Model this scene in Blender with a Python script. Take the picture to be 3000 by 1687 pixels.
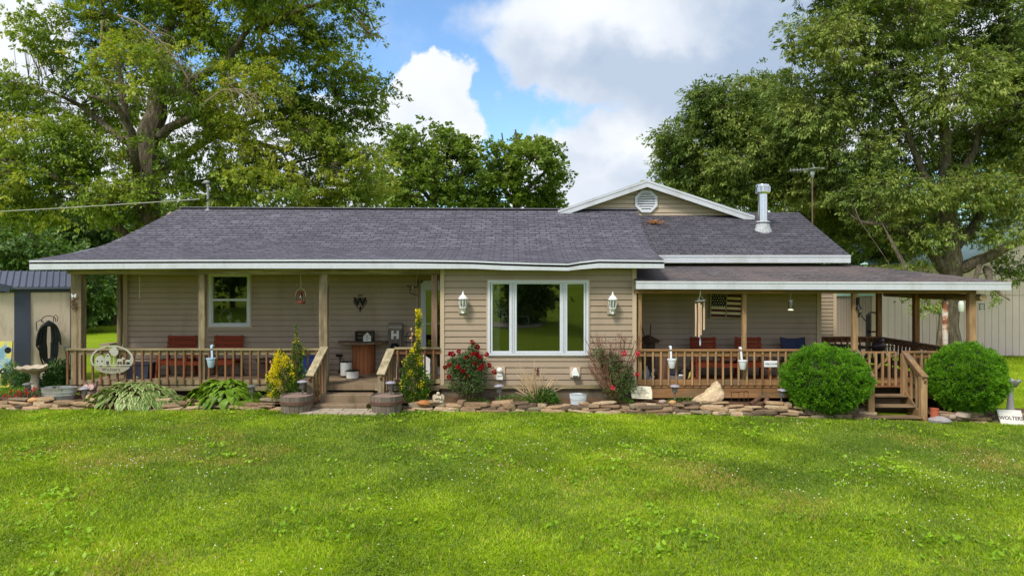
import bpy, math, random
import numpy as np
from mathutils import Vector, Matrix

# ------------------------------------------------------------------ camera, sky, sun, exposure
S = bpy.context.scene
for o in list(bpy.data.objects): bpy.data.objects.remove(o)
COL = S.collection
CAMY, CAMZ, FPX, HOR = -16.67, 3.1, 2000.0, 818.0
cd = bpy.data.cameras.new('camera'); cam = bpy.data.objects.new('camera', cd); COL.objects.link(cam)
cam.location = (0, CAMY, CAMZ); cam.rotation_euler = (math.radians(90), 0, 0)
cd.sensor_width = 36; cd.lens = 24; cd.shift_y = -0.0085; cd.clip_end = 3000; cd.clip_start = 0.1
S.camera = cam
S.render.engine = 'CYCLES'
S.view_settings.view_transform = 'Standard'; S.view_settings.look = 'None'
S.view_settings.gamma = 1; S.view_settings.use_curve_mapping = False
S.view_settings.exposure = 1.2
S.cycles.max_bounces = 8; S.cycles.transparent_max_bounces = 12
SUN_EL, SUN_AZ = 50, 215          # azimuth clockwise from +Y (away from camera)
sd = bpy.data.lights.new('sun', 'SUN'); sd.energy = 1.6; sd.angle = math.radians(14); sd.color = (1, .94, .84)
so = bpy.data.objects.new('sun', sd); COL.objects.link(so)
a, e = math.radians(SUN_AZ), math.radians(SUN_EL)
sdir = Vector((math.sin(a)*math.cos(e), math.cos(a)*math.cos(e), math.sin(e)))
so.rotation_euler = sdir.to_track_quat('Z', 'Y').to_euler(); so.location = sdir*60

def build_world():
    w = bpy.data.worlds.new('World'); S.world = w; w.use_nodes = True
    nt = w.node_tree; N = nt.nodes; L = nt.links; N.clear()
    def node(t, **k):
        n = N.new(t)
        for a_, v in k.items(): setattr(n, a_, v)
        return n
    def put(n, i, v):
        if hasattr(v, 'is_output'): L.new(v, n.inputs[i])
        elif v is not None: n.inputs[i].default_value = v
    def M(op, a_, b_=None, c_=None, clamp=False):
        n = node('ShaderNodeMath', operation=op, use_clamp=clamp)
        put(n, 0, a_); put(n, 1, b_); put(n, 2, c_); return n.outputs[0]
    def V(op, a_, b_=None):
        n = node('ShaderNodeVectorMath', operation=op); put(n, 0, a_); put(n, 1, b_); return n
    def ss(x, lo, hi, t0=0., t1=1.):
        n = node('ShaderNodeMapRange', interpolation_type='SMOOTHSTEP', clamp=True)
        put(n, 0, x); put(n, 1, lo); put(n, 2, hi); put(n, 3, t0); put(n, 4, t1); return n.outputs[0]
    sky = node('ShaderNodeTexSky', sky_type='NISHITA', sun_disc=False)
    sky.sun_elevation = math.radians(SUN_EL); sky.sun_rotation = math.radians(SUN_AZ)
    sky.air_density = 1.0; sky.dust_density = .6; sky.ozone_density = 1.5
    tc = node('ShaderNodeTexCoord'); d = tc.outputs['Generated']
    sx = node('ShaderNodeSeparateXYZ'); put(sx, 0, d)
    yy = M('MAXIMUM', sx.outputs[1], .05)
    u = M('DIVIDE', sx.outputs[0], yy); v = M('DIVIDE', sx.outputs[2], yy)
    cx = node('ShaderNodeCombineXYZ'); put(cx, 0, u); put(cx, 1, v)
    nz = node('ShaderNodeTexNoise'); put(nz, 'Vector', cx.outputs[0]); put(nz, 'Scale', 7.); put(nz, 'Detail', 9.); put(nz, 'Roughness', .58)
    off = V('SCALE', V('SUBTRACT', nz.outputs['Color'], (.5, .5, .5)).outputs[0]); off.inputs['Scale'].default_value = .22
    p = V('ADD', cx.outputs[0], off.outputs[0]).outputs[0]
    def blobs(lst, soft):
        acc = None
        for (px, py, rx, ry) in lst:
            c = ((px-1500)/2000, (818-py)/2000, 0); r = (2000/rx, 2000/ry, 0)
            t = V('LENGTH', V('MULTIPLY', V('SUBTRACT', p, c).outputs[0], r).outputs[0]).outputs['Value']
            m = ss(t, 1+soft, 1-soft)
            acc = m if acc is None else M('MAXIMUM', acc, m)
        return acc
    cl = blobs([(2050, 60, 660, 250), (1750, 170, 330, 130), (2300, 300, 600, 240), (1800, 500, 260, 200), (2050, 560, 420, 200),
                (1640, 560, 160, 150), (1225, 220, 70, 90), (1275, 290, 95, 90), (1160, 370, 150, 120), (1330, 400, 90, 120), (1000, 470, 260, 190), (0, 150, 230, 260), (450, 380, 420, 160),
                (3000, 150, 300, 300), (700, 560, 600, 130)], .16)
    wisp = ss(nz.outputs['Fac'], .5, .8, 0, .22)
    cl = M('MAXIMUM', cl, wisp)
    # general cover away from the photographed part
    n2 = node('ShaderNodeTexNoise'); put(n2, 'Vector', d); put(n2, 'Scale', 2.2); put(n2, 'Detail', 8.); put(n2, 'Roughness', .55)
    gen = ss(n2.outputs['Fac'], .34, .5)
    inside = M('MULTIPLY', ss(sx.outputs[1], .25, .5), ss(v, .85, .6))
    mx = node('ShaderNodeMix', data_type='FLOAT'); put(mx, 0, inside); put(mx, 2, gen); put(mx, 3, cl)
    mask = mx.outputs[0]
    # cloud brightness: grey undersides, bright rims
    dark = blobs([(2080, 230, 480, 150), (1900, 190, 380, 110), (2300, 120, 300, 190)], .7)
    dark2 = blobs([(1880, 585, 300, 70), (1700, 500, 60, 60)], .7)
    n3 = node('ShaderNodeTexNoise'); put(n3, 'Vector', cx.outputs[0]); put(n3, 'Scale', 5.); put(n3, 'Detail', 6.)
    n3.inputs['Distortion'].default_value = .4
    sh = M('ADD', M('MULTIPLY', dark, .85), M('MULTIPLY', dark2, .35))
    sh = M('ADD', sh, ss(n3.outputs['Fac'], .4, .7, 0, .42), clamp=True)
    cc = node('ShaderNodeMix', data_type='RGBA'); put(cc, 0, sh)
    cc.inputs[6].default_value = (.43, .445, .47, 1); cc.inputs[7].default_value = (.20, .25, .325, 1)
    b1 = node('ShaderNodeBackground'); b2 = node('ShaderNodeBackground')
    g = node('ShaderNodeMix', data_type='RGBA', blend_type='MULTIPLY'); put(g, 0, 1.); put(g, 6, sky.outputs[0]); g.inputs[7].default_value = (.82, 1.0, 1.12, 1)
    put(b1, 0, g.outputs[2]); b1.inputs[1].default_value = .092
    put(b2, 0, cc.outputs[2]); b2.inputs[1].default_value = 1.0
    ms = node('ShaderNodeMixShader'); put(ms, 0, mask); put(ms, 1, b1.outputs[0]); put(ms, 2, b2.outputs[0])
    out = node('ShaderNodeOutputWorld'); L.new(ms.outputs[0], out.inputs[0])
build_world()

# ------------------------------------------------------------------ helpers
R = math.radians
def X(px, y=0.): return (px-1500)*(y-CAMY)/FPX
def Z(py, y=0.): return CAMZ+(HOR-py)*(y-CAMY)/FPX
def P(px, py, y=0.): return Vector((X(px, y), y, Z(py, y)))
def lin(c): return tuple((x/12.92 if x <= .04045 else ((x+.055)/1.055)**2.4) for x in [q/255 for q in c])

def gz(x, y):                       # height of the ground
    xs = [-40, -12, -4, 2, 6.5, 9.5, 12, 40]; zs = [.1, .08, .05, 0., -.1, -.2, -.26, -.3]
    z = np.interp(x, xs, zs)
    k = np.clip((np.asarray(y)-2.)/8., 0, 1); z = z*(1-k)
    z = z + np.clip((-19-np.asarray(y))*.09, 0, 7)
    return z

MATS = {}
class NT:
    def __init__(s, name):
        m = bpy.data.materials.new(name); m.use_nodes = True; s.m = m; s.t = m.node_tree; s.N = s.t.nodes; s.L = s.t.links
        s.b = s.N['Principled BSDF']
    def n(s, t, **k):
        n = s.N.new(t)
        for a_, v in k.items(): setattr(n, a_, v)
        return n
    def put(s, n, i, v):
        if hasattr(v, 'is_output'): s.L.new(v, n.inputs[i])
        else: n.inputs[i].default_value = v
    def obj(s, scale=(1, 1, 1)):
        tc = s.n('ShaderNodeTexCoord'); mp = s.n('ShaderNodeMapping'); s.L.new(tc.outputs['Object'], mp.inputs[0]); mp.inputs['Scale'].default_value = scale
        oi = s.n('ShaderNodeObjectInfo'); ml = s.n('ShaderNodeMath', operation='MULTIPLY'); s.L.new(oi.outputs['Random'], ml.inputs[0]); ml.inputs[1].default_value = 37.
        s.L.new(ml.outputs[0], mp.inputs['Location']); return mp.outputs[0]
    def noise(s, vec, scale, detail=4., rough=.55, dist=0.):
        n = s.n('ShaderNodeTexNoise'); s.L.new(vec, n.inputs['Vector']); n.inputs['Scale'].default_value = scale
        n.inputs['Detail'].default_value = detail; n.inputs['Roughness'].default_value = rough; n.inputs['Distortion'].default_value = dist; return n.outputs['Fac']
    def ramp(s, fac, stops):
        r = s.n('ShaderNodeValToRGB'); s.L.new(fac, r.inputs[0]); el = r.color_ramp.elements
        while len(el) < len(stops): el.new(.5)
        for e_, (p_, c_) in zip(el, stops): e_.position = p_; e_.color = (*c_[:3], 1)
        return r.outputs[0]
    def mix(s, fac, a_, b_, mode='MIX'):
        n = s.n('ShaderNodeMix', data_type='RGBA', blend_type=mode)
        for i, v in ((0, fac), (6, a_), (7, b_)):
            if hasattr(v, 'is_output'): s.L.new(v, n.inputs[i])
            else: n.inputs[i].default_value = v if i == 0 else (*v[:3], 1)
        return n.outputs[2]
    def bump(s, h, dist=.01, strength=.5):
        n = s.n('ShaderNodeBump'); s.L.new(h, n.inputs['Height']); n.inputs['Distance'].default_value = dist; n.inputs['Strength'].default_value = strength
        s.L.new(n.outputs[0], s.b.inputs['Normal'])
def sc(c, k): return tuple(min(1., x*k) for x in c[:3])

def paint(name, rgb, rough=.6, var=.15, scale=3., metal=0., bump=.002, stain=None, stainfac=.5, spec=.3, fine=40.):
    """surface with patchy colour and fine grain; rgb is sRGB 0-255"""
    if name in MATS: return MATS[name]
    t = NT(name); c = lin(rgb); v = t.obj()
    f = t.noise(v, scale, 5.)
    col = t.ramp(f, [(.3, sc(c, 1-var)), (.7, sc(c, 1+var))])
    g = t.noise(v, fine, 3.)
    col = t.mix(.25, col, t.ramp(g, [(.3, sc(c, .6)), (.7, sc(c, 1.35))]))
    if stain:
        v2 = t.obj((1, 1, .25)); q = t.noise(v2, scale*1.7, 6., .65)
        m = t.ramp(q, [(.5, (0, 0, 0)), (.68, (stainfac,)*3)])
        col = t.mix(m, col, lin(stain))
    t.put(t.b, 'Base Color', col); t.put(t.b, 'Roughness', rough); t.put(t.b, 'Metallic', metal); t.put(t.b, 'Specular IOR Level', spec)
    t.bump(g, bump, .6); MATS[name] = t.m; return t.m

def wood(name, c1, c2, axis='z', knots=True, rough=.8, c3=None, k3=.5):
    """grain running along axis; c3 = weather patches"""
    if name in MATS: return MATS[name]
    t = NT(name); s3 = [13., 13., 13.]; s3['xyz'.index(axis)] = 1.3
    v = t.obj(tuple(s3)); f = t.noise(v, 1., 6., .65, .6)
    col = t.ramp(f, [(.3, sc(lin(c2), .7)), (.48, sc([(a_+b_)/2 for a_, b_ in zip(lin(c1), lin(c2))], 1.)), (.66, sc(lin(c1), 1.08))])
    v2 = t.obj(tuple([max(.5, q*.09) for q in s3])); g = t.noise(v2, 1.5, 4.)
    col = t.mix(.35, col, t.ramp(g, [(.3, sc(lin(c2), .8)), (.7, sc(lin(c1), 1.1))]))
    if c3:
        q = t.noise(t.obj(tuple([max(.6, q*.14) for q in s3])), 1.6, 5., .6)
        col = t.mix(t.ramp(q, [(.48, (0, 0, 0)), (.62, (k3,)*3)]), col, lin(c3))
    t.put(t.b, 'Base Color', col); t.put(t.b, 'Roughness', rough); t.put(t.b, 'Specular IOR Level', .2); t.bump(f, .004, .7)
    MATS[name] = t.m; return t.m

def leafmat(name, cols, trans=.35, patch=.6, rough=.5, backdark=.0):
    """leaf colours vary from leaf to leaf and from bough to bough"""
    if name in MATS: return MATS[name]
    t = NT(name); ge = t.n('ShaderNodeNewGeometry'); v = t.obj()
    n = len(cols); f = t.noise(v, patch, 3.)
    add = t.n('ShaderNodeMath', operation='ADD', use_clamp=True)
    m1 = t.n('ShaderNodeMath', operation='MULTIPLY'); t.L.new(ge.outputs['Random Per Island'], m1.inputs[0]); m1.inputs[1].default_value = .55
    m2 = t.n('ShaderNodeMath', operation='MULTIPLY_ADD'); t.L.new(f, m2.inputs[0]); m2.inputs[1].default_value = 1.6; m2.inputs[2].default_value = -.58
    t.L.new(m1.outputs[0], add.inputs[0]); t.L.new(m2.outputs[0], add.inputs[1])
    col = t.ramp(add.outputs[0], [((i+.0)/(n-1), lin(c)) for i, c in enumerate(cols)])
    t.put(t.b, 'Base Color', col); t.put(t.b, 'Roughness', rough); t.put(t.b, 'Specular IOR Level', .35)
    tr = t.n('ShaderNodeBsdfTranslucent'); tcx = t.mix(1., col, (1.1, 1.0, .5), 'MULTIPLY'); t.L.new(tcx, tr.inputs[0])
    ms = t.n('ShaderNodeMixShader'); ms.inputs[0].default_value = trans
    t.L.new(t.b.outputs[0], ms.inputs[1]); t.L.new(tr.outputs[0], ms.inputs[2])
    t.L.new(ms.outputs[0], t.N['Material Output'].inputs[0]); MATS[name] = t.m; return t.m

def glass(name, tint=(.5, .55, .5), refl=.2, trans=True):
    if name in MATS: return MATS[name]
    t = NT(name); a_ = t.n('ShaderNodeBsdfTransparent'); a_.inputs[0].default_value = (*tint, 1)
    g = t.n('ShaderNodeBsdfGlossy'); g.inputs['Roughness'].default_value = .015
    tc = t.obj(); n = t.noise(tc, 1.2, 2.); bp = t.n('ShaderNodeBump'); t.L.new(n, bp.inputs['Height']); bp.inputs['Distance'].default_value = .003; bp.inputs['Strength'].default_value = .35
    t.L.new(bp.outputs[0], g.inputs['Normal'])
    fr = t.n('ShaderNodeFresnel'); fr.inputs[0].default_value = 1.5
    ad = t.n('ShaderNodeMath', operation='ADD', use_clamp=True); t.L.new(fr.outputs[0], ad.inputs[0]); ad.inputs[1].default_value = refl
    ms = t.n('ShaderNodeMixShader'); t.L.new(ad.outputs[0], ms.inputs[0]); t.L.new(a_.outputs[0], ms.inputs[1]); t.L.new(g.outputs[0], ms.inputs[2])
    t.L.new(ms.outputs[0], t.N['Material Output'].inputs[0]); MATS[name] = t.m; return t.m

class MB:
    """collects polygons; build() links them as ONE mesh object"""
    def __init__(s): s.v = []; s.f = []; s.mi = []; s.uv = {}; s.m = 0
    def add(s, vs, fs):
        k = len(s.v); s.v += [tuple(q) for q in vs]
        for f in fs: s.f.append([i+k for i in f]); s.mi.append(s.m)
    def box(s, x0, x1, y0, y1, z0, z1, mat=None):
        vs = [(x, y, z) for z in (z0, z1) for y in (y0, y1) for x in (x0, x1)]
        if mat is not None: vs = [mat @ Vector(q) for q in vs]
        s.add(vs, [(0, 2, 3, 1), (4, 5, 7, 6), (0, 1, 5, 4), (2, 6, 7, 3), (0, 4, 6, 2), (1, 3, 7, 5)]); return s
    def bar(s, a_, b_, w, h, up=(0, 0, 1)):
        """beam of width w, height h from a to b"""
        a_, b_ = Vector(a_), Vector(b_); d = b_-a_; L = d.length; d.normalize(); up = Vector(up)
        sx = d.cross(up)
        if sx.length < 1e-4: sx = d.cross(Vector((0, 1, 0)))
        sx.normalize(); u = sx.cross(d)
        m = Matrix(((sx.x, d.x, u.x, a_.x), (sx.y, d.y, u.y, a_.y), (sx.z, d.z, u.z, a_.z), (0, 0, 0, 1)))
        return s.box(-w/2, w/2, 0, L, -h/2, h/2, m)
    def tube(s, pts, r, n=6, cap=True):
        pts = [Vector(q) for q in pts]; m = len(pts); rs = r if isinstance(r, (list, tuple)) else [r]*m
        vs = []; pu = None
        for i, q in enumerate(pts):
            d = (pts[min(i+1, m-1)]-pts[max(i-1, 0)]); d = d.normalized() if d.length > 1e-9 else Vector((0, 0, 1))
            if pu is None: pu = d.cross(Vector((.3, .9, .2))).normalized()
            pu = (pu-d*pu.dot(d)).normalized(); w = d.cross(pu)
            for k in range(n):
                t = 2*math.pi*k/n; vs.append(q+(pu*math.cos(t)+w*math.sin(t))*rs[i])
        fs = [(i*n+k, i*n+(k+1) % n, (i+1)*n+(k+1) % n, (i+1)*n+k) for i in range(m-1) for k in range(n)]
        if cap: fs += [tuple(range(n))[::-1], tuple(range((m-1)*n, m*n))]
        s.add(vs, fs); return s
    def lathe(s, prof, c=(0, 0, 0), n=20, sx=1., sy=1., wav=None):
        vs = []
        for j, (r, z) in enumerate(prof):
            for k in range(n):
                t = 2*math.pi*k/n; rr = r*(1+(wav[1]*math.cos(wav[0]*t) if wav and r > wav[2] else 0)); dz = (wav[3]*math.cos(wav[0]*t) if wav and r > wav[2] else 0)
                vs.append((c[0]+rr*math.cos(t)*sx, c[1]+rr*math.sin(t)*sy, c[2]+z+dz))
        m = len(prof)
        fs = [(i*n+k, i*n+(k+1) % n, (i+1)*n+(k+1) % n, (i+1)*n+k) for i in range(m-1) for k in range(n)]
        if prof[0][0] > 1e-5: fs.append(tuple(range(n))[::-1])
        if prof[-1][0] > 1e-5: fs.append(tuple(range((m-1)*n, m*n)))
        s.add(vs, fs); return s
    def prism(s, poly, a0, a1, axis='y'):
        """polygon (2-D) extruded along axis: y -> (x,z) polygon, z -> (x,y), x -> (y,z)"""
        n = len(poly); vs = []
        for t in (a0, a1):
            for (p_, q_) in poly: vs.append({'y': (p_, t, q_), 'z': (p_, q_, t), 'x': (t, p_, q_)}[axis])
        ar = sum(poly[i][0]*poly[(i+1) % n][1]-poly[(i+1) % n][0]*poly[i][1] for i in range(n))
        fs = [tuple(range(n)), tuple(range(n, 2*n))[::-1]]+[(i, i+n, (i+1) % n+n, (i+1) % n) for i in range(n)]
        s.add(vs, fs); return s
    def ball(s, c, r, sub=2, sc3=(1, 1, 1), jit=0., seed=0, freq=2.):
        n, m = 6*sub, 4*sub; rng = random.Random(seed); ph = [rng.uniform(0, 6) for _ in range(9)]
        vs = []
        for j in range(m+1):
            th = math.pi*j/m
            for k in range(n):
                t = 2*math.pi*k/n; d = Vector((math.sin(th)*math.cos(t), math.sin(th)*math.sin(t), math.cos(th)))
                q = 1+jit*(math.sin(freq*d.x*2+ph[0])*math.cos(freq*d.y*2+ph[1])+.6*math.sin(freq*d.z*3+ph[2]+freq*d.x)+.4*math.sin(freq*4*d.y+ph[3])*math.sin(freq*4*d.x+ph[4]))
                vs.append((c[0]+d.x*r*sc3[0]*q, c[1]+d.y*r*sc3[1]*q, c[2]+d.z*r*sc3[2]*q))
        fs = [(i*n+k, (i+1)*n+k, (i+1)*n+(k+1) % n, i*n+(k+1) % n) for i in range(m) for k in range(n)]
        s.add(vs, fs); return s
    def mesh(s, name):
        me = bpy.data.meshes.new(name); me.from_pydata(s.v, [], s.f); me.validate(); return me
    def build(s, name, mats, parent=None, smooth=False, loc=None, rot=None, bevel=0., recalc=True):
        me = bpy.data.meshes.new(name); me.from_pydata(s.v, [], s.f)
        if not isinstance(mats, (list, tuple)): mats = [mats]
        for m in mats: me.materials.append(m)
        if len(mats) > 1: me.polygons.foreach_set('material_index', s.mi)
        if smooth: me.polygons.foreach_set('use_smooth', [True]*len(me.polygons))
        if recalc:
            import bmesh
            bm = bmesh.new(); bm.from_mesh(me)
            if smooth == 'auto' or smooth: bmesh.ops.remove_doubles(bm, verts=bm.verts, dist=1e-5)
            bmesh.ops.recalc_face_normals(bm, faces=bm.faces); bm.to_mesh(me); bm.free()
        o = bpy.data.objects.new(name, me); COL.objects.link(o)
        if parent is not None: o.parent = parent
        if loc is not None: o.location = loc
        if rot is not None: o.rotation_euler = rot
        if smooth:
            try: me.set_sharp_from_angle(angle=R(40))
            except Exception: pass
        if bevel > 0:
            b = o.modifiers.new('bevel', 'BEVEL'); b.width = bevel; b.segments = 1; b.limit_method = 'ANGLE'
        return o

def thing(name, label, cat, loc=(0, 0, 0), rotz=0., group=None):
    o = bpy.data.objects.new(name, None); COL.objects.link(o); o.location = loc; o.rotation_euler = (0, 0, rotz)
    o.empty_display_size = .1; o['label'] = label; o['category'] = cat
    if group: o['group'] = group
    return o
def tag(o, label, cat, group=None):
    o['label'] = label; o['category'] = cat
    if group: o['group'] = group
    return o
def kind(o, k, label=None, cat=None):
    o['kind'] = k
    if label: o['label'] = label
    if cat: o['category'] = cat
    return o
def dup(root, loc=None, rotz=None, label=None, group=None):
    def rec(o, par):
        c = o.copy(); COL.objects.link(c)
        if par is not None: c.parent = par
        for ch in [q for q in bpy.data.objects if q.parent == o]: rec(ch, c)
        return c
    r = rec(root, None)
    if loc is not None: r.location = loc
    if rotz is not None: r.rotation_euler = (0, 0, rotz)
    if label: r['label'] = label
    if group: r['group'] = group
    return r

def npmesh(name, verts, nper, mats, parent=None, mi=None, loc=None, smooth=False, faces=None):
    """mesh of equal polygons, nper corners each, from a numpy vertex array (or with a face index array)"""
    verts = np.asarray(verts, dtype=np.float32).reshape(-1, 3); me = bpy.data.meshes.new(name)
    if faces is None: faces = np.arange(len(verts), dtype=np.int32).reshape(-1, nper)
    faces = np.asarray(faces, dtype=np.int32); nf = len(faces)
    me.vertices.add(len(verts)); me.vertices.foreach_set('co', verts.ravel())
    me.loops.add(nf*nper); me.loops.foreach_set('vertex_index', faces.ravel())
    me.polygons.add(nf); me.polygons.foreach_set('loop_start', np.arange(nf, dtype=np.int32)*nper)
    try: me.polygons.foreach_set('loop_total', np.full(nf, nper, dtype=np.int32))
    except Exception: pass
    if not isinstance(mats, (list, tuple)): mats = [mats]
    for m in mats: me.materials.append(m)
    if mi is not None: me.polygons.foreach_set('material_index', np.asarray(mi, dtype=np.int32))
    if smooth: me.polygons.foreach_set('use_smooth', np.ones(nf, dtype=bool))
    me.update(calc_edges=True)
    o = bpy.data.objects.new(name, me); COL.objects.link(o)
    if parent is not None: o.parent = parent
    if loc is not None: o.location = loc
    return o

def nrm(a_): return a_/np.maximum(np.linalg.norm(a_, axis=1, keepdims=True), 1e-9)
def leafquads(pos, dr, nr, L, W, wide=.5, fold=0.):
    """four-cornered leaves: stalk end, two sides, tip"""
    dr = nrm(dr); sd_ = nrm(np.cross(dr, nr)); L = np.asarray(L).reshape(-1, 1); W = np.asarray(W).reshape(-1, 1)
    n2 = np.cross(sd_, dr)
    a_ = pos; m_ = pos+dr*L*wide+n2*L*fold; b_ = m_+sd_*W*.5; c_ = pos+dr*L; d_ = m_-sd_*W*.5
    return np.stack([a_, b_, c_, d_], 1)

def text_mesh(txt, size, depth=.004, align='CENTER', spacing=1., line=1., bold=0.):
    c = bpy.data.curves.new('txt', 'FONT'); c.body = txt; c.size = size; c.extrude = depth; c.align_x = align; c.align_y = 'CENTER'; c.space_character = spacing
    c.space_line = line; c.offset = bold; c.resolution_u = 3
    o = bpy.data.objects.new('txt', c); COL.objects.link(o); bpy.context.view_layer.update()
    me = bpy.data.meshes.new_from_object(o.evaluated_get(bpy.context.evaluated_depsgraph_get()))
    bpy.data.objects.remove(o); return me
def text(txt, name, size, m, parent=None, loc=(0, 0, 0), rot=(R(90), 0, 0), **k):
    me = text_mesh(txt, size, **k); me.materials.append(m); o = bpy.data.objects.new(name, me); COL.objects.link(o)
    o.parent = parent; o.location = loc; o.rotation_euler = rot; return o
# ------------------------------------------------------------------ materials
vinyl = paint('tan vinyl siding', (162, 144, 125), .55, .06, .8, bump=.0008, fine=60., stain=(138, 120, 100), stainfac=.35)
vinyl_b = paint('brownish porch siding', (166, 148, 132), .6, .07, .9, bump=.0008, fine=60., stain=(128, 114, 100), stainfac=.4)
trim_m = paint('tan corner trim', (190, 170, 146), .5, .05, 1.5)
white = paint('white vinyl', (204, 208, 217), .4, .03, 2., bump=.0005)
fasc = paint('white painted fascia', (196, 200, 210), .55, .05, 1.2, stain=(150, 150, 140), stainfac=.35, bump=.001)
conc = paint('stained concrete', (132, 114, 92), .9, .18, 2.5, stain=(84, 72, 52), stainfac=.7, bump=.004)
block = paint('foundation block', (112, 100, 84), .95, .2, 2.2, stain=(60, 55, 42), stainfac=.7, bump=.006)
soffit = paint('soffit', (146, 132, 110), .8, .08, 1.)
darkin = paint('dim room', (158, 148, 134), .9, .1, 1.)
gw_z = wood('weathered grey wood upright', (172, 156, 128), (96, 80, 60), 'z', c3=(100, 88, 70), k3=.75)
gw_x = wood('weathered grey wood level', (172, 158, 126), (104, 88, 64), 'x', c3=(104, 98, 72), k3=.7)
gw_y = wood('weathered grey wood sloping', (188, 176, 146), (120, 106, 80), 'y', c3=(110, 104, 78), k3=.4)
rw_x = wood('red brown stained wood level', (138, 94, 66), (90, 58, 40), 'x')
rw_z = wood('red brown baluster wood', (150, 106, 76), (92, 62, 44), 'z', c3=(120, 112, 70), k3=.6)
ow_z = wood('honey stained wood upright', (184, 150, 110), (122, 92, 62), 'z', c3=(122, 110, 86), k3=.65)
ow_x = wood('honey stained wood level', (164, 124, 84), (112, 80, 52), 'x', c3=(112, 98, 74), k3=.75)
ow_y = wood('honey stained wood sloping', (152, 122, 90), (100, 76, 54), 'y', c3=(120, 112, 100), k3=.8)
deckm = wood('stained deck boards', (158, 106, 72), (104, 66, 44), 'x')
benchm = wood('red bench wood', (146, 66, 42), (98, 40, 26), 'x')
black = paint('black iron', (26, 26, 28), .5, .2, 5., metal=.3)
galv = paint('galvanised steel', (168, 172, 172), .42, .12, 4., metal=.55, stain=(120, 116, 104), stainfac=.5)
chrome = paint('shiny pipe steel', (215, 218, 222), .12, .05, 4., metal=1., bump=.0004)
rust = paint('rusty iron', (98, 56, 40), .8, .35, 9., metal=.2, stain=(70, 40, 28))
soil = paint('bed soil', (96, 74, 54), 1., .3, 3., bump=.02, fine=30.)
glass_c = glass('window glass', (.8, .84, .8), .07)
glass_l = glass('lamp glass', (.85, .88, .88), .06)

def shingle(name, c, dk, brown=None):
    t = NT(name); uv = t.n('ShaderNodeUVMap'); v = uv.outputs[0]
    br = t.n('ShaderNodeTexBrick'); t.L.new(v, br.inputs['Vector'])
    br.offset = .37; br.offset_frequency = 2; br.squash = 1.
    for k, val in (('Scale', 1.), ('Mortar Size', .016), ('Mortar Smooth', .3), ('Bias', 0.), ('Brick Width', .31), ('Row Height', .17)): br.inputs[k].default_value = val
    a_ = lin(c); br.inputs['Color1'].default_value = (*sc(a_, .72), 1); br.inputs['Color2'].default_value = (*sc(a_, 1.22), 1); br.inputs['Mortar'].default_value = (*lin(dk), 1)
    col = br.outputs['Color']
    n1 = t.noise(v, .55, 5., .6); n2 = t.noise(v, 26., 3.)
    col = t.mix(1., col, t.ramp(n1, [(.3, (.78, .78, .78)), (.7, (1.18, 1.12, 1.1) if brown else (1.15, 1.15, 1.15))]), 'MULTIPLY')
    sq = t.n('ShaderNodeSeparateXYZ'); t.L.new(v, sq.inputs[0]); dq = t.n('ShaderNodeMath', operation='DIVIDE'); t.L.new(sq.outputs[1], dq.inputs[0]); dq.inputs[1].default_value = .17
    fq = t.n('ShaderNodeMath', operation='FRACT'); t.L.new(dq.outputs[0], fq.inputs[0])
    mp = t.n('ShaderNodeMapping'); t.L.new(v, mp.inputs[0]); mp.inputs['Scale'].default_value = (3.1, 7.2, 1); nq = t.noise(mp.outputs[0], 1., 3., .7)
    th = t.n('ShaderNodeMath', operation='MULTIPLY_ADD'); t.L.new(nq, th.inputs[0]); th.inputs[1].default_value = 2.3; th.inputs[2].default_value = -.82
    lt = t.n('ShaderNodeMath', operation='LESS_THAN'); t.L.new(fq.outputs[0], lt.inputs[0]); t.L.new(th.outputs[0], lt.inputs[1])
    lm = t.n('ShaderNodeMath', operation='MULTIPLY'); t.L.new(lt.outputs[0], lm.inputs[0]); lm.inputs[1].default_value = .85
    col = t.mix(lm.outputs[0], col, lin(dk))
    ms_ = t.n('ShaderNodeMapping'); t.L.new(v, ms_.inputs[0]); ms_.inputs['Scale'].default_value = (.8, 4.5, 1); col = t.mix(1., col, t.ramp(t.noise(ms_.outputs[0], 1., 5., .7, .6), [(.32, (.6, .6, .61)), (.5, (1., 1., 1.)), (.68, (1.4, 1.38, 1.38))]), 'MULTIPLY')
    if brown:
        n4 = t.noise(v, .8, 5.); col = t.mix(t.ramp(n4, [(.4, (0, 0, 0)), (.65, (.6,)*3)]), col, lin(brown))
    col = t.mix(.3, col, t.ramp(n2, [(.25, sc(a_, .4)), (.75, sc(a_, 1.7))]))
    t.put(t.b, 'Base Color', col); t.put(t.b, 'Roughness', .92); t.put(t.b, 'Specular IOR Level', .25)
    # each course thickens toward its lower edge
    sp = t.n('ShaderNodeSeparateXYZ'); t.L.new(v, sp.inputs[0]); dv = t.n('ShaderNodeMath', operation='DIVIDE'); t.L.new(sp.outputs[1], dv.inputs[0]); dv.inputs[1].default_value = .17
    fr = t.n('ShaderNodeMath', operation='FRACT'); t.L.new(dv.outputs[0], fr.inputs[0])
    iv = t.n('ShaderNodeMath', operation='SUBTRACT'); iv.inputs[0].default_value = 1.; t.L.new(fr.outputs[0], iv.inputs[1])
    ad = t.n('ShaderNodeMath', operation='MULTIPLY_ADD'); t.L.new(n2, ad.inputs[0]); ad.inputs[1].default_value = .35; t.L.new(iv.outputs[0], ad.inputs[2])
    t.bump(ad.outputs[0], .012, .8); return t.m
sh_main = shingle('charcoal shingles', (97, 95, 106), (14, 14, 18))
sh_right = shingle('larger charcoal shingles', (84, 82, 91), (10, 10, 12))
sh_porch = shingle('brown worn shingles', (98, 93, 96), (16, 14, 16), brown=(112, 96, 90))

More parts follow.
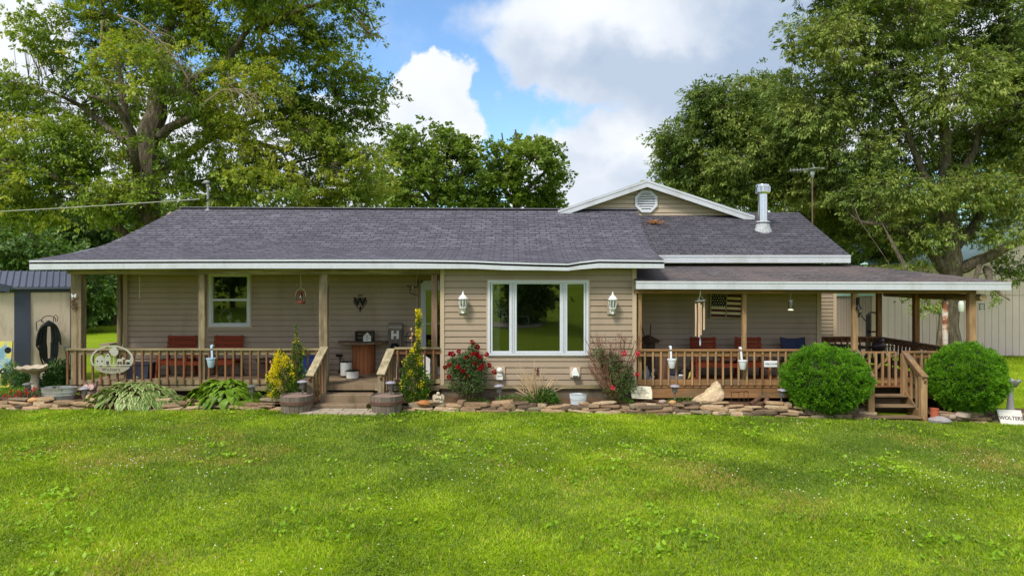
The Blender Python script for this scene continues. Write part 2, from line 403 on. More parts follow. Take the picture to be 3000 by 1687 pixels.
def slab(mb_pts, thick, name, mats, parent, vdir=None):
    """roof sheet: rows of points (eave first). mats = (top, under). UV in metres."""
    rows = mb_pts; nr, nc = len(rows), len(rows[0]); vs = [q for r_ in rows for q in r_]; k = len(vs)
    vs2 = vs+[(x, y, z-thick) for x, y, z in vs]; fs = []; mi = []
    for i in range(nr-1):
        for j in range(nc-1):
            a_ = i*nc+j; fs.append((a_, a_+1, a_+nc+1, a_+nc)); mi.append(0)
            fs.append((a_+k, a_+nc+k, a_+nc+1+k, a_+1+k)); mi.append(1)
    def side(idx):
        for a_, b_ in zip(idx[:-1], idx[1:]): fs.append((a_, a_+k, b_+k, b_)); mi.append(1)
    side(list(range(nc))); side(list(range((nr-1)*nc, nr*nc))[::-1]); side([i*nc for i in range(nr)][::-1]); side([i*nc+nc-1 for i in range(nr)])
    me = bpy.data.meshes.new(name); me.from_pydata(vs2, [], fs)
    for m in mats: me.materials.append(m)
    me.polygons.foreach_set('material_index', mi)
    uvl = me.uv_layers.new(name='UVMap'); uvs = []
    # distance along slope per row, column position along the eave
    dist = [[0.]*nc for _ in range(nr)]
    for i in range(1, nr):
        for j in range(nc): dist[i][j] = dist[i-1][j]+(Vector(rows[i][j])-Vector(rows[i-1][j])).length
    dm = [sum(r_)/nc for r_ in dist]
    ed = (Vector(rows[0][-1])-Vector(rows[0][0])); ed.z = 0; ed.normalize(); o0 = Vector(rows[0][0])
    for l in me.loops:
        q = l.vertex_index % k; i, j = divmod(q, nc); uvs += [(Vector(rows[i][j])-o0).dot(ed)+7.3, dm[i]+.001]
    uvl.data.foreach_set('uv', uvs)
    o = bpy.data.objects.new(name, me); COL.objects.link(o); o.parent = parent; return o

def siding(name, p0, u, length, z0, z1, m, parent, openings=(), lap=.15, out=.016, span=None, phase=0.):
    """lapped boards on a wall that starts at p0 and runs along u; the outside is u x up"""
    u = Vector((u[0], u[1], 0)).normalized(); n = Vector((u.y, -u.x, 0)); p0 = Vector((p0[0], p0[1], 0)); mb = MB()
    z = z0-phase
    while z < z1:
        a_, b_ = max(z, z0), min(z+lap, z1)
        cuts = sorted({a_, b_, *[c for o_ in openings for c in o_[2:4] if a_ < c < b_]})
        for c0, c1 in zip(cuts[:-1], cuts[1:]):
            mid = (c0+c1)/2; s0, s1 = (0, length) if span is None else span(mid)
            segs = [(s0, s1)]
            for (q0, q1, w0, w1) in openings:
                if w0 < mid < w1:
                    nsegs = []
                    for (r0, r1) in segs:
                        if q1 <= r0 or q0 >= r1: nsegs.append((r0, r1)); continue
                        if q0 > r0: nsegs.append((r0, q0))
                        if q1 < r1: nsegs.append((q1, r1))
                    segs = nsegs
            o0 = out*(1-(c0-z)/lap)+.004; o1 = out*(1-(c1-z)/lap)+.004
            for (r0, r1) in segs:
                if r1-r0 < .01: continue
                A = p0+u*r0; B = p0+u*r1
                gr = .022 if c0 == z else 0.
                q = [A+n*o0+Vector((0, 0, c0+gr)), B+n*o0+Vector((0, 0, c0+gr)), B+n*o1+Vector((0, 0, c1)), A+n*o1+Vector((0, 0, c1)),
                     A-n*.02+Vector((0, 0, c0+gr)), B-n*.02+Vector((0, 0, c0+gr)), A-n*.09+Vector((0, 0, c0)), B-n*.09+Vector((0, 0, c0)), A-n*.09+Vector((0, 0, c1)), B-n*.09+Vector((0, 0, c1))]
                mb.add(q, [(0, 1, 2, 3), (0, 4, 5, 1), (6, 8, 9, 7)])
                if gr: mb.add([A-n*.02+Vector((0, 0, c0-.02)), B-n*.02+Vector((0, 0, c0-.02)), B-n*.02+Vector((0, 0, c0+gr)), A-n*.02+Vector((0, 0, c0+gr))], [(0, 1, 2, 3)])
        z += lap
    return mb.build(name, m, parent, recalc=False)

# ------------------------------------------------------------------ ground
def ground():
    xs = np.concatenate([np.linspace(-900, -60, 8), np.linspace(-50, 50, 81), np.linspace(60, 900, 8)])
    ys = np.concatenate([np.linspace(-500, -110, 5), np.linspace(-100, 60, 109), np.linspace(80, 1500, 8)])
    Xg, Yg = np.meshgrid(xs, ys); Zg = gz(Xg, Yg); v = np.stack([Xg, Yg, Zg], -1).reshape(-1, 3); nc = len(xs)
    f = np.array([(i*nc+j, i*nc+j+1, (i+1)*nc+j+1, (i+1)*nc+j) for i in range(len(ys)-1) for j in range(nc-1)])
    t = NT('lawn ground'); vec = t.obj()
    a_ = t.noise(vec, .35, 6., .65); b_ = t.noise(vec, 9., 5., .7); c_ = t.noise(vec, 1.6, 5., .6)
    col = t.ramp(a_, [(.3, lin((102, 130, 20))), (.5, lin((124, 152, 24))), (.68, lin((156, 168, 48)))])
    col = t.mix(.5, col, t.ramp(b_, [(.25, lin((72, 88, 10))), (.5, lin((122, 146, 16))), (.75, lin((174, 184, 42)))]))
    col = t.mix(t.ramp(c_, [(.55, (0, 0, 0)), (.72, (.5,)*3)]), col, lin((128, 124, 66)))
    t.put(t.b, 'Base Color', col); t.put(t.b, 'Roughness', 1.); t.put(t.b, 'Specular IOR Level', .1); t.bump(b_, .05, 1.)
    kind(npmesh('ground', v, 4, t.m, faces=f, smooth=True), 'structure')
    # drive behind the house
    pm = paint('sandy drive', (190, 160, 116), 1., .15, 1., bump=.01)
    mb = MB(); pts = [(-40, 12.2), (-12, 12.6), (5, 12.3), (5, 13.7), (-12, 14.), (-40, 13.6)]
    mb.add([(x, y, float(gz(x, y))+.012) for x, y in pts], [(0, 1, 2, 3, 4, 5)]); kind(mb.build('path', pm), 'structure')
    # planting bed
    mb = MB(); n = 80; rng = random.Random(4)
    for i in range(n+1):
        x = -12.9+25.6*i/n; g = float(gz(x, 0))
        for j, y in enumerate(np.linspace(-.72, .15, 7)): mb.v.append((x, y, g+.14+rng.uniform(-.02, .03)+.05*(j/6)))
    for i in range(n):
        for j in range(6):
            a_ = i*7+j; x = mb.v[a_][0]
            if -4.75 < x < -3.1 or 8.25 < x < 9.62: continue
            mb.f.append([a_, a_+7, a_+8, a_+1]); mb.mi.append(0)
    kind(mb.build('planting_bed_soil', soil, smooth=True), 'structure')
ground()

# ------------------------------------------------------------------ house
def thing_part(name, parent):
    o = bpy.data.objects.new(name, None); COL.objects.link(o); o.parent = parent; o.empty_display_size = .1; return o
H = thing('house', 'long single storey ranch house with tan siding, white window frames and grey shingle roof', 'house')
WY = 1.94
def house():
    fx0, fx1, bx0, bx1 = -10.56, 8.39, -1.75, 3.03
    win = (X(614, WY), X(735, WY), Z(957, WY), Z(800, WY))
    door = (X(1234, WY), -1.76, .52, Z(822, WY))
    siding('wall', (fx0, WY), (1, 0), bx0-fx0, .52, 3.42, vinyl_b, H, [(win[0]-fx0, win[1]-fx0, win[2], win[3]), (door[0]-fx0, door[1]-fx0, door[2], door[3])], phase=.05)
    pic = (X(1431), X(1722), Z(1039), Z(823))
    siding('wall', (bx0, 0), (1, 0), bx1-bx0, .53, 3.4, vinyl, H, [(pic[0]-bx0, pic[1]-bx0, pic[2], pic[3])], phase=.045)
    siding('wall', (bx0, WY), (0, -1), WY, .53, 3.4, vinyl_b, H)
    siding('wall', (bx1, 0), (0, 1), WY, .53, 3.4, vinyl, H)
    siding('wall', (bx1, WY), (1, 0), fx1-bx1, .5, 3.75, vinyl_b, H, phase=.1)
    siding('wall', (fx1, WY), (0, 1), 6.1, .2, 3.7, vinyl, H)
    siding('wall', (fx0, 8.), (0, -1), 8-WY, .2, 3.9, vinyl, H)
    siding('wall', (fx1, 8.), (-1, 0), fx1-fx0, .2, 3.9, vinyl, H)
    mb = MB(); mb.box(fx0+.1, fx1-.1, WY+.1, 7.9, .3, .5); mb.box(bx0+.1, bx1-.1, .1, WY+.1, .3, .5); mb.box(fx0+.1, fx1-.1, WY+.1, 7.9, 3.42, 3.5)
    mb.box(bx0+.1, bx1-.1, .1, WY+.1, 3.36, 3.42); mb.box(fx0+.1, fx1-.1, 5., 5.08, .5, 3.42); mb.build('room_shell', darkin, H)
    mb = MB(); mb.box(bx0+.02, bx1-.02, .03, .12, -.3, .44); mb.box(fx0, fx1, WY+.05, 8.0, -.3, .4); mb.build('foundation', block, H)
    mb = MB(); mb.box(bx0-.02, bx1+.02, -.045, .02, .44, .53); mb.build('sill_board', gw_x, H)
    # corner trims
    for x0, x1, y0, y1, z0, z1 in ((X(1290), X(1302), -.035, .03, .5, 3.36), (X(1852), X(1864), -.035, .03, .5, 3.36), (fx0-.02, fx0+.09, WY-.035, WY+.05, .5, 3.4),
                                   (fx1-.09, fx1+.03, WY-.035, WY+.05, .5, 3.5), (X(1221, WY), X(1224, WY), WY-.045, WY, .6, 3.4)): mb = MB(); mb.box(x0, x1, y0, y1, z0, z1); mb.build('corner_trim', trim_m, H)
    # ---------------- windows
    def frame_box(mb, x0, x1, z0, z1, w, y0, y1):
        mb.box(x0, x1, y0, y1, z0, z0+w); mb.box(x0, x1, y0, y1, z1-w, z1); mb.box(x0, x0+w, y0, y1, z0+w, z1-w); mb.box(x1-w, x1, y0, y1, z0+w, z1-w)
    W = thing_part('window', H)
    mb = MB(); frame_box(mb, X(1429), X(1724), Z(1041), Z(821), .06, -.06, .05)
    for g0, g1 in ((1443, 1493), (1513, 1641), (1661, 1710)):
        frame_box(mb, X(g0)-.045, X(g1)+.045, Z(1028)-.045, Z(832)+.045, .045, -.035, .04)
    for q in (1500, 1505, 1649, 1653): mb.box(X(q)-.012, X(q)+.012, -.052, .03, Z(1040)+.05, Z(822)-.05)
    mb.box(X(1492), X(1514), -.028, .04, Z(1033), Z(828)); mb.box(X(1640), X(1662), -.028, .04, Z(1033), Z(828))
    mb.build('window_frame', white, W, bevel=.004)
    mb = MB(); frame_box(mb, X(1425), X(1728), Z(1045), Z(818), .035, -.03, .02); mb.build('casing_trim', trim_m, W)
    for g0, g1 in ((1443, 1493), (1513, 1641), (1661, 1710)):
        mb = MB(); mb.box(X(g0)-.01, X(g1)+.01, -.004, .004, Z(1028)-.01, Z(832)+.01); mb.build('pane', glass_c, W)
    cur = paint('pale curtain', (170, 172, 160), .9, .08, 4.)
    for q0, q1 in ((1443, 1450),):
        mb = MB(); n = 10
        for i in range(n): mb.box(X(q0)-.05+.022*i, X(q0)-.05+.022*(i+1), .12+.02*(i % 2), .13+.02*(i % 2), Z(1030), Z(830))
        mb.build('curtain', cur, W)
    W2 = thing_part('window', H); x0, x1, z0, z1 = win
    mb = MB(); frame_box(mb, x0, x1, z0, z1, .075, WY-.05, WY+.06); zm = Z(878, WY); mb.box(x0+.075, x1-.075, WY-.035, WY+.05, zm-.025, zm+.03)
    frame_box(mb, x0+.07, x1-.07, zm, z1-.07, .03, WY-.02, WY+.05); frame_box(mb, x0+.07, x1-.07, z0+.07, zm, .035, WY-.03, WY+.05)
    mb.box(x0+.16, x0+.24, WY-.058, WY-.05, z0+.02, z0+.035); mb.box(x1-.24, x1-.16, WY-.058, WY-.05, z0+.02, z0+.035)
    mb.build('window_frame', white, W2, bevel=.004)
    mb = MB(); frame_box(mb, x0-.035, x1+.035, z0-.035, z1+.03, .034, WY-.03, WY+.02); mb.build('casing_trim', trim_m, W2)
    for a_, b_ in ((zm+.02, z1-.09), (z0+.09, zm)):
        mb = MB(); mb.box(x0+.09, x1-.09, WY+.005, WY+.012, a_, b_); mb.build('pane', glass_c, W2)
    mb = MB(); mb.box(x0-.02, x1+.02, WY+.07, WY+.3, z0-.02, z0+.06); mb.build('inner_sill', white, W2)
    # door
    D = thing_part('door', H); x0, x1, z0, z1 = door
    mb = MB(); mb.box(x0, x0+.06, WY-.06, WY+.05, z0, z1); mb.box(x0, x1, WY-.06, WY+.05, z1-.06, z1); mb.box(x0+.06, x0+.13, WY-.045, WY+.02, z0, z1-.06)
    mb.box(x0+.13, x1, WY-.045, WY+.02, Z(850, WY), z1-.06); mb.box(x1-.07, x1-.0, WY-.045, WY+.02, z0, z1); mb.box(x0+.13, x1, WY-.045, WY+.02, z0, z0+.2)
    mb.box(x0+.13, x1-.07, WY-.04, WY+.01, Z(948, WY)-.012, Z(948, WY)+.012); mb.build('door_frame', white, D)
    mb = MB(); mb.box(x0+.12, x1-.06, WY-.01, WY, z0+.2, Z(850, WY)); mb.build('pane', glass_c, D)
    # ---------------- main roof
    ftop = [(86, 762), (300, 761), (550, 760), (900, 759.5), (1200, 760), (1387, 763), (1480, 767), (1570, 770), (1665, 772), (1700, 766), (1753, 760), (1850, 761), (1946, 762)]
    fbot = [(86, 790), (300, 788), (550, 786.5), (900, 786.5), (1200, 787), (1387, 787), (1480, 791), (1570, 791.5), (1665, 793), (1700, 789), (1753, 785), (1850, 785.5), (1946, 786)]
    ye = -.47
    prof = [(ye, 3.54, -11.45, 3.61), (.5, 3.70, -11.3, 3.66), (1.35, 3.87, -11.2, 3.7), (1.9, 4.05, -11.07, 3.73), (2.4, 4.28, -10.9, 3.76), (4.4, 5.30, -10.22, 3.86)]
    rows = []; n = len(ftop)
    for i, (y, z, xl, xr) in enumerate(prof):
        r_ = []
        for j, (px, py) in enumerate(ftop):
            t = (px-86)/(1946-86); x = xl+(xr-xl)*t; k = max(0, 1-(y-ye)/2.6)
            zz = z+(Z(py, ye)-3.54)*k - (0 if k else 0) + (-.06*t)*(1-k)*(y-1)/3.4*1.0 + .012*math.sin(j*2.1+i*1.3)*(1 if 0 < i < 5 else 0)
            r_.append((x, y, zz))
        rows.append(r_)
    roof = slab(rows, .09, 'roof', (sh_main, paint('painted shadow gap', (44, 42, 48), .8, .1, 3.)), H)  # near-black sides paint a shadow gap where the roof steps down
    back = [[(-11.2, 9.3, 3.3), (3.9, 9.3, 3.3)], [(-10.22, 4.4, 5.30), (3.86, 4.4, 5.235)]]
    slab([list(reversed(r_)) for r_ in back], .09, 'back_slope', (sh_main, soffit), roof)
    mb = MB()
    for j in range(len(rows[-1])-1):
        a_, b_ = Vector(rows[-1][j]), Vector(rows[-1][j+1]); mb.bar(a_+Vector((0, 0, .012)), b_+Vector((0, 0, .012)), .24, .02)
    mb.build('ridge_cap', paint('ridge shingle', (128, 126, 138), .9, .2, 6.), roof)
    # gable end walls beneath the main roof
    mb = MB(); mb.prism([(WY, 3.4), (WY, 3.95), (2.4, 4.16), (4.4, 5.18), (8, 3.75), (8, 3.4)], -10.56, -10.5, 'x'); mb.build('gable_wall', vinyl, H)
    mb = MB(); mb.prism([(WY, 3.3), (WY, 3.85), (4.7, 5.08), (8, 3.7), (8, 3.3)], 8.33, 8.39, 'x'); mb.build('gable_wall', vinyl, H)
    # fascia with the sag over the picture window
    mb = MB()
    for (a0, b0), (a1, b1) in zip(list(zip(ftop, fbot))[:-1], list(zip(ftop, fbot))[1:]):
        q = [(X(a0[0], ye), Z(a0[1]+1, ye), Z(b0[1], ye)), (X(a1[0], ye), Z(a1[1]+1, ye), Z(b1[1], ye))]
        for yy0, yy1, f0, f1 in ((ye, ye+.03, 0., 1.), (ye-.007, ye-.0005, -.02, .2)):
            vs = []
            for yv in (yy0, yy1):
                for (x, zt, zb) in q:
                    h = zt-zb; vs += [(x, yv, zt-h*f1), (x, yv, zt-h*f0)]
            mb.add(vs, [(0, 2, 3, 1), (4, 5, 7, 6), (0, 1, 5, 4), (2, 6, 7, 3), (0, 4, 6, 2), (1, 3, 7, 5)])
    mb.build('fascia', fasc, H)
    mb = MB(); mb.box(-11.44, 3.6, ye+.032, -.02, 3.355, 3.375); mb.box(-11.44, bx0, -.018, WY-.02, 3.355, 3.375); mb.build('porch_ceiling', soffit, H)
    mb = MB(); mb.bar((-11.42, ye+.04, 3.42), (-11.06, 1.9, 3.92), .03, .18); mb.bar((-11.06, 1.9, 3.92), (-10.22, 4.4, 5.16), .03, .18); mb.build('rake_board', fasc, H)
    # ---------------- right hand roof, behind the bay
    ry, rz = 1.47, Z(747, 1.47)
    rows = [[(3.25+(8.99-3.25)*t, y, z) for t in np.linspace(0, 1, 5)] for y, z in ((ry, rz), (2.6, rz+.5), (3.7, rz+.99), (4.7, 5.19))]
    r2 = slab(rows, .08, 'roof', (sh_right, soffit), H)
    slab([[(9.0, 8.6, 3.6), (3.2, 8.6, 3.6)], [(8.99, 4.7, 5.19), (3.2, 4.7, 5.19)]], .08, 'back_slope', (sh_main, soffit), r2)
    mb = MB(); mb.box(3.3, 8.99, ry-.02, ry+.01, Z(770, ry), Z(748, ry)); mb.box(3.3, 8.99, ry-.034, ry-.022, Z(753, ry), Z(748, ry)+.005); mb.build('fascia', fasc, H)
    mb = MB(); mb.box(3.3, 8.99, ry+.012, WY-.03, Z(769, ry), Z(769, ry)+.02); mb.bar((8.98, ry+.02, rz-.16), (8.98, 4.7, 5.03), .03, .17); mb.build('rake_board', fasc, H)
    # stovepipe
    cx, cy, cz = 7.33, 3.28, 4.55; mb = MB()
    mb.lathe([(.13, -.1), (.13, 1.05)], (cx, cy, cz), 24); mb.m = 1
    mb.lathe([(.26, -.12), (.25, -.02), (.2, .08), (.19, .17), (.14, .21)], (cx, cy, cz), 24); mb.lathe([(.215, .20), (.22, .215), (.16, .25)], (cx, cy, cz), 24); mb.m = 0
    mb.lathe([(.195, 1.04), (.205, 1.06), (.205, 1.10)], (cx, cy, cz), 24); mb.lathe([(.205, 1.24), (.205, 1.29), (.19, 1.31), (.0, 1.325)], (cx, cy, cz), 24)
    for k in range(20):
        t = k*math.pi/10; mb.box(cx+.198*math.cos(t)-.008, cx+.198*math.cos(t)+.008, cy+.198*math.sin(t)-.008, cy+.198*math.sin(t)+.008, cz+1.09, cz+1.25)
    mb.lathe([(.16, 1.05), (.16, 1.27)], (cx, cy, cz), 20)
    mb.build('chimney', [chrome, paint('sealed flashing', (176, 180, 186), .6, .15, 9., stain=(70, 66, 60), stainfac=.6)], r2, smooth=True)
    # rust-coloured scrape on the shingles
    # ---------------- raised gable at the back
    gy, ge = 4.45, 4.15
    pk, lf, rf = (4.12, 6.13), (1.395, 5.20), (7.39, 5.04)
    L_ = slab([[(lf[0], 9.4, lf[1]), (lf[0], ge, lf[1])], [(pk[0], 9.4, pk[1]), (pk[0], ge, pk[1])]], .05, 'roof', (sh_main, soffit), H)
    slab([[(rf[0], ge, rf[1]), (rf[0], 9.4, rf[1])], [(pk[0], ge, pk[1]), (pk[0], 9.4, pk[1])]], .05, 'right_slope', (sh_main, soffit), L_)
    mb = MB()
    for a_, b_ in ((lf, pk), (pk, rf)):
        n0 = .165; mb.prism([(a_[0], a_[1]-.055), (b_[0], b_[1]-.055), (b_[0], b_[1]-.055-n0), (a_[0]+(.0 if a_ == lf else 0), a_[1]-.055-n0)], ge-.03, ge-.002)
        mb.prism([(a_[0], a_[1]-.01), (b_[0], b_[1]-.01), (b_[0], b_[1]-.075), (a_[0], a_[1]-.075)], ge-.045, ge-.032)
    mb.build('rake_board', fasc, H)
    def sp(z):
        tl = max(0, (z-4.95)/(6.08-4.95)); return ((lf[0]+.1+(pk[0]-lf[0]-.1)*min(1, tl))-1.4, (rf[0]-.1-(rf[0]-pk[0]-.1)*min(1, tl))-1.4)
    siding('gable_wall', (1.4, gy), (1, 0), 6.1, 4.72, 6.05, paint('light tan siding', (178, 162, 142), .55, .05, .8), H, span=sp, lap=.14)
    V = thing_part('gable_vent', H); vx, vz, vr = 4.14, 5.50, .345; mb = MB()
    oc = [(math.cos(R(22.5+45*k)), math.sin(R(22.5+45*k))) for k in range(8)]
    for k in range(8):
        (a0, a1), (b0, b1) = oc[k], oc[(k+1) % 8]; r0, r1 = vr*1.08, vr*.84
        mb.prism([(vx+a0*r0, vz+a1*r0), (vx+b0*r0, vz+b1*r0), (vx+b0*r1, vz+b1*r1), (vx+a0*r1, vz+a1*r1)], gy-.08, gy-.02)
    mb.build('vent_frame', white, V)
    mb = MB()
    for k in range(8):
        z = vz-.26+.074*k; hw = min(.28, .28+.12-abs(z+.02-vz))*1.0; hw = min(.28, .41-abs(z-vz)); mb.add([(vx-hw, gy-.075, z-.024), (vx+hw, gy-.075, z-.024), (vx+hw, gy-.03, z+.03), (vx-hw, gy-.03, z+.03), (vx-hw, gy-.07, z-.03), (vx+hw, gy-.07, z-.03)], [(0, 1, 2, 3), (0, 4, 5, 1), (4, 3, 2, 5)])
    mb.build('louver', white, V)
    # ---------------- wrap-round porch roof on the right
    pe = -.32; pzt = 3.06
    xa, xb = X(1863, pe), X(2961, pe); hx, hy, hz = 8.99, 1.8, 3.5
    cols = 7; front = []
    for y, z, t in ((pe, pzt, 0), (.7, 3.06+.44*.48, .48), (hy, hz, 1.)):
        xr = xb+(hx-xb)*t; front.append([(xa+(xr-xa)*k/(cols-1), y, z+.0) for k in range(cols)])
    for k in range(cols): front[0][k] = (front[0][k][0], pe, Z(823+3*k/(cols-1), pe))
    r3 = slab(front, .05, 'roof', (sh_porch, soffit), H)
    slab([[(xb, pe, Z(826, pe)), (xb, 5.4, 3.06)], [(hx, hy, hz), (hx, 5.4, hz)]], .05, 'side_slope', (sh_porch, soffit), r3)
    slab([[(xa+.0, WY, 3.56), (8.4, WY, 3.56)], [(xa, WY+.01, 3.57), (8.4, WY+.01, 3.57)]], .02, 'flashing', (fasc, soffit), r3)
    mb = MB(); mb.prism([(xa, Z(843, pe)-.03), (xb, Z(850, pe)), (xb, Z(827, pe)), (xa, Z(824, pe))], pe-.02, pe+.01)
    mb.prism([(xa, Z(829, pe)), (xb, Z(832, pe)), (xb, Z(826.5, pe)), (xa, Z(823.5, pe))], pe-.032, pe-.021); mb.box(xb-.03, xb, pe+.012, 5.4, Z(850, pe), Z(828, pe)); mb.build('fascia', fasc, H)
    mb = MB(); mb.box(xa, 11.3, -.06, .06, 2.755, 2.86); mb.box(11.2, 11.3, .062, 4.24, 2.755, 2.86); mb.box(8.42, 11.198, 4.14, 4.24, 2.755, 2.86)
    for k in range(13): x = xa+.2+.66*k; mb.box(x, x+.04, pe+.02, -.062, 2.862, 2.98)
    mb.build('porch_beam', ow_x, H)
    mb = MB(); mb.box(xa+.02, 11.9, pe+.02, WY-.02, 2.985, 3.0); mb.build('porch_ceiling', soffit, H)
    # left porch beam
    mb = MB(); mb.box(X(202), bx0-.01, -.06, .07, Z(803), 3.352); mb.box(X(202), X(202)+.12, .072, WY-.04, Z(803), 3.352); mb.build('porch_beam', gw_x, H)
    # ---------------- posts
    def post(x0, x1, y0, y1, z0, z1, m): mb = MB(); mb.box(x0, x1, y0, y1, z0, z1); return mb.build('porch_post', m, H, bevel=.006)
    zt = Z(803)-.002
    post(X(211), X(241), -.05, .17, .53, zt, gw_z); post(X(583), X(601), -.03, .11, .53, zt, gw_z); post(X(936), X(960), -.04, .13, .53, zt, gw_z)
    post(X(1263), X(1280), .04, .16, .53, zt, wood('brown grained post wood', (148, 122, 104), (92, 68, 54), 'z'))
    post(X(347, 1.8), X(358, 1.8), 1.72, 1.84, .53, 3.35, gw_z)
    post(X(1870), X(1882), .062, .16, .52, 2.753, ow_z); post(X(2178), X(2190), .062, .16, .52, 2.753, ow_z); post(X(2496), X(2511), -.05, .07, .52, 2.753, ow_z)
    post(11.14, 11.28, 4.13, 4.25, .5, 2.753, wood('dark stained post wood', (162, 118, 80), (104, 72, 46), 'z')); post(11.16, 11.3, 2.24, 2.38, .5, 2.753, MATS['dark stained post wood']); post(X(2837), X(2857), -.05, .1, -.3, 2.753, ow_z)
    # ---------------- decks
    mb = MB(); mb.box(X(200), bx0-.001, -.01, WY-.0, .40, .52); mb.build('porch_floor', conc, H)
    mb = MB(); mb.box(X(200), X(930), -.045, -.012, Z(1143), Z(1129)); mb.box(X(1100), bx0-.03, -.045, -.012, Z(1143), Z(1129)); mb.build('rim_board', gw_x, H)
    mb = MB(); mb.box(X(200)+.05, bx0, .35, .5, -.2, .4); mb.build('foundation', block, H)
    mb = MB()
    y = 0.
    while y < 4.2:
        x0 = bx1+.03 if y < WY-.15 else 8.45; mb.box(x0, 11.3, y, y+.135, .465, .5); y += .14
    mb.build('porch_floor', deckm, H)
    mb = MB(); mb.box(X(1866), X(2512), -.035, -.002, .215, .462); mb.box(X(1866), X(2520), -.05, -.002, .464, .5); mb.box(X(2640), 11.32, -.035, -.002, .2, .462); mb.box(11.302, 11.33, .0, 4.2, .2, .46); mb.build('rim_board', ow_x, H)
    mb = MB(); mb.box(X(1866), 11.25, .25, .29, -.35, .46); mb.build('deck_shade_board', wood('dark deck shade', (70, 58, 44), (40, 32, 24), 'x'), H)  # added dark board standing in for the shade beneath the deck
    # ---------------- railings
    def rail(x0, x1, y, cap, sub, low, bal, bot, spac, mcap, msub, mbal, bw=.04, capw=.14, first=None, sink=0.):
        r_ = thing_part('railing', H); mb = MB(); mb.box(x0, x1, y-capw/2, y+capw/2, cap-.042, cap); mb.build('handrail', mcap, r_, bevel=.004)
        mb = MB(); mb.box(x0, x1, y-.018, y+.02, sub, cap-.044); mb.build('upper_rail', msub, r_)
        mb = MB(); mb.box(x0, x1, y-.018, y+.02, low[0], low[1]); mb.build('lower_rail', mcap, r_)
        rng = random.Random(int(x0*10)); x = (x0+.08) if first is None else first; nb = 0
        while x < x1-.05 and nb < 60:
            j = rng.uniform(-.006, .006); mb = MB(); mb.box(-bw/2, bw/2, -bw/2, bw/2, 0, cap-.05-bot+rng.uniform(-.015, .002)); mb.build('baluster', mbal, r_, loc=(x+j, y-.02-bw/2-.001, bot), rot=(0, rng.uniform(-.008, .008), 0)); x += spac; nb += 1
        return r_
    rail(X(200), X(940), -.03, Z(1020), Z(1038), (Z(1125), Z(1112)), 0, Z(1124), .2017, gw_x, gw_x, rw_z, first=X(204))
    rail(X(1157), X(1290), -.03, Z(1017), Z(1036), (Z(1122), Z(1110)), 0, Z(1122), .22, gw_x, rw_x, rw_z)
    rail(X(1866), X(2505), -.03, Z(1022.5), Z(1043), (Z(1127), Z(1111)), 0, Z(1127), .19, ow_x, ow_x, ow_z, first=X(1888))
    rail(X(2645), 11.3, -.03, Z(1028), Z(1046), (.6, .7), 0, .56, .19, ow_x, ow_x, ow_z, first=X(2672))
    zc = 1.35
    r_ = rail(8.45, 11.14, 4.2, zc, zc-.17, (.6, .7), 0, .56, .19, MATS.get('ow_dark', ow_x), rw_x, rw_z)
    r_ = thing_part('railing', H)   # side rail running back
    mb = MB(); mb.box(11.15, 11.3, .05, 4.13, zc-.04, zc); mb.build('handrail', ow_y, r_); mb = MB(); mb.box(11.2, 11.235, .05, 4.13, zc-.17, zc-.042); mb.build('upper_rail', ow_y, r_)
    mb = MB(); mb.box(11.2, 11.235, .05, 4.13, .6, .7); mb.build('lower_rail', ow_y, r_)
    for k in range(21): mb = MB(); mb.box(-.02, .02, -.02, .02, 0, zc-.06-.56); mb.build('baluster', ow_z, r_, loc=(11.178, .16+.19*k, .56))
    mb = MB(); mb.box(X(317, 1.8), X(357, 1.8)-.1, 1.4, 1.86, Z(1009, 1.8), Z(1003, 1.8)); mb.box(X(322, 1.8), X(326, 1.8), 1.6, 1.66, .52, Z(1009, 1.8)); mb.build('corner_shelf', gw_x, H)
    # ---------------- concrete steps
    mb = MB(); mb.box(X(946), X(1096), -.37, -.0, -.1, .345); mb.box(X(940), X(1092), -.70, -.372, -.1, .165); mb.build('concrete_steps', conc, H, bevel=.015)
    def stair_rail(xt, zt_, xb_, zb_, yb, mcap, mpost, mbal, n, capw=.2, gnd=-.1):
        s_ = thing_part('stair_railing', H); A = Vector((xt, -.03, zt_)); B = Vector((xb_, yb-.1, zb_)); mb = MB(); mb.bar(A, B, capw, .045); mb.build('handrail', mcap, s_, bevel=.004)
        mb = MB(); mb.bar(A+Vector((0, 0, -.1)), B+Vector((0, 0, -.1)), .035, .1); mb.build('upper_rail', mbal, s_)
        mb = MB(); mb.box(xb_-.075, xb_+.075, yb-.06, yb+.06, gnd, zb_-.0); mb.build('newel_post', mpost, s_, bevel=.005)
        mb = MB(); mb.box(xt-.07, xt+.05, -.1, .02, .3, zt_-.05); mb.build('newel_post', mpost, s_, bevel=.005)
        for k in range(n):
            t = (k+1)/(n+1); q = A.lerp(B, t); mb = MB(); mb.box(-.02, .02, -.02, .02, 0, .9-.3*t if False else max(.3, q.z-.1-(.3-.35*t))); mb.build('baluster', mbal, s_, loc=(q.x+(.045 if xt < 0 and xt < -4 else .045), q.y, .25-.33*t))
        return s_
    stair_rail(-4.57, 1.45, -4.72, .84, -.66, gw_y, gw_z, rw_z, 4)
    stair_rail(-2.95, 1.40, -3.07, .87, -.62, gw_y, gw_z, rw_z, 3)
    # ---------------- wooden steps with gate
    st = thing_part('wooden_steps', H)
    for k, (y, z) in enumerate(((-.27, .31), (-.54, .11), (-.82, -.10))):
        mb = MB(); mb.box(8.36, 9.52, y, y+.27, z-.04, z); mb.build('tread', wood('old tread wood', (146, 124, 98), (92, 72, 52), 'x'), st, bevel=.004)
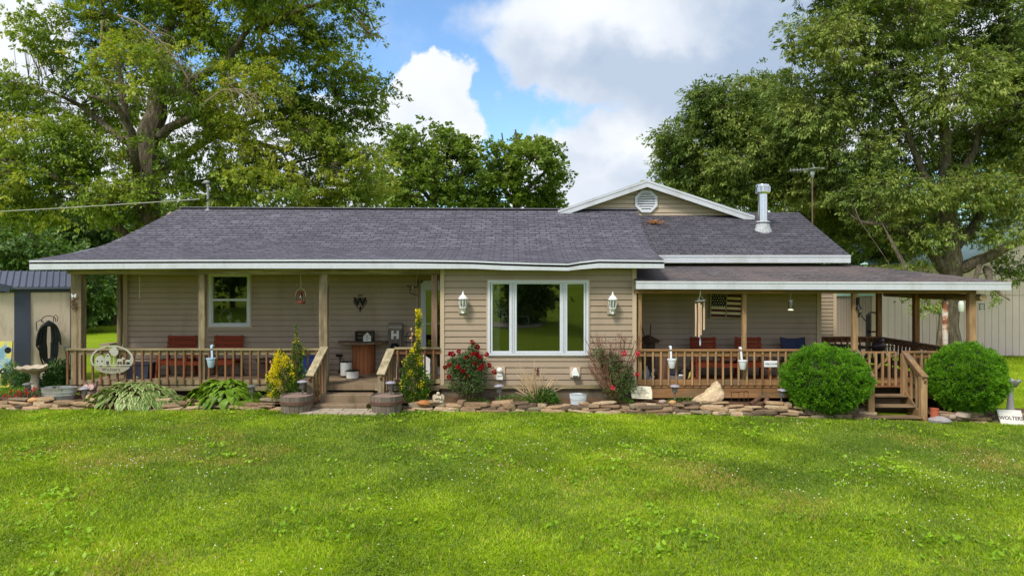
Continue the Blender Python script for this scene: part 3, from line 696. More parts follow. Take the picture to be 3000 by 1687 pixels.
    for x in (8.32, 9.53):
        mb = MB(); mb.prism([(.0, .46), (.0, .1), (-.62, -.3), (-.86, -.3), (-.86, -.12)], x, x+.035, 'x'); mb.build('stringer', ow_x, st)
    stair_rail(9.56, 1.34, 9.60, .82, -.72, ow_y, ow_z, ow_z, 3, capw=.14, gnd=-.3)
    stair_rail(8.40, 1.34, 8.37, .82, -.72, ow_y, ow_z, ow_z, 3, capw=.14, gnd=-.3)
    g_ = thing_part('gate', H); gx0, gx1, gy0 = 8.55, 9.42, .06
    mb = MB(); mb.box(gx0, gx1, gy0, gy0+.035, Z(1036), Z(1030)); mb.box(gx0, gx1, gy0, gy0+.035, .56, .62); mb.bar((gx0+.05, gy0+.02, .62), (gx1-.1, gy0+.02, Z(1040)), .03, .06); mb.build('gate_frame', ow_x, g_)
    for k in range(6): mb = MB(); mb.box(-.025, .025, -.02, .02, 0, Z(1031)-.5); mb.build('baluster', ow_z, g_, loc=(gx0+.03+k*.162, gy0-.023, .5))

house()
# ------------------------------------------------------------------ outbuildings
def shed():
    th = R(32); px0 = X(44, 2.7)
    T = thing('garden_shed', 'small beige garden shed with dark grey metal roof and corner trim left of the house', 'shed', (px0, 2.7, 0), th)
    wallm = paint('weathered beige panel', (210, 194, 174), .8, .1, 1.2, stain=(128, 118, 92), stainfac=.7); dk = paint('dark grey trim', (70, 76, 92), .6, .08, 2.)
    t = NT('grey ribbed roof'); rf = t.m; t.put(t.b, 'Base Color', (*lin((92, 98, 116)), 1)); t.put(t.b, 'Roughness', .4); t.put(t.b, 'Metallic', .3)
    L, D, h = 1.39, 1.5, 2.72
    mb = MB(); mb.box(0.03, L, 0.03, D, -.05, h); mb.prism([(0.03, h), (D, h), (D/2, h+.42)], 0.03, L, 'x'); mb.build('wall', wallm, T)
    mb = MB(); mb.box(-.02, .36, -.005, .027, -.05, h); mb.box(-.02, .012, .03, .3, -.05, h); mb.box(L-.08, L+.02, -.005, .027, -.05, h); mb.box(-.02, L+.02, -.006, .027, h-.19+.2, h+.19); mb.build('corner_trim', dk, T)
    # left hand wing of the shed with the big gable to the left
    mb = MB(); mb.box(-2.5, -.001, .01, D, -.05, h); mb.build('wall', wallm, T)
    mb = MB()
    for sgn in (0, 1):
        y0, y1 = (-.12, D/2) if not sgn else (D+.12, D/2); z0, z1 = h+.16, h+.62; nr = 26
        for k in range(nr):
            xa, xb = -2.6+4.1*k/nr, -2.6+4.1*(k+1)/nr; xm = xa+(xb-xa)*.25
            vs = [(xa, y0, z0+.03), (xm, y0, z0), (xb-.02, y0, z0), (xb, y0, z0+.03)]; ws = [(x, y1, z+(z1-z0)) for x, _, z in vs]
            mb.add(vs+ws, [(0, 1, 5, 4), (1, 2, 6, 5), (2, 3, 7, 6)])
    mb.box(-2.6, 1.5, -.13, -.11, h+.1, h+.165); mb.build('roof', rf, T)
    mb = MB(); mb.bar((-.1, -.15, h+.1), (-2.5, -.15, h+.75), .04, .2); mb.build('rake_board', dk, T)
    mb = MB(); mb.box(-2.6, L+.1, -.1, 0., -.12, .06); mb.build('skid', gw_x, T)
    m = T.matrix_world if False else Matrix.Translation((px0, 2.7, 0)) @ Matrix.Rotation(th, 4, 'Z')
    # hose hung in a long coil
    hz = thing('garden_hose', 'long black coiled garden hose hanging on the shed wall', 'hose', m @ Vector((.80, -.12, 1.02)), th)
    hm = paint('black hose rubber', (30, 36, 38), .4, .3, 6.); rng = random.Random(3)
    mb = MB()
    for k in range(26):
        w = .08+.0105*k+rng.uniform(-.012, .012); top = .86+rng.uniform(-.04, .04)-.003*k; bot = -.30+rng.uniform(-.12, .1)
        pts = []
        for i in range(25):
            t = 2*math.pi*i/24; s_ = math.sin(t); c_ = math.cos(t); wz = (top+bot)/2+(top-bot)/2*s_; ww = w*(1-.28*max(0, -s_))*(.75+.25*abs(s_)) if s_ < 0 else w*(1-.12*s_)
            pts.append((ww*.9*math.copysign(abs(c_)**.55, c_), -.02*(k % 4)-.003*k, wz))
        mb.tube(pts, .015, 6, cap=False)
    mb.build('hose_coil', hm, hz, smooth=True)
    mb = MB(); mb.tube([(.0+.17*math.cos(t), -.06, .9+.13*math.sin(t)) for t in np.linspace(-.3, math.pi+.3, 12)], .011, 5); mb.tube([(.1, -.05, .8), (.12, -.08, 1.0), (.17, -.06, 1.06), (.22, -.05, .98), (.2, -.05, .85)], .009, 5)
    mb.tube([(-.28, -.04, .6), (-.3, -.05, .85), (-.2, -.05, .92), (-.12, -.05, .84)], .012, 5); mb.box(-.05, .05, -.02, .02, .72, .86); mb.build('hose_hanger', black, hz)
    sp = thing('outdoor_tap', 'grey outdoor water tap with short dark hose on the shed wall', 'tap', m @ Vector((1.20, -.04, .95)), th)
    mb = MB(); mb.box(-.05, .09, -.05, .0, .15, .19); mb.lathe([(.03, .06), (.03, .17)], (0, -.03, 0), 8); mb.build('valve', galv, sp)
    mb = MB(); mb.tube([(.0, -.04, .1), (.02, -.06, -.15), (-.05, -.06, -.4), (-.12, -.05, -.65)], .012, 6); mb.build('hose', hm, sp, smooth=True)
shed()

def barn():
    by = 11.0
    t = NT('beige barn panel'); v = t.obj(); w = t.n('ShaderNodeSeparateXYZ'); t.L.new(v, w.inputs[0])
    f = t.noise(v, .6, 5.); col = t.ramp(f, [(.3, lin((222, 200, 196))), (.7, lin((238, 218, 214)))]); t.put(t.b, 'Base Color', col); t.put(t.b, 'Roughness', .85); bm_ = t.m
    green = paint('pale green metal roof', (158, 188, 180), .45, .12, 2., metal=.1)
    B = thing('barn', 'large beige barn with vertical boards and pale green metal roof behind the deck', 'barn', (14.8, by, 0))
    def wallstrip(name, x0, x1, z0, zfun, lap=.28, wy=0.):
        mb = MB(); x = x0; k = 0
        while x < x1-.01:
            xb = min(x+lap, x1); za, zb = zfun(x), zfun(xb); mb.prism([(x+.009, z0), (xb-.009, z0), (xb-.009, zb), (x+.009, za)], wy-.03, wy+.06); mb.prism([(xb-.009, z0), (xb+.009, z0), (xb+.009, zb), (xb-.009, zb)], wy+.012, wy+.06)
            x = xb
        return mb.build(name, bm_, B)
    X0 = X(2560, by)-14.8
    sx = X(2835, by)-14.8
    def zt(x): return 3.75 if x < sx else min(3.95+(x-sx)*.42, 3.95+5.*.42-(max(0, x-sx-5)*.42)) 
    wallstrip('wall', X0, sx+10, -.3, lambda x: min(zt(x), 2.44)); wallstrip('wall', X0, sx+10, 2.46, zt)
    mb = MB(); mb.box(X0-.1, X0+.05, -.05, .07, -.3, 3.7); mb.box(X0, sx+10, .07, 8, -.3, 3.6); mb.build('corner_trim', trim_m, B)
    # lower roof, sloping up and away; taller gable to the right
    mb = MB()
    def ribbed(p00, p10, p01, p11, n):
        p00, p10, p01, p11 = map(Vector, (p00, p10, p01, p11))
        for k in range(n):
            a_, b_ = k/n, (k+1)/n; q = [p00.lerp(p10, a_), p00.lerp(p10, b_), p01.lerp(p11, a_), p01.lerp(p11, b_)]; m0 = q[0].lerp(q[1], .3)+Vector((0, 0, -.035)); m1 = q[2].lerp(q[3], .3)+Vector((0, 0, -.035))
            mb.add([q[0], m0, q[1], q[2], m1, q[3]], [(0, 1, 4, 3), (1, 2, 5, 4)])
    ribbed((X0-.4, -.35, 3.7), (sx+.2, -.35, 3.7), (X0+.9, 4.0, 5.0), (sx+.2, 4.0, 5.0), 22)
    ribbed((sx-.3, -.3, 3.88), (sx-.3, 8, 3.88), (sx+5, -.3, 3.95+5.*.42+.05), (sx+5, 8, 3.95+5*.42+.05), 30)
    ribbed((sx+10.3, -.3, 3.88), (sx+10.3, 8, 3.88), (sx+5, -.3, 3.95+5.*.42+.05), (sx+5, 8, 3.95+5*.42+.05), 30)
    mb.build('roof', green, B)
    # sliding door with green track cover
    D = thing_part('sliding_door', B); x0, x1 = X(2400, by)-14.8, X(2558, by)-14.8; mb = MB(); x = x0
    dm = paint('grey beige door metal', (158, 142, 130), .7, .06, 1.)
    while x < x1: mb.box(x, x+.085, -.02, .02, -.2, 2.5); mb.box(x+.085, x+.11, -.0, .02, -.2, 2.5); x += .11
    mb.build('door_panel', dm, D); mb = MB(); mb.box(x0, x1, -.1, -.022, 2.42, 2.58); mb.build('track_cover', green, D)
    mb = MB(); mb.box(x0-.2, x1, .02, .1, -.2, 3.4); mb.build('wall', bm_, D)
    G = thing('garage', 'tan lap sided garage corner between the house and the barn', 'garage', (11.5, 7., 0))
    siding('wall', (-4., 0), (1, 0), X(2440, 7)-11.5+4, -.1, 3.2, vinyl, G, lap=.127); siding('wall', (X(2440, 7)-11.5, 0), (0, 1), 3.4, -.1, 3.2, vinyl, G, lap=.127)
    mb = MB(); mb.box(X(2440, 7)-11.5, X(2449, 7)-11.5, -.04, .05, -.1, 3.2); mb.build('corner_trim', trim_m, G)
    mb = MB(); mb.box(-4, X(2449, 7)-11.48, -.3, 3.5, 3.2, 3.3); mb.build('roof', sh_porch, G)
    # welder / hand truck shape by the sliding door
    q = thing('hand_truck', 'black upright hand truck standing by the barn door', 'hand truck', (X(2555, 9), 9., 0))
    mb = MB(); mb.tube([(-.2, 0, .1), (-.2, 0, 1.75), (-.1, 0, 1.85), (.1, 0, 1.85), (.2, 0, 1.75), (.2, 0, .1)], .03, 6); mb.box(-.2, .2, -.02, .02, .5, .56); mb.box(-.2, .2, -.02, .02, 1.1, 1.16); mb.box(-.2, -.05, -.02, .02, .2, 1.8); mb.build('frame', black, q)
    mb = MB(); mb.lathe([(.0, -.03), (.13, -.03), (.13, .03), (.0, .03)], (0, 0, 0), 14); mb.build('wheel', black, q, loc=(-.26, 0, .13), rot=(0, R(90), 0)); o = mb.build('wheel', black, q, loc=(.26, 0, .13), rot=(0, R(90), 0))
    mb = MB(); mb.tube([(-.2, 0, 1.5), (-.5, 0, 1.82)], .02, 5); mb.box(-.6, -.4, -.02, .02, 1.8, 1.85); mb.build('handle', black, q)
barn()

# ------------------------------------------------------------------ roof furniture
def rooftop():
    T = thing('television_antenna', 'tall thin television antenna with short fins standing behind the right end of the roof', 'antenna', (X(2380, 6.), 6., 0))
    zt = Z(512, 6.)
    mb = MB(); mb.tube([(0, 0, 0), (0, 0, zt)], .024, 8); mb.build('mast', paint('rust-spotted mast', (120, 96, 84), .6, .3, 4., metal=.4), T)
    mb = MB(); mb.lathe([(.04, -.1), (.075, .0), (.075, .1), (.03, .14)], (0, 0, zt), 10); mb.tube([(-.75, 0, zt+.14), (.4, 0, zt+.2)], .018, 5)
    for k in range(7): x = -.72+.11*k; mb.tube([(x, -.12-.015*k, zt+.14+.005*k), (x, .12+.015*k, zt+.14+.005*k)], .008, 4); mb.tube([(x, 0, zt+.08), (x, 0, zt+.22)], .008, 4)
    mb.lathe([(.2, .17), (.22, .18), (.22, .195), (.1, .22), (0, .23)], (.08, 0, zt), 18); mb.tube([(.08, 0, zt+.2), (.0, 0, zt+.38)], .012, 4); mb.tube([(.2, 0, zt+.2), (.45, .1, zt+.26)], .012, 4)
    mb.build('antenna_head', galv, T)
    T = thing('service_mast', 'grey electrical service mast rising from the left end of the roof ridge', 'service mast', (X(609, 4.3), 4.3, 5.2))
    pm = paint('mast grey', (150, 150, 152), .5, .1, 3., metal=.4)
    mb = MB(); mb.lathe([(.034, -.6), (.034, .82)], (0, 0, 0), 10); mb.lathe([(.1, -.02), (.09, .02), (.04, .06)], (0, 0, 0), 12); mb.lathe([(.055, .74), (.055, .8)], (0, 0, 0), 10); mb.build('pole', pm, T)
    mb = MB(); mb.ball((-.04, 0, .88), .08, 2, (1.3, .8, .7)); mb.box(-.16, .0, -.05, .05, .84, .88); mb.build('weatherhead', pm, T)
    mb = MB(); mb.tube([(-.12, 0, .87), (-.28, 0, .66), (-.36, 0, .5), (-.2, 0, .42), (-.02, 0, .5)], .01, 4); mb.tube([(-.04, -.05, .3), (.04, -.05, .34)], .02, 4); mb.build('service_wire', black, T)
    mb = MB(); xs = np.linspace(X(585, 4.3), -40, 30); x0 = xs[0]
    mb.tube([(x, 4.3+(x0-x)*.12, 5.56-.62*math.sin(min(1, (x0-x)/24)*math.pi)*.62+.0*x) for x in xs], .016, 5)
    tag(mb.build('overhead_cable', paint('twisted grey cable', (158, 158, 150), .6, .3, 30.)), 'pale overhead electric cable sagging from the roof mast to the left', 'cable')
rooftop()

# ------------------------------------------------------------------ wall fixtures
def fixtures():
    milk = paint('white lamp enamel', (238, 240, 240), .35, .03, 3.)
    T = thing('wall_lantern', 'white coach lantern on the siding left of the picture window', 'wall light', (X(1358), -.02, Z(905)), 0, 'white coach lanterns')
    mb = MB(); mb.box(-.117, .117, -.03, .0, -.115, .13); mb.build('mounting_block', paint('grey tan block', (160, 150, 132), .6, .08, 3.), T, bevel=.004)
    mb = MB(); mb.box(-.05, .05, -.06, -.03, -.07, .08); mb.lathe([(.012, -.11), (.03, -.09), (.02, -.05), (.045, -.02), (.06, .02), (.085, .035), (.085, .05), (.0, .052)], (0, -.16, 0), 12)
    for sx_ in (-1, 1): mb.tube([(0, -.04, .03), (sx_*.05, -.08, -.05), (sx_*.03, -.12, -.09), (0, -.15, -.08)], .009, 5)
    mb.tube([(0, -.03, .0), (0, -.16, .0)], .014, 5); mb.build('bracket', milk, T, smooth=True)
    mb = MB(); mb.lathe([(.066, .055), (.092, .14), (.092, .2), (.076, .25)], (0, -.16, 0), 8); mb.build('lamp_glass', glass_l, T)
    mb = MB()
    for k in range(8):
        t = 2*math.pi*k/8; c_, s_ = math.cos(t), math.sin(t); mb.tube([(.07*c_, -.16+.07*s_, .05), (.097*c_, -.16+.097*s_, .14), (.097*c_, -.16+.097*s_, .2), (.08*c_, -.16+.08*s_, .26)], .0075, 4)
    mb.lathe([(.118, .245), (.122, .262), (.10, .275), (.07, .33), (.03, .355), (.022, .375), (.03, .385), (.012, .41), (.018, .425), (.0, .45)], (0, -.16, 0), 16); mb.build('lamp_cage', milk, T, smooth=True)
    mb = MB(); mb.lathe([(.0, .06), (.03, .07), (.035, .14), (.02, .2), (0, .21)], (0, -.16, 0), 10); mb.build('bulb', milk, T, smooth=True)
    dup(T, (X(1792), -.02, Z(907)), 0, 'white coach lantern on the siding right of the picture window')
    T = thing('security_light', 'white round security light low on the siding behind the red rose bush', 'security light', (X(1464), -.02, Z(1095)), 0)
    mb = MB(); mb.box(-.13, .13, -.028, .0, -.13, .19); mb.build('mounting_block', trim_m, T)
    mb = MB(); mb.box(-.075, .075, -.13, -.03, -.12, -.02); mb.box(-.055, .055, -.15, -.04, -.02, .02); mb.lathe([(.035, .0), (.035, .06)], (0, -.09, 0), 10); mb.ball((0, -.13, .11), .07, 2); mb.build('lamp_head', milk, T, smooth=True)
    T = thing('security_light', 'white hooded security light on the siding right of centre beneath the picture window', 'security light', (X(1684), -.02, Z(1090)), 0)
    mb = MB(); mb.box(-.13, .13, -.028, .0, -.12, .13); mb.build('mounting_block', trim_m, T)
    mb = MB(); mb.ball((0, -.1, .06), .062, 2); mb.prism([(-.08, -.1), (.06, -.1), (.09, -.04), (.05, .06), (-.05, .07), (-.09, .0)], -.17, -.03); mb.build('lamp_head', milk, T, smooth=True)
    mb = MB(); mb.box(-.07, .06, -.176, -.172, -.092, -.06); mb.build('sensor', black, T)
    T = thing('wall_outlet', 'small brown metal brackets on the siding below the picture window', 'outlet', (X(1571), -.02, Z(1087)))
    mb = MB(); mb.box(-.06, -.03, -.03, .0, -.09, .08); mb.box(.02, .05, -.03, 0, -.09, .08); mb.box(-.03, .02, -.025, .0, .03, .06); mb.build('bracket', rust, T)
    # black iron ornament with a W
    T = thing('iron_wall_ornament', 'black iron scroll ornament bearing the letter W on the porch wall', 'wall ornament', (X(1056, WY), WY-.03, Z(885, WY)))
    text('W', 'letter', .30, black, T, (0, -.03, .0), depth=.012, bold=.012)
    mb = MB()
    for s_ in (-1, 1):
        mb.tube([(s_*(.09+.09*math.sin(t)*(1-.08*t)), 0, .02-.1*math.cos(t)*(1-.04*t)) for t in np.linspace(.2, 5.4, 18)], .008, 5)
        mb.tube([(s_*(.15+.03*math.cos(t)), 0, .02+.03*math.sin(t)) for t in np.linspace(0, 6.2, 10)], .006, 4)
        mb.tube([(s_*.11, 0, -.1), (s_*.06, 0, -.17), (0, 0, -.2)], .008, 5); mb.tube([(s_*.01, 0, .2), (s_*.06, 0, .22), (s_*.05, 0, .17), (0, 0, .16)], .008, 4)
    mb.tube([(0, 0, -.1), (0, -.02, -.27)], .015, 6); mb.ball((0, 0, -.16), .03, 1); mb.build('scrollwork', black, T)
    T = thing('cable_coil', 'loose black cable hooked over a small bracket near the front door', 'cable', (X(1208, WY), WY-.04, Z(845, WY)))
    mb = MB(); mb.tube([(-.14, 0, .07), (.0, -.02, .03), (.15, -.01, .05), (.16, 0, .25)], .012, 5); mb.tube([(.04, -.02, .03), (-.06, -.03, -.02), (-.06, -.03, -.12), (.02, -.03, -.15), (.16, 0, -.2)], .01, 5); mb.build('cable', black, T, smooth=True)
    mb = MB(); mb.box(.0, .03, -.04, 0, -.01, .05); mb.build('clip', milk, T)
    # flag in an old window frame
    ang = R(2.2); T = thing('flag_window_art', 'stars and stripes flag painted on glass in an old wooden window frame', 'wall art', (X(2125, WY), WY-.07, Z(895, WY))); T.rotation_euler = (0, ang, 0)
    fw, fh = .445, .355; mb = MB()
    for b_ in ((-fw, fw, -fh, -fh+.05), (-fw, fw, fh-.05, fh), (-fw, -fw+.035, -fh+.05, fh-.05), (fw-.045, fw, -fh+.05, fh-.05), (-.012, .012, -fh+.05, fh-.05)): mb.box(b_[0], b_[1], -.03, .015, b_[2], b_[3])
    mb.build('window_frame', wood('painted old frame', (176, 164, 130), (120, 104, 76), 'x'), T)
    cream = paint('cream stripe', (220, 208, 172), .6, .1, 5.); redm = paint('dark red stripe', (78, 18, 26), .6, .15, 5.); navy = paint('navy canton', (16, 20, 38), .6, .1, 5.)
    mb = MB(); x0, x1, z1, z0 = -fw+.035, fw-.045, fh-.05, -fh+.05; hs = (z1-z0)/9
    for k in range(9): mb.m = 0 if k % 2 else 1; mb.box(x0, x1, -.008, .0, z1-hs*(k+1), z1-hs*k)
    mb.build('stripes', [cream, redm], T)
    mb = MB(); mb.box(x0, -.012, -.014, -.0085, z1-hs*5, z1); mb.build('canton', navy, T)
    mb = MB()
    for r_ in range(5):
        for c_ in range(6 if r_ % 2 == 0 else 5):
            cx_ = x0+.04+.065*c_+(.03 if r_ % 2 else 0); cz_ = z1-.04-.068*r_; st = []
            for k in range(10): t = math.pi/2+k*math.pi/5; q = .021 if k % 2 == 0 else .009; st.append((cx_+q*math.cos(t), cz_+q*math.sin(t)))
            mb.prism(st, -.018, -.0145)
    mb.build('stars', cream, T)
fixtures()

# ------------------------------------------------------------------ hanging things
def hanging():
    T = thing('hanging_lantern', 'rusty old kerosene lantern hanging from the left porch beam', 'lantern', (X(880), .02, Z(890)))
    mb = MB(); mb.lathe([(.105, .0), (.11, .03), (.10, .055), (.06, .07), (.055, .08)], (0, 0, 0), 16); mb.lathe([(.05, .20), (.06, .225), (.045, .25), (.06, .26), (.05, .29), (.03, .31), (.0, .32)], (0, 0, 0), 14)
    for s_ in (-1, 1): mb.tube([(s_*.10, 0, .03), (s_*.115, 0, .14), (s_*.08, 0, .27), (s_*.03, 0, .3)], .012, 6)
    mb.build('lantern_frame', rust, T, smooth=True)
    mb = MB(); mb.lathe([(.035, .08), (.062, .13), (.055, .17), (.038, .2)], (0, 0, 0), 14); mb.build('globe', glass('smoky globe', (.75, .6, .6), .1), T, smooth=True)
    mb = MB(); mb.tube([(.12*math.cos(t)+0, 0, .22+.16*math.sin(t)) for t in np.linspace(-.3, math.pi+.3, 14)], .006, 5); mb.tube([(0, 0, .38), (.015, 0, .47), (0, 0, .6), (0, 0, .72)], .006, 5); mb.build('bail', paint('pale wire', (180, 170, 130), .6, .1, 4.), T)
    mb = MB(); mb.tube([(0, 0, 0), (.01, .0, .25), (0, 0, .58)], .007, 4)
    tag(mb.build('cord', paint('off white cord', (200, 190, 160), .8, .1, 5.), loc=(X(408, .4), .4, Z(875, .4))), 'thin pale cord dangling from the left porch ceiling', 'cord')
    # bamboo wind chime
    bam = wood('bamboo', (222, 194, 166), (188, 154, 126), 'z')
    T = thing('wind_chime', 'bamboo wind chime with a pale blue sail hanging at the right porch', 'wind chime', (X(2048), -.1, Z(880)))
    mb = MB(); mb.prism([(.14*math.cos(t), .13*math.sin(t)) for t in np.linspace(0, 2*math.pi, 17)[:-1]], -.012, .012, 'z'); mb.build('disc', galv, T, rot=(0, R(-6), 0))
    mb = MB()
    for t in (0, 2.1, 4.2): mb.tube([(.11*math.cos(t), .1*math.sin(t), .0), (0, 0, .13)], .004, 4)
    mb.tube([(0, 0, .13), (.005, 0, .2), (0, 0, .26)], .012, 5); mb.tube([(0, 0, 0), (.0, 0, -.95)], .003, 4); mb.build('string', paint('white string', (215, 215, 210), .8, .05, 5.), T)
    for x, y, z0, z1 in ((-.105, 0, -.86, -.07), (-.045, -.07, -.88, -.05), (.0, -.05, -.83, -.09), (.09, 0, -.71, -.03), (-.02, .09, -.8, -.06)):
        mb = MB(); mb.tube([(0, 0, z0), (.004, 0, (z0+z1)/2), (0, 0, z1)], .024, 10); mb.build('chime_tube', bam, T, loc=(x, y, 0))
    mb = MB(); mb.ball((0, 0, -1.0), .1, 2, (.2, .06, 1.)); mb.build('sail', paint('pale blue sail', (196, 208, 228), .4, .05, 4.), T, smooth=True)
    mb = MB(); mb.lathe([(0, -.52), (.05, -.51), (.05, -.49), (0, -.48)], (0, 0, 0), 12); mb.build('clapper', bam, T)
    T = thing('hummingbird_feeder', 'clear hummingbird feeder hanging by a thin wire over the right porch', 'bird feeder', (X(2314), -.05, Z(910)))
    mb = MB(); mb.lathe([(.04, .05), (.055, .09), (.05, .2), (.035, .24)], (0, 0, 0), 14); mb.build('jar', glass_l, T, smooth=True)
    mb = MB(); mb.lathe([(.055, .0), (.07, .015), (.065, .03), (.035, .05)], (0, 0, 0), 16); mb.build('base', paint('pale yellow base', (236, 232, 206), .5, .1, 5.), T, smooth=True)
    mb = MB(); mb.lathe([(.045, .22), (.045, .26), (.02, .28)], (0, 0, 0), 14); mb.tube([(0, 0, .28), (0, 0, .50)], .006, 4); mb.build('cap', galv, T)
    T = thing('windbell', 'small dark iron bell fixed to the deck post left of the steps', 'bell', (X(2507), -.1, Z(905)))
    mb = MB(); mb.lathe([(.075, .0), (.06, .04), (.035, .10), (.02, .12), (0, .13)], (0.02, 0, 0), 14); mb.box(-.02, .04, .0, .05, .1, .28); mb.tube([(.01, 0, .12), (.01, 0, .26)], .012, 5); mb.tube([(.02, 0, 0), (.02, 0, -.14)], .01, 4); mb.box(0, .04, -.005, .005, -.2, -.12); mb.build('bell', black, T)
    T = thing('rusty_pipe_chime', 'long rusty metal tube hanging above the right hand round bush', 'hanging tube', (X(2765), -.05, 0))
    t = NT('rust and white flaking tube'); f = t.noise(t.obj(), 5., 6., .6); t.put(t.b, 'Base Color', t.ramp(f, [(.46, lin((196, 186, 172))), (.53, lin((160, 116, 88))), (.6, lin((120, 70, 46)))])); t.put(t.b, 'Roughness', .8)
    mb = MB(); mb.lathe([(.066, Z(1040)), (.066, Z(997)), (.06, Z(996.5)), (.06, Z(995)), (.066, Z(994.5)), (.066, Z(884)), (.05, Z(881))], (0, 0, 0), 16); mb.build('tube', t.m, T, smooth=True)
    mb = MB(); mb.tube([(0, 0, Z(882)), (0, 0, Z(852))], .008, 5); mb.tube([(-.05, 0, Z(882)), (0, 0, Z(870)), (.05, 0, Z(882))], .006, 4); mb.build('hook', black, T)
    reed = NT('reed'); f = reed.noise(reed.obj((30, .8, 30)), 1., 3.); reed.put(reed.b, 'Base Color', reed.ramp(f, [(.3, lin((98, 84, 60))), (.7, lin((170, 146, 108)))]))
    mb = MB(); mb.tube([(11.36, 4.1, 2.66), (11.37, 2., 2.64), (11.36, -.22, 2.66)], .085, 14)
    tag(mb.build('rolled_reed_blind', reed.m, smooth=True), 'rolled up reed blind hung along the right side of the deck', 'blind')
    # feeders in the tree
    T = thing('bird_feeder', 'pale cylindrical bird feeder hanging beside the tree trunk right of the deck', 'bird feeder', (X(2816, 3.), 3., Z(914, 3.)))
    mb = MB(); mb.lathe([(.06, 0), (.075, .02), (.075, .26), (.05, .31), (.0, .33)], (0, 0, 0), 16); mb.build('tube', paint('milky feeder tube', (205, 216, 200), .4, .1, 4.), T, smooth=True)
    mb = MB(); mb.tube([(0, 0, .33), (0, 0, .62)], .006, 4); mb.lathe([(.0, .3), (.03, .34), (0, .37)], (0, 0, 0), 8); mb.build('hanger', rust, T)
    T = thing('bird_feeder', 'clear caged bird feeder hanging right of the last deck post', 'bird feeder', (X(2877, 3.), 3., Z(909, 3.)))
    mb = MB(); mb.lathe([(.07, 0), (.07, .18), (.03, .22)], (0, 0, 0), 12); mb.build('tube', glass_l, T, smooth=True)
    mb = MB(); mb.tube([(0, 0, .22), (0, 0, .6)], .006, 4)
    for z in (0, .07, .14, .2): mb.lathe([(.085, z), (.09, z+.006), (.085, z+.012)], (0, 0, 0), 14)
    mb.build('cage', galv, T)
    # planters hooked over the railings
    def hook(px, pxm, ctop, ptop, pbot, m, label, cat='hanging planter', y=-.17):
        T = thing('hanging_planter', label, cat, (X(px, y), y, Z(pbot, y)), 0, 'small bucket planters hooked over the railings'); h = Z(ptop, y)-Z(pbot, y); r = .105
        mb = MB(); mb.lathe([(.062, .0), (.066, .005), (r-.004, h-.03), (r+.008, h-.028), (r+.01, h), (r-.008, h), (.06, .03)], (0, 0, 0), 20, sy=.85); mb.build('bucket', m, T, smooth=True)
        mb = MB(); mb.lathe([(r-.012, h-.02), (0, h-.012)], (0, 0, 0), 16, sy=.85); mb.build('potting_soil', soil, T)
        zt = Z(ctop, y)-Z(pbot, y); mb = MB(); dx = X(pxm, y)-X(px, y); pts = [(0, .06, h-.06), (dx*.5, .075, (h+zt)/2), (dx, .075, zt-.03), (dx, .1, zt), (dx, .16, zt+.002), (dx, .19, zt-.05)]
        for a_, b_ in zip(pts[:-1], pts[1:]): mb.bar(a_, b_, .05, .01, (0, 1, 0) if abs(b_[2]-a_[2]) > .02 else (0, 0, 1))
        mb.build('hook', m, T)
    bl = paint('pale blue plastic', (176, 200, 224), .4, .05, 3.); wh = paint('white plastic', (226, 230, 236), .4, .05, 3.)
    hook(618, 615, 1012, 1048, 1076, bl, 'pale blue bucket planter hooked over the left porch railing')
    hook(1968, 1967, 1015, 1051, 1078, wh, 'white bucket planter on the right railing nearer the picture window')
    hook(2176, 2173, 1018, 1055, 1082, wh, 'white bucket planter on the right railing nearer the welcome sign')
    T = thing('welcome_sign', 'small white welcome sign hung on a garden stake before the right railing', 'sign', (X(2258, -.25), -.25, Z(1066, -.25)))
    mb = MB(); mb.box(-.16, .16, -.008, .008, -.075, .075); mb.build('sign_board', wh, T, bevel=.012); text('WELCOME', 'lettering', .062, black, T, (0, -.01, 0), depth=.002)
    mb = MB(); mb.tube([(-.2, .02, -.75), (-.2, .02, .22), (-.1, .02, .14), (.16, .02, .12)], .008, 5); mb.tube([(-.1, 0, .07), (-.1, 0, .14)], .005, 4); mb.tube([(.1, 0, .07), (.1, 0, .13)], .005, 4); mb.build('stake', black, T)
hanging()

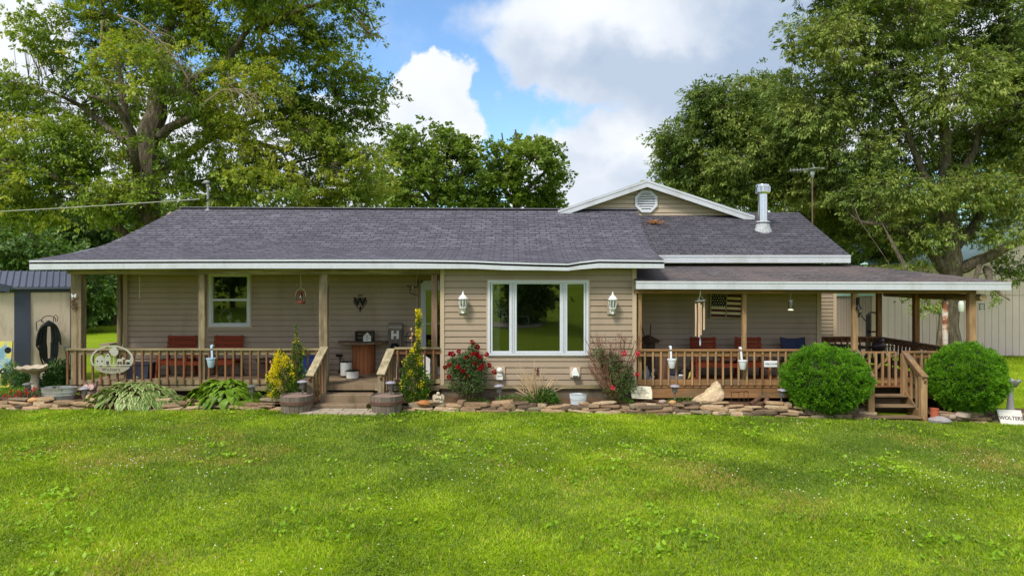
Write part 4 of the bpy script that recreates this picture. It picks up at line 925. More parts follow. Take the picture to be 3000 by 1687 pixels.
# ------------------------------------------------------------------ porch furniture
def furniture():
    def bench(x, y, w, gap, label, z):
        T = thing('double_bench', label, 'bench', (x, y, z), 0, 'red two seat porch benches')
        ww = w; xs = (0, w+gap)
        for xo in xs:
            mb = MB()
            for k in range(4): zc = .62+.125*k; yb = .30+.07*(zc-.6)/.45; mb.box(xo-ww/2, xo+ww/2, yb, yb+.022, zc-.055, zc+.055) if k != 0 else None
            mb.bar((xo-ww/2+.05, .33, .4), (xo-ww/2+.05, .42, 1.06), .035, .07); mb.bar((xo+ww/2-.05, .33, .4), (xo+ww/2-.05, .42, 1.06), .035, .07); mb.build('backrest', benchm, T)
            mb = MB()
            for k in range(5): mb.box(xo-ww/2, xo+ww/2, -.2+.11*k, -.2+.11*k+.09, .42, .445)
            mb.build('seat', benchm, T)
            mb = MB()
            for s_ in (-1, 1): mb.box(xo+s_*(ww/2-.02)-.04, xo+s_*(ww/2-.02)+.04, -.22, .36, .63, .655)
            mb.build('armrest', benchm, T)
        mb = MB(); mb.box(ww/2-.05, ww/2+gap+.05, -.22, .34, .56, .58); mb.build('middle_table', benchm, T)
        mb = MB(); mb.box(-ww/2, xs[1]+ww/2, -.235, -.21, .33, .43); mb.box(-ww/2, xs[1]+ww/2, .3, .32, .33, .43); mb.build('apron', benchm, T)
        for xl in (-ww/2+.02, ww/2-.02, xs[1]-ww/2+.02, xs[1]+ww/2-.02):
            mb = MB(); mb.bar((0, -.16, .63), (0, -.28, 0), .045, .08, (0, 1, 0)); mb.build('leg', benchm, T, loc=(xl, 0, 0)); mb = MB(); mb.bar((0, .28, .45), (0, .40, 0), .045, .08, (0, 1, 0)); mb.build('leg', benchm, T, loc=(xl, 0, 0))
    bench(X(517, 1.5), 1.45, .78, .48, 'red wooden double bench with slatted backs on the left porch below the window', .52)
    bench(X(2069, 1.2), 1.15, .70, .50, 'red wooden double bench with slatted backs on the right porch below the flag', .50)
    T = thing('camping_chair', 'folding camping chair with dark blue fabric back at the right end of the porch', 'chair', (X(2334, 1.3), 1.3, .5))
    nv = paint('navy fabric', (52, 60, 88), .9, .1, 10.)
    mb = MB(); mb.add([(-.33, .28, 1.06), (-.12, .33, 1.02), (.12, .33, 1.02), (.33, .28, 1.06), (-.26, .1, .45), (-.1, .2, .42), (.1, .2, .42), (.26, .1, .45)], [(0, 1, 5, 4), (1, 2, 6, 5), (2, 3, 7, 6)]); mb.build('backrest', nv, T)
    mb = MB(); mb.box(-.26, .26, -.3, .12, .4, .42); mb.build('seat', nv, T)
    for x in (-.3, .3):
        for y0, y1 in ((-.3, .3), (.3, -.3)): mb = MB(); mb.tube([(0, y0, 0), (0, y1, .62 if y1 < 0 else .45)], .012, 5); mb.build('leg', black, T, loc=(x, 0, 0))
        mb = MB(); mb.tube([(x, .12, .4), (x*1.08, .28, 1.06)], .012, 5); mb.box(x-.04, x+.04, -.3, .2, .6, .62); mb.build('armrest', black, T)
    # spool table
    brd = wood('spool drum wood', (176, 116, 78), (110, 64, 42), 'z'); top = wood('old table top', (140, 120, 100), (84, 68, 54), 'x')
    T = thing('cable_spool_table', 'half round table made from a wooden cable spool against the porch wall', 'table', (X(1066, 1.9), 1.9, .52))
    half = lambda r, n=24: [(r*math.cos(t), -r*math.sin(t)) for t in np.linspace(0, math.pi, n)]
    mb = MB(); mb.prism(half(.68), .86, .91, 'z'); mb.build('tabletop', top, T, bevel=.006)
    mb = MB(); mb.prism([(x-.06, y) for x, y in half(.6)], .0, .045, 'z'); mb.build('base_disc', top, T, bevel=.006)
    mb = MB(); n = 9
    for k in range(n):
        t0, t1 = math.pi*k/n+.015, math.pi*(k+1)/n-.015; mb.prism([(.31*math.cos(t0), -.31*math.sin(t0)), (.31*math.cos(t1), -.31*math.sin(t1)), (.27*math.cos(t1), -.27*math.sin(t1)), (.27*math.cos(t0), -.27*math.sin(t0))], .045, .86, 'z')
    mb.prism(half(.29), .046, .859, 'z'); mb.build('drum', brd, T)
    T = thing('wooden_crate', 'dark wooden crate standing on its side on the half round table', 'crate', (X(1068, 1.6), 1.62, 1.43))
    gw = wood('dark crate wood', (104, 96, 86), (58, 52, 46), 'x'); mb = MB()
    mb.box(-.24, .24, -.13, .13, .0, .02); mb.box(-.24, .24, -.13, .13, .27, .29); mb.box(-.24, -.22, -.13, .13, .02, .27); mb.box(.22, .24, -.13, .13, .02, .27)
    mb.box(-.22, .22, .11, .125, .02, .09); mb.box(-.22, .22, .11, .125, .12, .18); mb.box(-.22, .22, .11, .125, .21, .27); mb.build('crate_box', gw, T)
    T = thing('birdhouse', 'white house shaped ornament with a dark heart wreath inside the crate', 'ornament', (X(1076, 1.5), 1.5, 1.452))
    mb = MB(); mb.prism([(-.1, 0), (.1, 0), (.1, .14), (0, .235), (-.1, .14)], -.03, .05); mb.build('body', paint('chalk white', (214, 212, 204), .7, .05, 6.), T)
    mb = MB(); pts = []
    for k in range(16):
        t = 2*math.pi*k/16; hx = .0045*16*math.sin(t)**3; hz = .0045*(13*math.cos(t)-5*math.cos(2*t)-2*math.cos(3*t)-math.cos(4*t)); mb.ball((hx, -.034, .115+hz), .009, 1)
    mb.lathe([(0, -.008), (.018, -.008), (.018, 0)], (0, 0, 0), 8); mb.ball((0, -.034, .12), .016, 1); mb.build('wreath', black, T)
    T = thing('letter_board', 'tall grey plank sign with white H and small dark wreath beside the door', 'sign board', (X(1157, 1.72), 1.68, .53)); T.rotation_euler = (R(-5), 0, R(0))
    pw = wood('grey plank', (128, 118, 110), (78, 70, 66), 'z'); mb = MB()
    for k in range(3): mb.box(-.185+.125*k, -.185+.125*k+.12, -.02, .01, 0, 1.40)
    mb.box(-.185, .185, .01, .03, .1, .2); mb.box(-.185, .185, .01, .03, 1.1, 1.2); mb.build('plank_board', pw, T, bevel=.004)
    mb = MB(); mb.box(-.18, .18, -.028, -.021, 1.22, 1.37); mb.build('nameplate', wood('plate wood', (150, 140, 130), (92, 84, 78), 'x'), T)
    wl = paint('white letter paint', (226, 224, 218), .7, .05, 6.)
    text('H', 'letter', .30, wl, T, (0, -.03, 1.06), depth=.006, bold=.016)
    mb = MB()
    for s_ in (-1, 1):
        for z_ in (.965, 1.155): mb.box(s_*.062-.035, s_*.062+.035, -.036, -.026, z_-.008, z_+.008)
    mb.build('serif', wl, T); text('Welcome to the', 'lettering', .05, wl, T, (0, -.03, 1.28), depth=.001)
    rng = np.random.default_rng(3); n = 500; t = rng.uniform(0, 6.283, n); pos = np.stack([.085*np.cos(t), -.045+rng.normal(0, .01, n), .74+.085*np.sin(t)], 1)
    q = leafquads(pos, rng.normal(0, 1, (n, 3)), rng.normal(0, 1, (n, 3)), rng.uniform(.03, .06, n), .014*np.ones(n)); npmesh('wreath', q, 4, leafmat('dark wreath sprigs', [(28, 34, 26), (44, 52, 38)]), T)
    T = thing('wire_lantern_frame', 'small black wire lantern frame on the right hand railing section by the door', 'lantern frame', (X(1201, 1.2), 1.2, .52)); mb = MB()
    z0, z1 = .93-.0, Z(985, 1.2)-.52
    for x in (-.11, .11):
        for y in (-.11, .11): mb.tube([(x, y, 0), (x, y, z1), (x*.3, y*.3, z1+.13)], .007, 4)
    for z in (.05, .5, z0, z1): mb.tube([(-.11, -.11, z), (.11, -.11, z), (.11, .11, z), (-.11, .11, z), (-.11, -.11, z)], .006, 4)
    mb.build('wire_frame', black, T)
    enam = paint('white enamel', (226, 228, 228), .25, .03, 4.)
    T = thing('enamel_pot', 'tall white enamel pot with black rim beside the spool table', 'pot', (X(1014, 1.35), 1.35, .57)); mb = MB()
    mb.lathe([(.14, .0), (.148, .01), (.15, .35), (.155, .355), (.145, .36), (.14, .02), (0, .02)], (0, 0, 0), 24); mb.build('pot_body', enam, T, smooth=True); mb = MB(); mb.lathe([(.154, .348), (.16, .356), (.154, .364)], (0, 0, 0), 24); mb.tube([(-.1, -.03, .44), (.08, -.16, .33)], .008, 5); mb.build('rim', black, T)
    T = thing('enamel_pot', 'low white enamel pot in front of the taller enamel pot', 'pot', (X(1033, 1.1), 1.1, .525)); mb = MB()
    mb.lathe([(.14, .0), (.16, .02), (.162, .19), (.17, .2), (.155, .2), (.15, .03), (0, .03)], (0, 0, 0), 24); mb.build('pot_body', enam, T, smooth=True)
    mb = MB(); mb.lathe([(.164, .19), (.172, .2), (.164, .21)], (0, 0, 0), 24); mb.tube([(-.16, 0, .19), (-.2, -.02, .18), (-.2, .03, .18), (-.16, .03, .19)], .007, 4); mb.tube([(.16, 0, .19), (.2, -.02, .18), (.2, .03, .18), (.16, .03, .19)], .007, 4); mb.build('rim', black, T)
    T = thing('leaning_panel', 'white cabinet panel leaning by the front door', 'panel', (X(1249, .9), .9, .53)); mb = MB(); mb.prism([(-.09, 0), (.09, 0), (.10, .52), (-.08, .64)], -.01, .03); mb.build('panel', enam, T)
    T = thing('level_stick', 'slim white measuring stick leaning behind the short railing', 'stick', (X(1163, .5), .5, .53)); mb = MB(); mb.box(-.018, .018, -.01, .01, 0, .68); mb.build('stick', enam, T, rot=(R(-6), 0, 0)); mb = MB(); mb.box(-.02, .02, -.022, -.011, .05, .06); mb.box(-.02, .02, -.022, -.011, .12, .13); mb.box(-.02, .02, -.022, -.011, .19, .2); mb.build('red_marks', paint('red mark', (190, 60, 60), .6, .1, 4.), T)
    T = thing('umbrella', 'closed black umbrella leaning behind the short railing', 'umbrella', (X(1173, .5), .55, .53)); mb = MB(); mb.lathe([(.01, 0), (.03, .12), (.035, .5), (.015, .56), (.008, .68)], (0, 0, 0), 8); mb.build('canopy', black, T)
    T = thing('storage_chest', 'dark brown wooden chest behind the short railing by the steps', 'chest', (X(1195, 1.), 1.3, .525)); mb = MB(); mb.box(-.55, .2, -.1, .3, 0, .6); mb.build('chest_body', wood('chest wood', (92, 72, 56), (58, 44, 34), 'x'), T); mb = MB(); mb.box(-.57, .22, -.12, .32, .602, .64); mb.build('lid', MATS['chest wood'], T)
    T = thing('planter_tub', 'dark brown tapering planter on the left porch behind the railing', 'planter', (X(786, 1.2), 1.2, .52)); mb = MB(); mb.lathe([(.2, 0), (.28, .42), (.31, .44), (.31, .5), (.28, .5), (.24, .44), (0, .42)], (0, 0, 0), 20); mb.build('pot', paint('dark brown clay', (62, 46, 40), .6, .15, 4.), T, smooth=True)
    T = thing('storage_bin', 'dark grey blue storage bin on the left porch behind the railing', 'bin', (X(850, 1.4), 1.4, .52)); mb = MB(); mb.prism([(-.19, 0), (.19, 0), (.23, .5), (-.23, .5)], -.15, .15); mb.build('bin_body', paint('slate plastic', (58, 62, 76), .5, .1, 3.), T); mb = MB(); mb.box(-.25, .25, -.17, .17, .502, .54); mb.build('lid', MATS['slate plastic'], T)
    T = thing('storage_bin', 'bright blue storage bin on the left porch beside the steps', 'bin', (X(906, 1.4), 1.4, .52)); mb = MB(); mb.prism([(-.15, 0), (.15, 0), (.18, .53), (-.18, .53)], -.14, .14); mb.build('bin_body', paint('blue plastic', (40, 62, 128), .45, .1, 3.), T); mb = MB(); mb.box(-.2, .2, -.16, .16, .532, .57); mb.build('lid', MATS['blue plastic'], T)
    T = thing('storage_bin', 'low dark bin behind the oval farm sign on the left porch', 'bin', (X(410, 1.2), 1.2, .52)); mb = MB(); mb.prism([(-.3, 0), (.3, 0), (.33, .36), (-.33, .36)], -.2, .2); mb.build('bin_body', MATS['slate plastic'], T); mb = MB(); mb.box(-.35, .35, -.22, .22, .362, .4); mb.build('lid', MATS['slate plastic'], T)
    T = thing('door_handle_lever', 'small dark iron latch on the wall beside the left porch steps', 'latch', (X(978, 1.2), WY-.03, Z(1040, WY))); mb = MB(); mb.box(-.12, .05, -.05, 0, -.03, .03); mb.box(-.02, .0, -.03, 0, -.5, .0); mb.ball((-.02, -.04, -.45), .05, 1); mb.build('latch', black, T)
    # right porch corner
    T = thing('roofed_lantern_stand', 'dark wooden stand with a small pitched roof at the left corner of the right porch', 'stand', (X(1898, 1.2), 1.2, .5)); dw = wood('dark stand wood', (86, 70, 56), (50, 40, 32), 'z')
    mb = MB(); mb.box(-.16, .16, -.14, .14, 0, .98); mb.build('body', dw, T); mb = MB(); mb.lathe([(.36, 0), (.1, .13), (.03, .16), (0, .17)], (0, 0, .98), 4); mb.box(-.25, .25, -.2, .2, .95, .98); mb.build('roof', dw, T)
    mb = MB(); mb.tube([(.06, 0, 1.1), (.08, 0, 1.42)], .014, 5); mb.tube([(-.08, 0, 1.1), (-.16, 0, 1.34)], .012, 5); mb.build('finial', black, T)
    T = thing('watering_can', 'grey blue watering can standing behind the right railing corner', 'watering can', (X(1892, .5), .5, .5)); mb = MB(); mb.lathe([(.1, 0), (.11, .02), (.09, .3), (.05, .36), (.05, .42)], (0, 0, 0), 16); mb.tube([(.08, 0, .08), (.18, 0, .22), (.22, 0, .34)], .02, 6); mb.build('can_body', paint('grey blue metal', (140, 152, 164), .4, .1, 4., metal=.3), T, smooth=True); mb = MB(); mb.tube([(.08, -.04, .12), (.16, -.06, .08), (.2, -.05, .16), (.12, -.04, .24)], .014, 6); mb.build('handle', enam, T, smooth=True)
    T = thing('log_stump', 'upright brown log section on the right porch floor', 'log', (X(1944, .9), .9, .5)); mb = MB(); mb.lathe([(.15, 0), (.16, .05), (.15, .3), (.155, .6), (.14, .62), (0, .62)], (0, 0, 0), 14); mb.build('log', wood('log bark', (116, 86, 68), (70, 50, 40), 'z'), T, smooth=True)
    T = thing('plastic_basin', 'white oval basin with dark lining on the right porch floor', 'basin', (X(1981, .6), .6, .5)); mb = MB(); mb.lathe([(.15, 0), (.165, .02), (.2, .17), (.21, .18), (.19, .18), (.15, .04), (0, .04)], (0, 0, 0), 20, sy=.7); mb.build('basin_body', enam, T, smooth=True); mb = MB(); mb.ball((-.05, 0, .2), .12, 2, (1, .7, .7)); mb.build('lining', paint('navy lining', (34, 36, 60), .7, .1, 4.), T, smooth=True)
    T = thing('yellow_bag', 'dark bag with pale yellow markings slumped on the right porch floor', 'bag', (X(2005, .9), .9, .5)); mb = MB(); mb.ball((0, 0, .16), .16, 2, (1, .7, 1.05), .06, 3); mb.build('bag_body', black, T, smooth=True); mb = MB(); mb.prism([(.06, .06), (.12, .12), (.13, .24), (.1, .22), (.08, .12)], -.13, -.1); mb.build('marking', paint('pale yellow', (206, 190, 110), .7, .1, 4.), T)
    # deck clutter beyond the gate
    T = thing('patio_table', 'round dark metal patio table on the deck beyond the gate', 'table', (9.3, 2.5, .5)); mb = MB(); mb.lathe([(.0, .70), (.62, .70), (.64, .715), (.62, .73), (0, .73)], (0, 0, 0), 28); mb.build('tabletop', wood('slatted dark top', (86, 72, 58), (52, 44, 36), 'x'), T)
    for k in range(4): t = math.pi/4+k*math.pi/2; mb = MB(); mb.tube([(.35*math.cos(t), .35*math.sin(t), .7), (.28*math.cos(t), .28*math.sin(t), .35), (.42*math.cos(t), .42*math.sin(t), 0)], .022, 6); mb.build('leg', black, T)
    T = thing('patio_chair', 'black metal patio chair behind the gate on the deck', 'chair', (9.6, 1.35, .5), R(200)); mb = MB(); mb.box(-.24, .24, -.24, .24, .41, .44); mb.build('seat', black, T)
    mb = MB(); mb.tube([(-.24, .24, .42), (-.26, .32, .86), (.26, .32, .86), (.24, .24, .42)], .016, 6)
    for k in range(6): x = -.18+.072*k; mb.tube([(x, .25, .44), (x, .32, .85)], .009, 4)
    mb.build('backrest', black, T)
    for x in (-.22, .22):
        for y in (-.22, .24): mb = MB(); mb.tube([(0, 0, .42), (.01*(1 if x > 0 else -1), 0, 0)], .015, 6); mb.build('leg', black, T, loc=(x, y, 0))
    T = thing('rocking_chair', 'dark brown rocking chair on the deck right of the gate', 'chair', (10.3, 1.3, .5), R(160)); db = wood('dark rocker wood', (78, 52, 40), (44, 30, 24), 'z')
    mb = MB(); mb.box(-.25, .25, -.24, .22, .4, .43); mb.build('seat', db, T); mb = MB()
    for k in range(6): x = -.21+.084*k; mb.bar((x, .22, .42), (x, .42, .98), .05, .015, (0, 1, 0))
    mb.bar((-.26, .4, .95), (.26, .4, .95), .04, .08); mb.build('backrest', db, T)
    for s_ in (-1, 1):
        mb = MB(); mb.tube([(s_*.25, -.4+.1*k, .03+.018*(k-4)**2*.35) for k in range(10)], .02, 5); mb.build('rocker', db, T); mb = MB(); mb.tube([(s_*.25, -.22, .05), (s_*.25, -.22, .62), (s_*.26, .3, .66)], .02, 6); mb.tube([(s_*.25, .2, .05), (s_*.25, .24, .44)], .02, 6); mb.build('armrest', db, T)
    T = thing('garden_statue', 'dark glazed figure ornament resting on the back railing of the deck', 'ornament', (10.35, 2.6, 1.1)); mb = MB(); mb.ball((0, 0, .1), .17, 2, (1.2, .7, 1), .12, 5, 3.); mb.ball((.05, 0, .26), .1, 2, (1, .9, 1), .12, 8, 3.); mb.build('figure', paint('glazed brown', (66, 50, 52), .25, .3, 8.), T, smooth=True); mb = MB(); mb.box(-.08, .08, -.08, .08, -.6, 0); mb.build('pedestal', black, T)
    # things on the sill inside the left window
    T = thing('desk_fan', 'white round fan standing inside the left window', 'fan', (X(672, 2.15), 2.15, Z(952, 2.15))); mb = MB(); mb.lathe([(.06, 0), (.05, .02), (.025, .04), (.022, .16)], (0, 0, 0), 14); mb.ball((0, -.02, .22), .07, 2); mb.build('fan_stand', enam, T, smooth=True)
    mb = MB(); mb.tube([(-.08+.17*math.cos(t), -.04, .21+.19*math.sin(t)) for t in np.linspace(0, 6.283, 26)], .008, 5); mb.build('fan_ring', enam, T)
    T = thing('mushroom_ornament', 'larger white mushroom ornament inside the left window', 'ornament', (X(697, 2.12), 2.12, Z(950, 2.12))); mb = MB(); mb.lathe([(.025, 0), (.018, .05), (.08, .06), (.07, .1), (.03, .13), (0, .135)], (0, 0, 0), 14); mb.build('mushroom', enam, T, smooth=True)
    T = thing('mushroom_ornament', 'smaller white mushroom ornament at the right end inside the left window', 'ornament', (X(722, 2.12), 2.12, Z(950, 2.12))); mb = MB(); mb.lathe([(.02, 0), (.014, .07), (.05, .08), (.045, .1), (0, .12)], (0, 0, 0), 12); mb.build('mushroom', enam, T, smooth=True)
furniture()
# ------------------------------------------------------------------ dry stone edging
def stone_edging():
    cols = [(176, 150, 118), (144, 118, 92), (186, 166, 136), (112, 94, 76), (152, 132, 106), (146, 134, 110)]
    mats = []
    for i, c in enumerate(cols):
        t = NT('field stone %d' % i); v = t.obj(); a_ = lin(c); f = t.noise(v, 5., 6., .65); g = t.noise(v, 22., 4.); h = t.noise(v, 2.2, 3.)
        col = t.ramp(f, [(.3, sc(a_, .4)), (.5, a_), (.7, sc(a_, 1.4))]); col = t.mix(t.ramp(h, [(.5, (0, 0, 0)), (.7, (.6,)*3)]), col, lin((104, 84, 62) if i % 2 else (176, 124, 84)))
        t.put(t.b, 'Base Color', col); t.put(t.b, 'Roughness', .95); t.bump(g, .012, 1.); mats.append(t.m)
    orange = paint('orange stone', (172, 116, 70), .9, .2, 5., bump=.01)
    rng = random.Random(11)
    def stone(L, D, Hh, seed):
        """flat ledge stone with chipped outline"""
        r_ = random.Random(seed); n = 8; pts = []
        for k in range(n):
            t = 2*math.pi*k/n+r_.uniform(-.2, .2); c_, s_ = math.cos(t), math.sin(t); q = (abs(c_)**5+abs(s_)**5)**(-1/5)*r_.uniform(.74, 1.06); pts.append((c_*q*L/2, s_*q*D/2))
        mb = MB(); vs = []; tz = r_.uniform(-.1, .1); tx = r_.uniform(-.09, .09)
        for s_, zz in ((.93, 0.), (1., .3), (.97, .7), (.92, 1.)):
            for (x, y) in pts: vs.append((x*s_, y*s_, Hh*(zz-.5)+(x*tx+y*tz)*(.4+zz*.6)+r_.uniform(-.11, .11)*Hh))
        fs = [tuple(range(n))[::-1], tuple(range(3*n, 4*n))]+[(i*n+k, i*n+(k+1) % n, (i+1)*n+(k+1) % n, (i+1)*n+k) for i in range(3) for k in range(n)]
        mb.add(vs, fs); return mb
    protos = []
    for k in range(22):
        L = 1.; mb = stone(1., 1., 1., k+5); me = bpy.data.meshes.new('stone'); me.from_pydata(mb.v, [], mb.f); me.materials.append(mats[k % 6]); protos.append(me)
    def run(label, x0, x1, layers, sparse=0.):
        T = thing('stone_edging', label, 'stone edging', (0, 0, 0)); cnt = 0
        for lay in range(layers):
            x = x0+rng.uniform(-.1, .1); z0 = .0
            while x < x1 and cnt < 100:
                L = rng.uniform(.16, .7) if lay else rng.uniform(.25, .8); h = rng.uniform(.032, .085); w = rng.uniform(.2, .3)
                xm = x+L/2
                if xm > x1+.15: break
                if lay == layers-1 and rng.random() < sparse: x += L; continue
                g = float(gz(xm, -.8)); me = rng.choice(protos)
                o = bpy.data.objects.new('stone', me); COL.objects.link(o); o.parent = T; o.scale = (L*1.12, w, h*1.1)
                o.location = (xm, -.80+lay*.045+rng.uniform(-.05, .05), g+.02+.062*lay+rng.uniform(-.02, .02)); o.rotation_euler = (rng.uniform(-.12, .12), rng.uniform(-.1, .1), rng.uniform(-.3, .3)+(math.pi if rng.random() < .5 else 0))
                if lay == 0 and rng.random() < .35: o.scale.z *= 1.5
                x += L*rng.uniform(.93, 1.05); cnt += 1
        return T
    run('low dry stacked stone edging in front of the left porch and hostas', -13.2, -5.4, 4, .5)
    Tm = run('dry stacked stone edging below the picture window between the barrel and the pale sign stone', -2.55, 3.1, 4, .35)
    run('dry stacked stone edging in front of the right porch and the left round bush', 3.15, 8.25, 5, .4)
    run('dry stacked stone edging right of the wooden steps beneath the right round bush', 9.95, 12.9, 4, .3)
    o = Tm
    # single stones
    def rock(name, label, loc, size, m, seed, rz=0.):
        mb = MB(); mb.ball((0, 0, 0), 1., 3, size, .09, seed, 2.2); q = tag(mb.build(name, m, loc=loc, rot=(0, 0, rz), smooth=True), label, 'rock'); return q
    rock('rock', 'orange brown stone on the edging left of the angel statue', (X(1242, -.75), -.78, Z(1180, -.75)), (.15, .1, .07), orange, 3)
    rock('rock', 'rounded tan rock on the edging left of the galvanised tub', (X(101, -.7), -.72, Z(1171, -.7)), (.13, .1, .06), paint('tan rock', (200, 158, 108), .9, .2, 5., bump=.01), 5)
    rock('rock', 'grey rock at the foot of the wooden steps', (X(2752, -.95), -.95, Z(1232, -.95)), (.26, .16, .1), paint('grey rock', (150, 144, 144), .9, .25, 5., bump=.015), 8)
    rock('rock', 'pinkish grey rock on the edging right of the terracotta pipe', (X(2822, -.85), -.82, Z(1216, -.85)), (.18, .14, .09), paint('pink grey rock', (170, 152, 140), .9, .25, 5., bump=.015), 13)
    rock('rock', 'small pale rock beside the pinkish grey rock', (X(2791, -.85), -.84, Z(1221, -.85)), (.085, .07, .06), MATS['pink grey rock'], 17)
    rock('rock', 'small tan stone beside the path light on the right edging', (X(1970, -.7), -.7, Z(1178, -.7)), (.08, .06, .05), MATS['tan rock'], 21)
    rock('rock', 'small pale stone on top of the edging left of the path light', (X(1941, -.7), -.7, Z(1176, -.7)), (.085, .07, .045), MATS['pink grey rock'], 23)
    # large boulder: outline of a tilted slab
    t = NT('boulder'); v = t.obj((1, 1, 2)); f = t.noise(v, 2.2, 7., .6, .4); g = t.noise(v, 16., 5.); t.put(t.b, 'Base Color', t.mix(.4, t.ramp(f, [(.3, lin((150, 118, 88))), (.45, lin((214, 190, 150))), (.6, lin((196, 166, 140))), (.75, lin((226, 208, 176)))]), t.ramp(g, [(.3, lin((120, 98, 76))), (.7, lin((232, 214, 180)))]))); t.put(t.b, 'Roughness', .95); t.bump(f, .05, .8)
    out = [(2027, 1172), (2034, 1166), (2065, 1150), (2072, 1140), (2088, 1132), (2096, 1120), (2104, 1117), (2112, 1126), (2116, 1140), (2123, 1152), (2120, 1164), (2112, 1174), (2094, 1183), (2066, 1185), (2036, 1180)]
    y = -.5; c = P(2080, 1156, y); pts = [(X(px, y)-c.x, Z(py, y)-c.z) for px, py in out]; n = len(pts); rg = random.Random(2); vs = []
    for (s_, yy) in ((.55, -.15), (.86, -.11), (1., -.02), (1., .06), (.8, .14)):
        for (a_, b_) in pts: vs.append((a_*s_+rg.uniform(-.012, .012), yy+rg.uniform(-.014, .014)-b_*-.18, b_*s_+rg.uniform(-.012, .012)))
    mb = MB(); mb.add(vs, [tuple(range(n)), tuple(range(4*n, 5*n))[::-1]]+[(i*n+k, (i+1)*n+k, (i+1)*n+(k+1) % n, i*n+(k+1) % n) for i in range(4) for k in range(n)])
    tag(mb.build('boulder', t.m, loc=c), 'large pale pointed boulder standing in the bed before the right porch', 'boulder')
stone_edging()

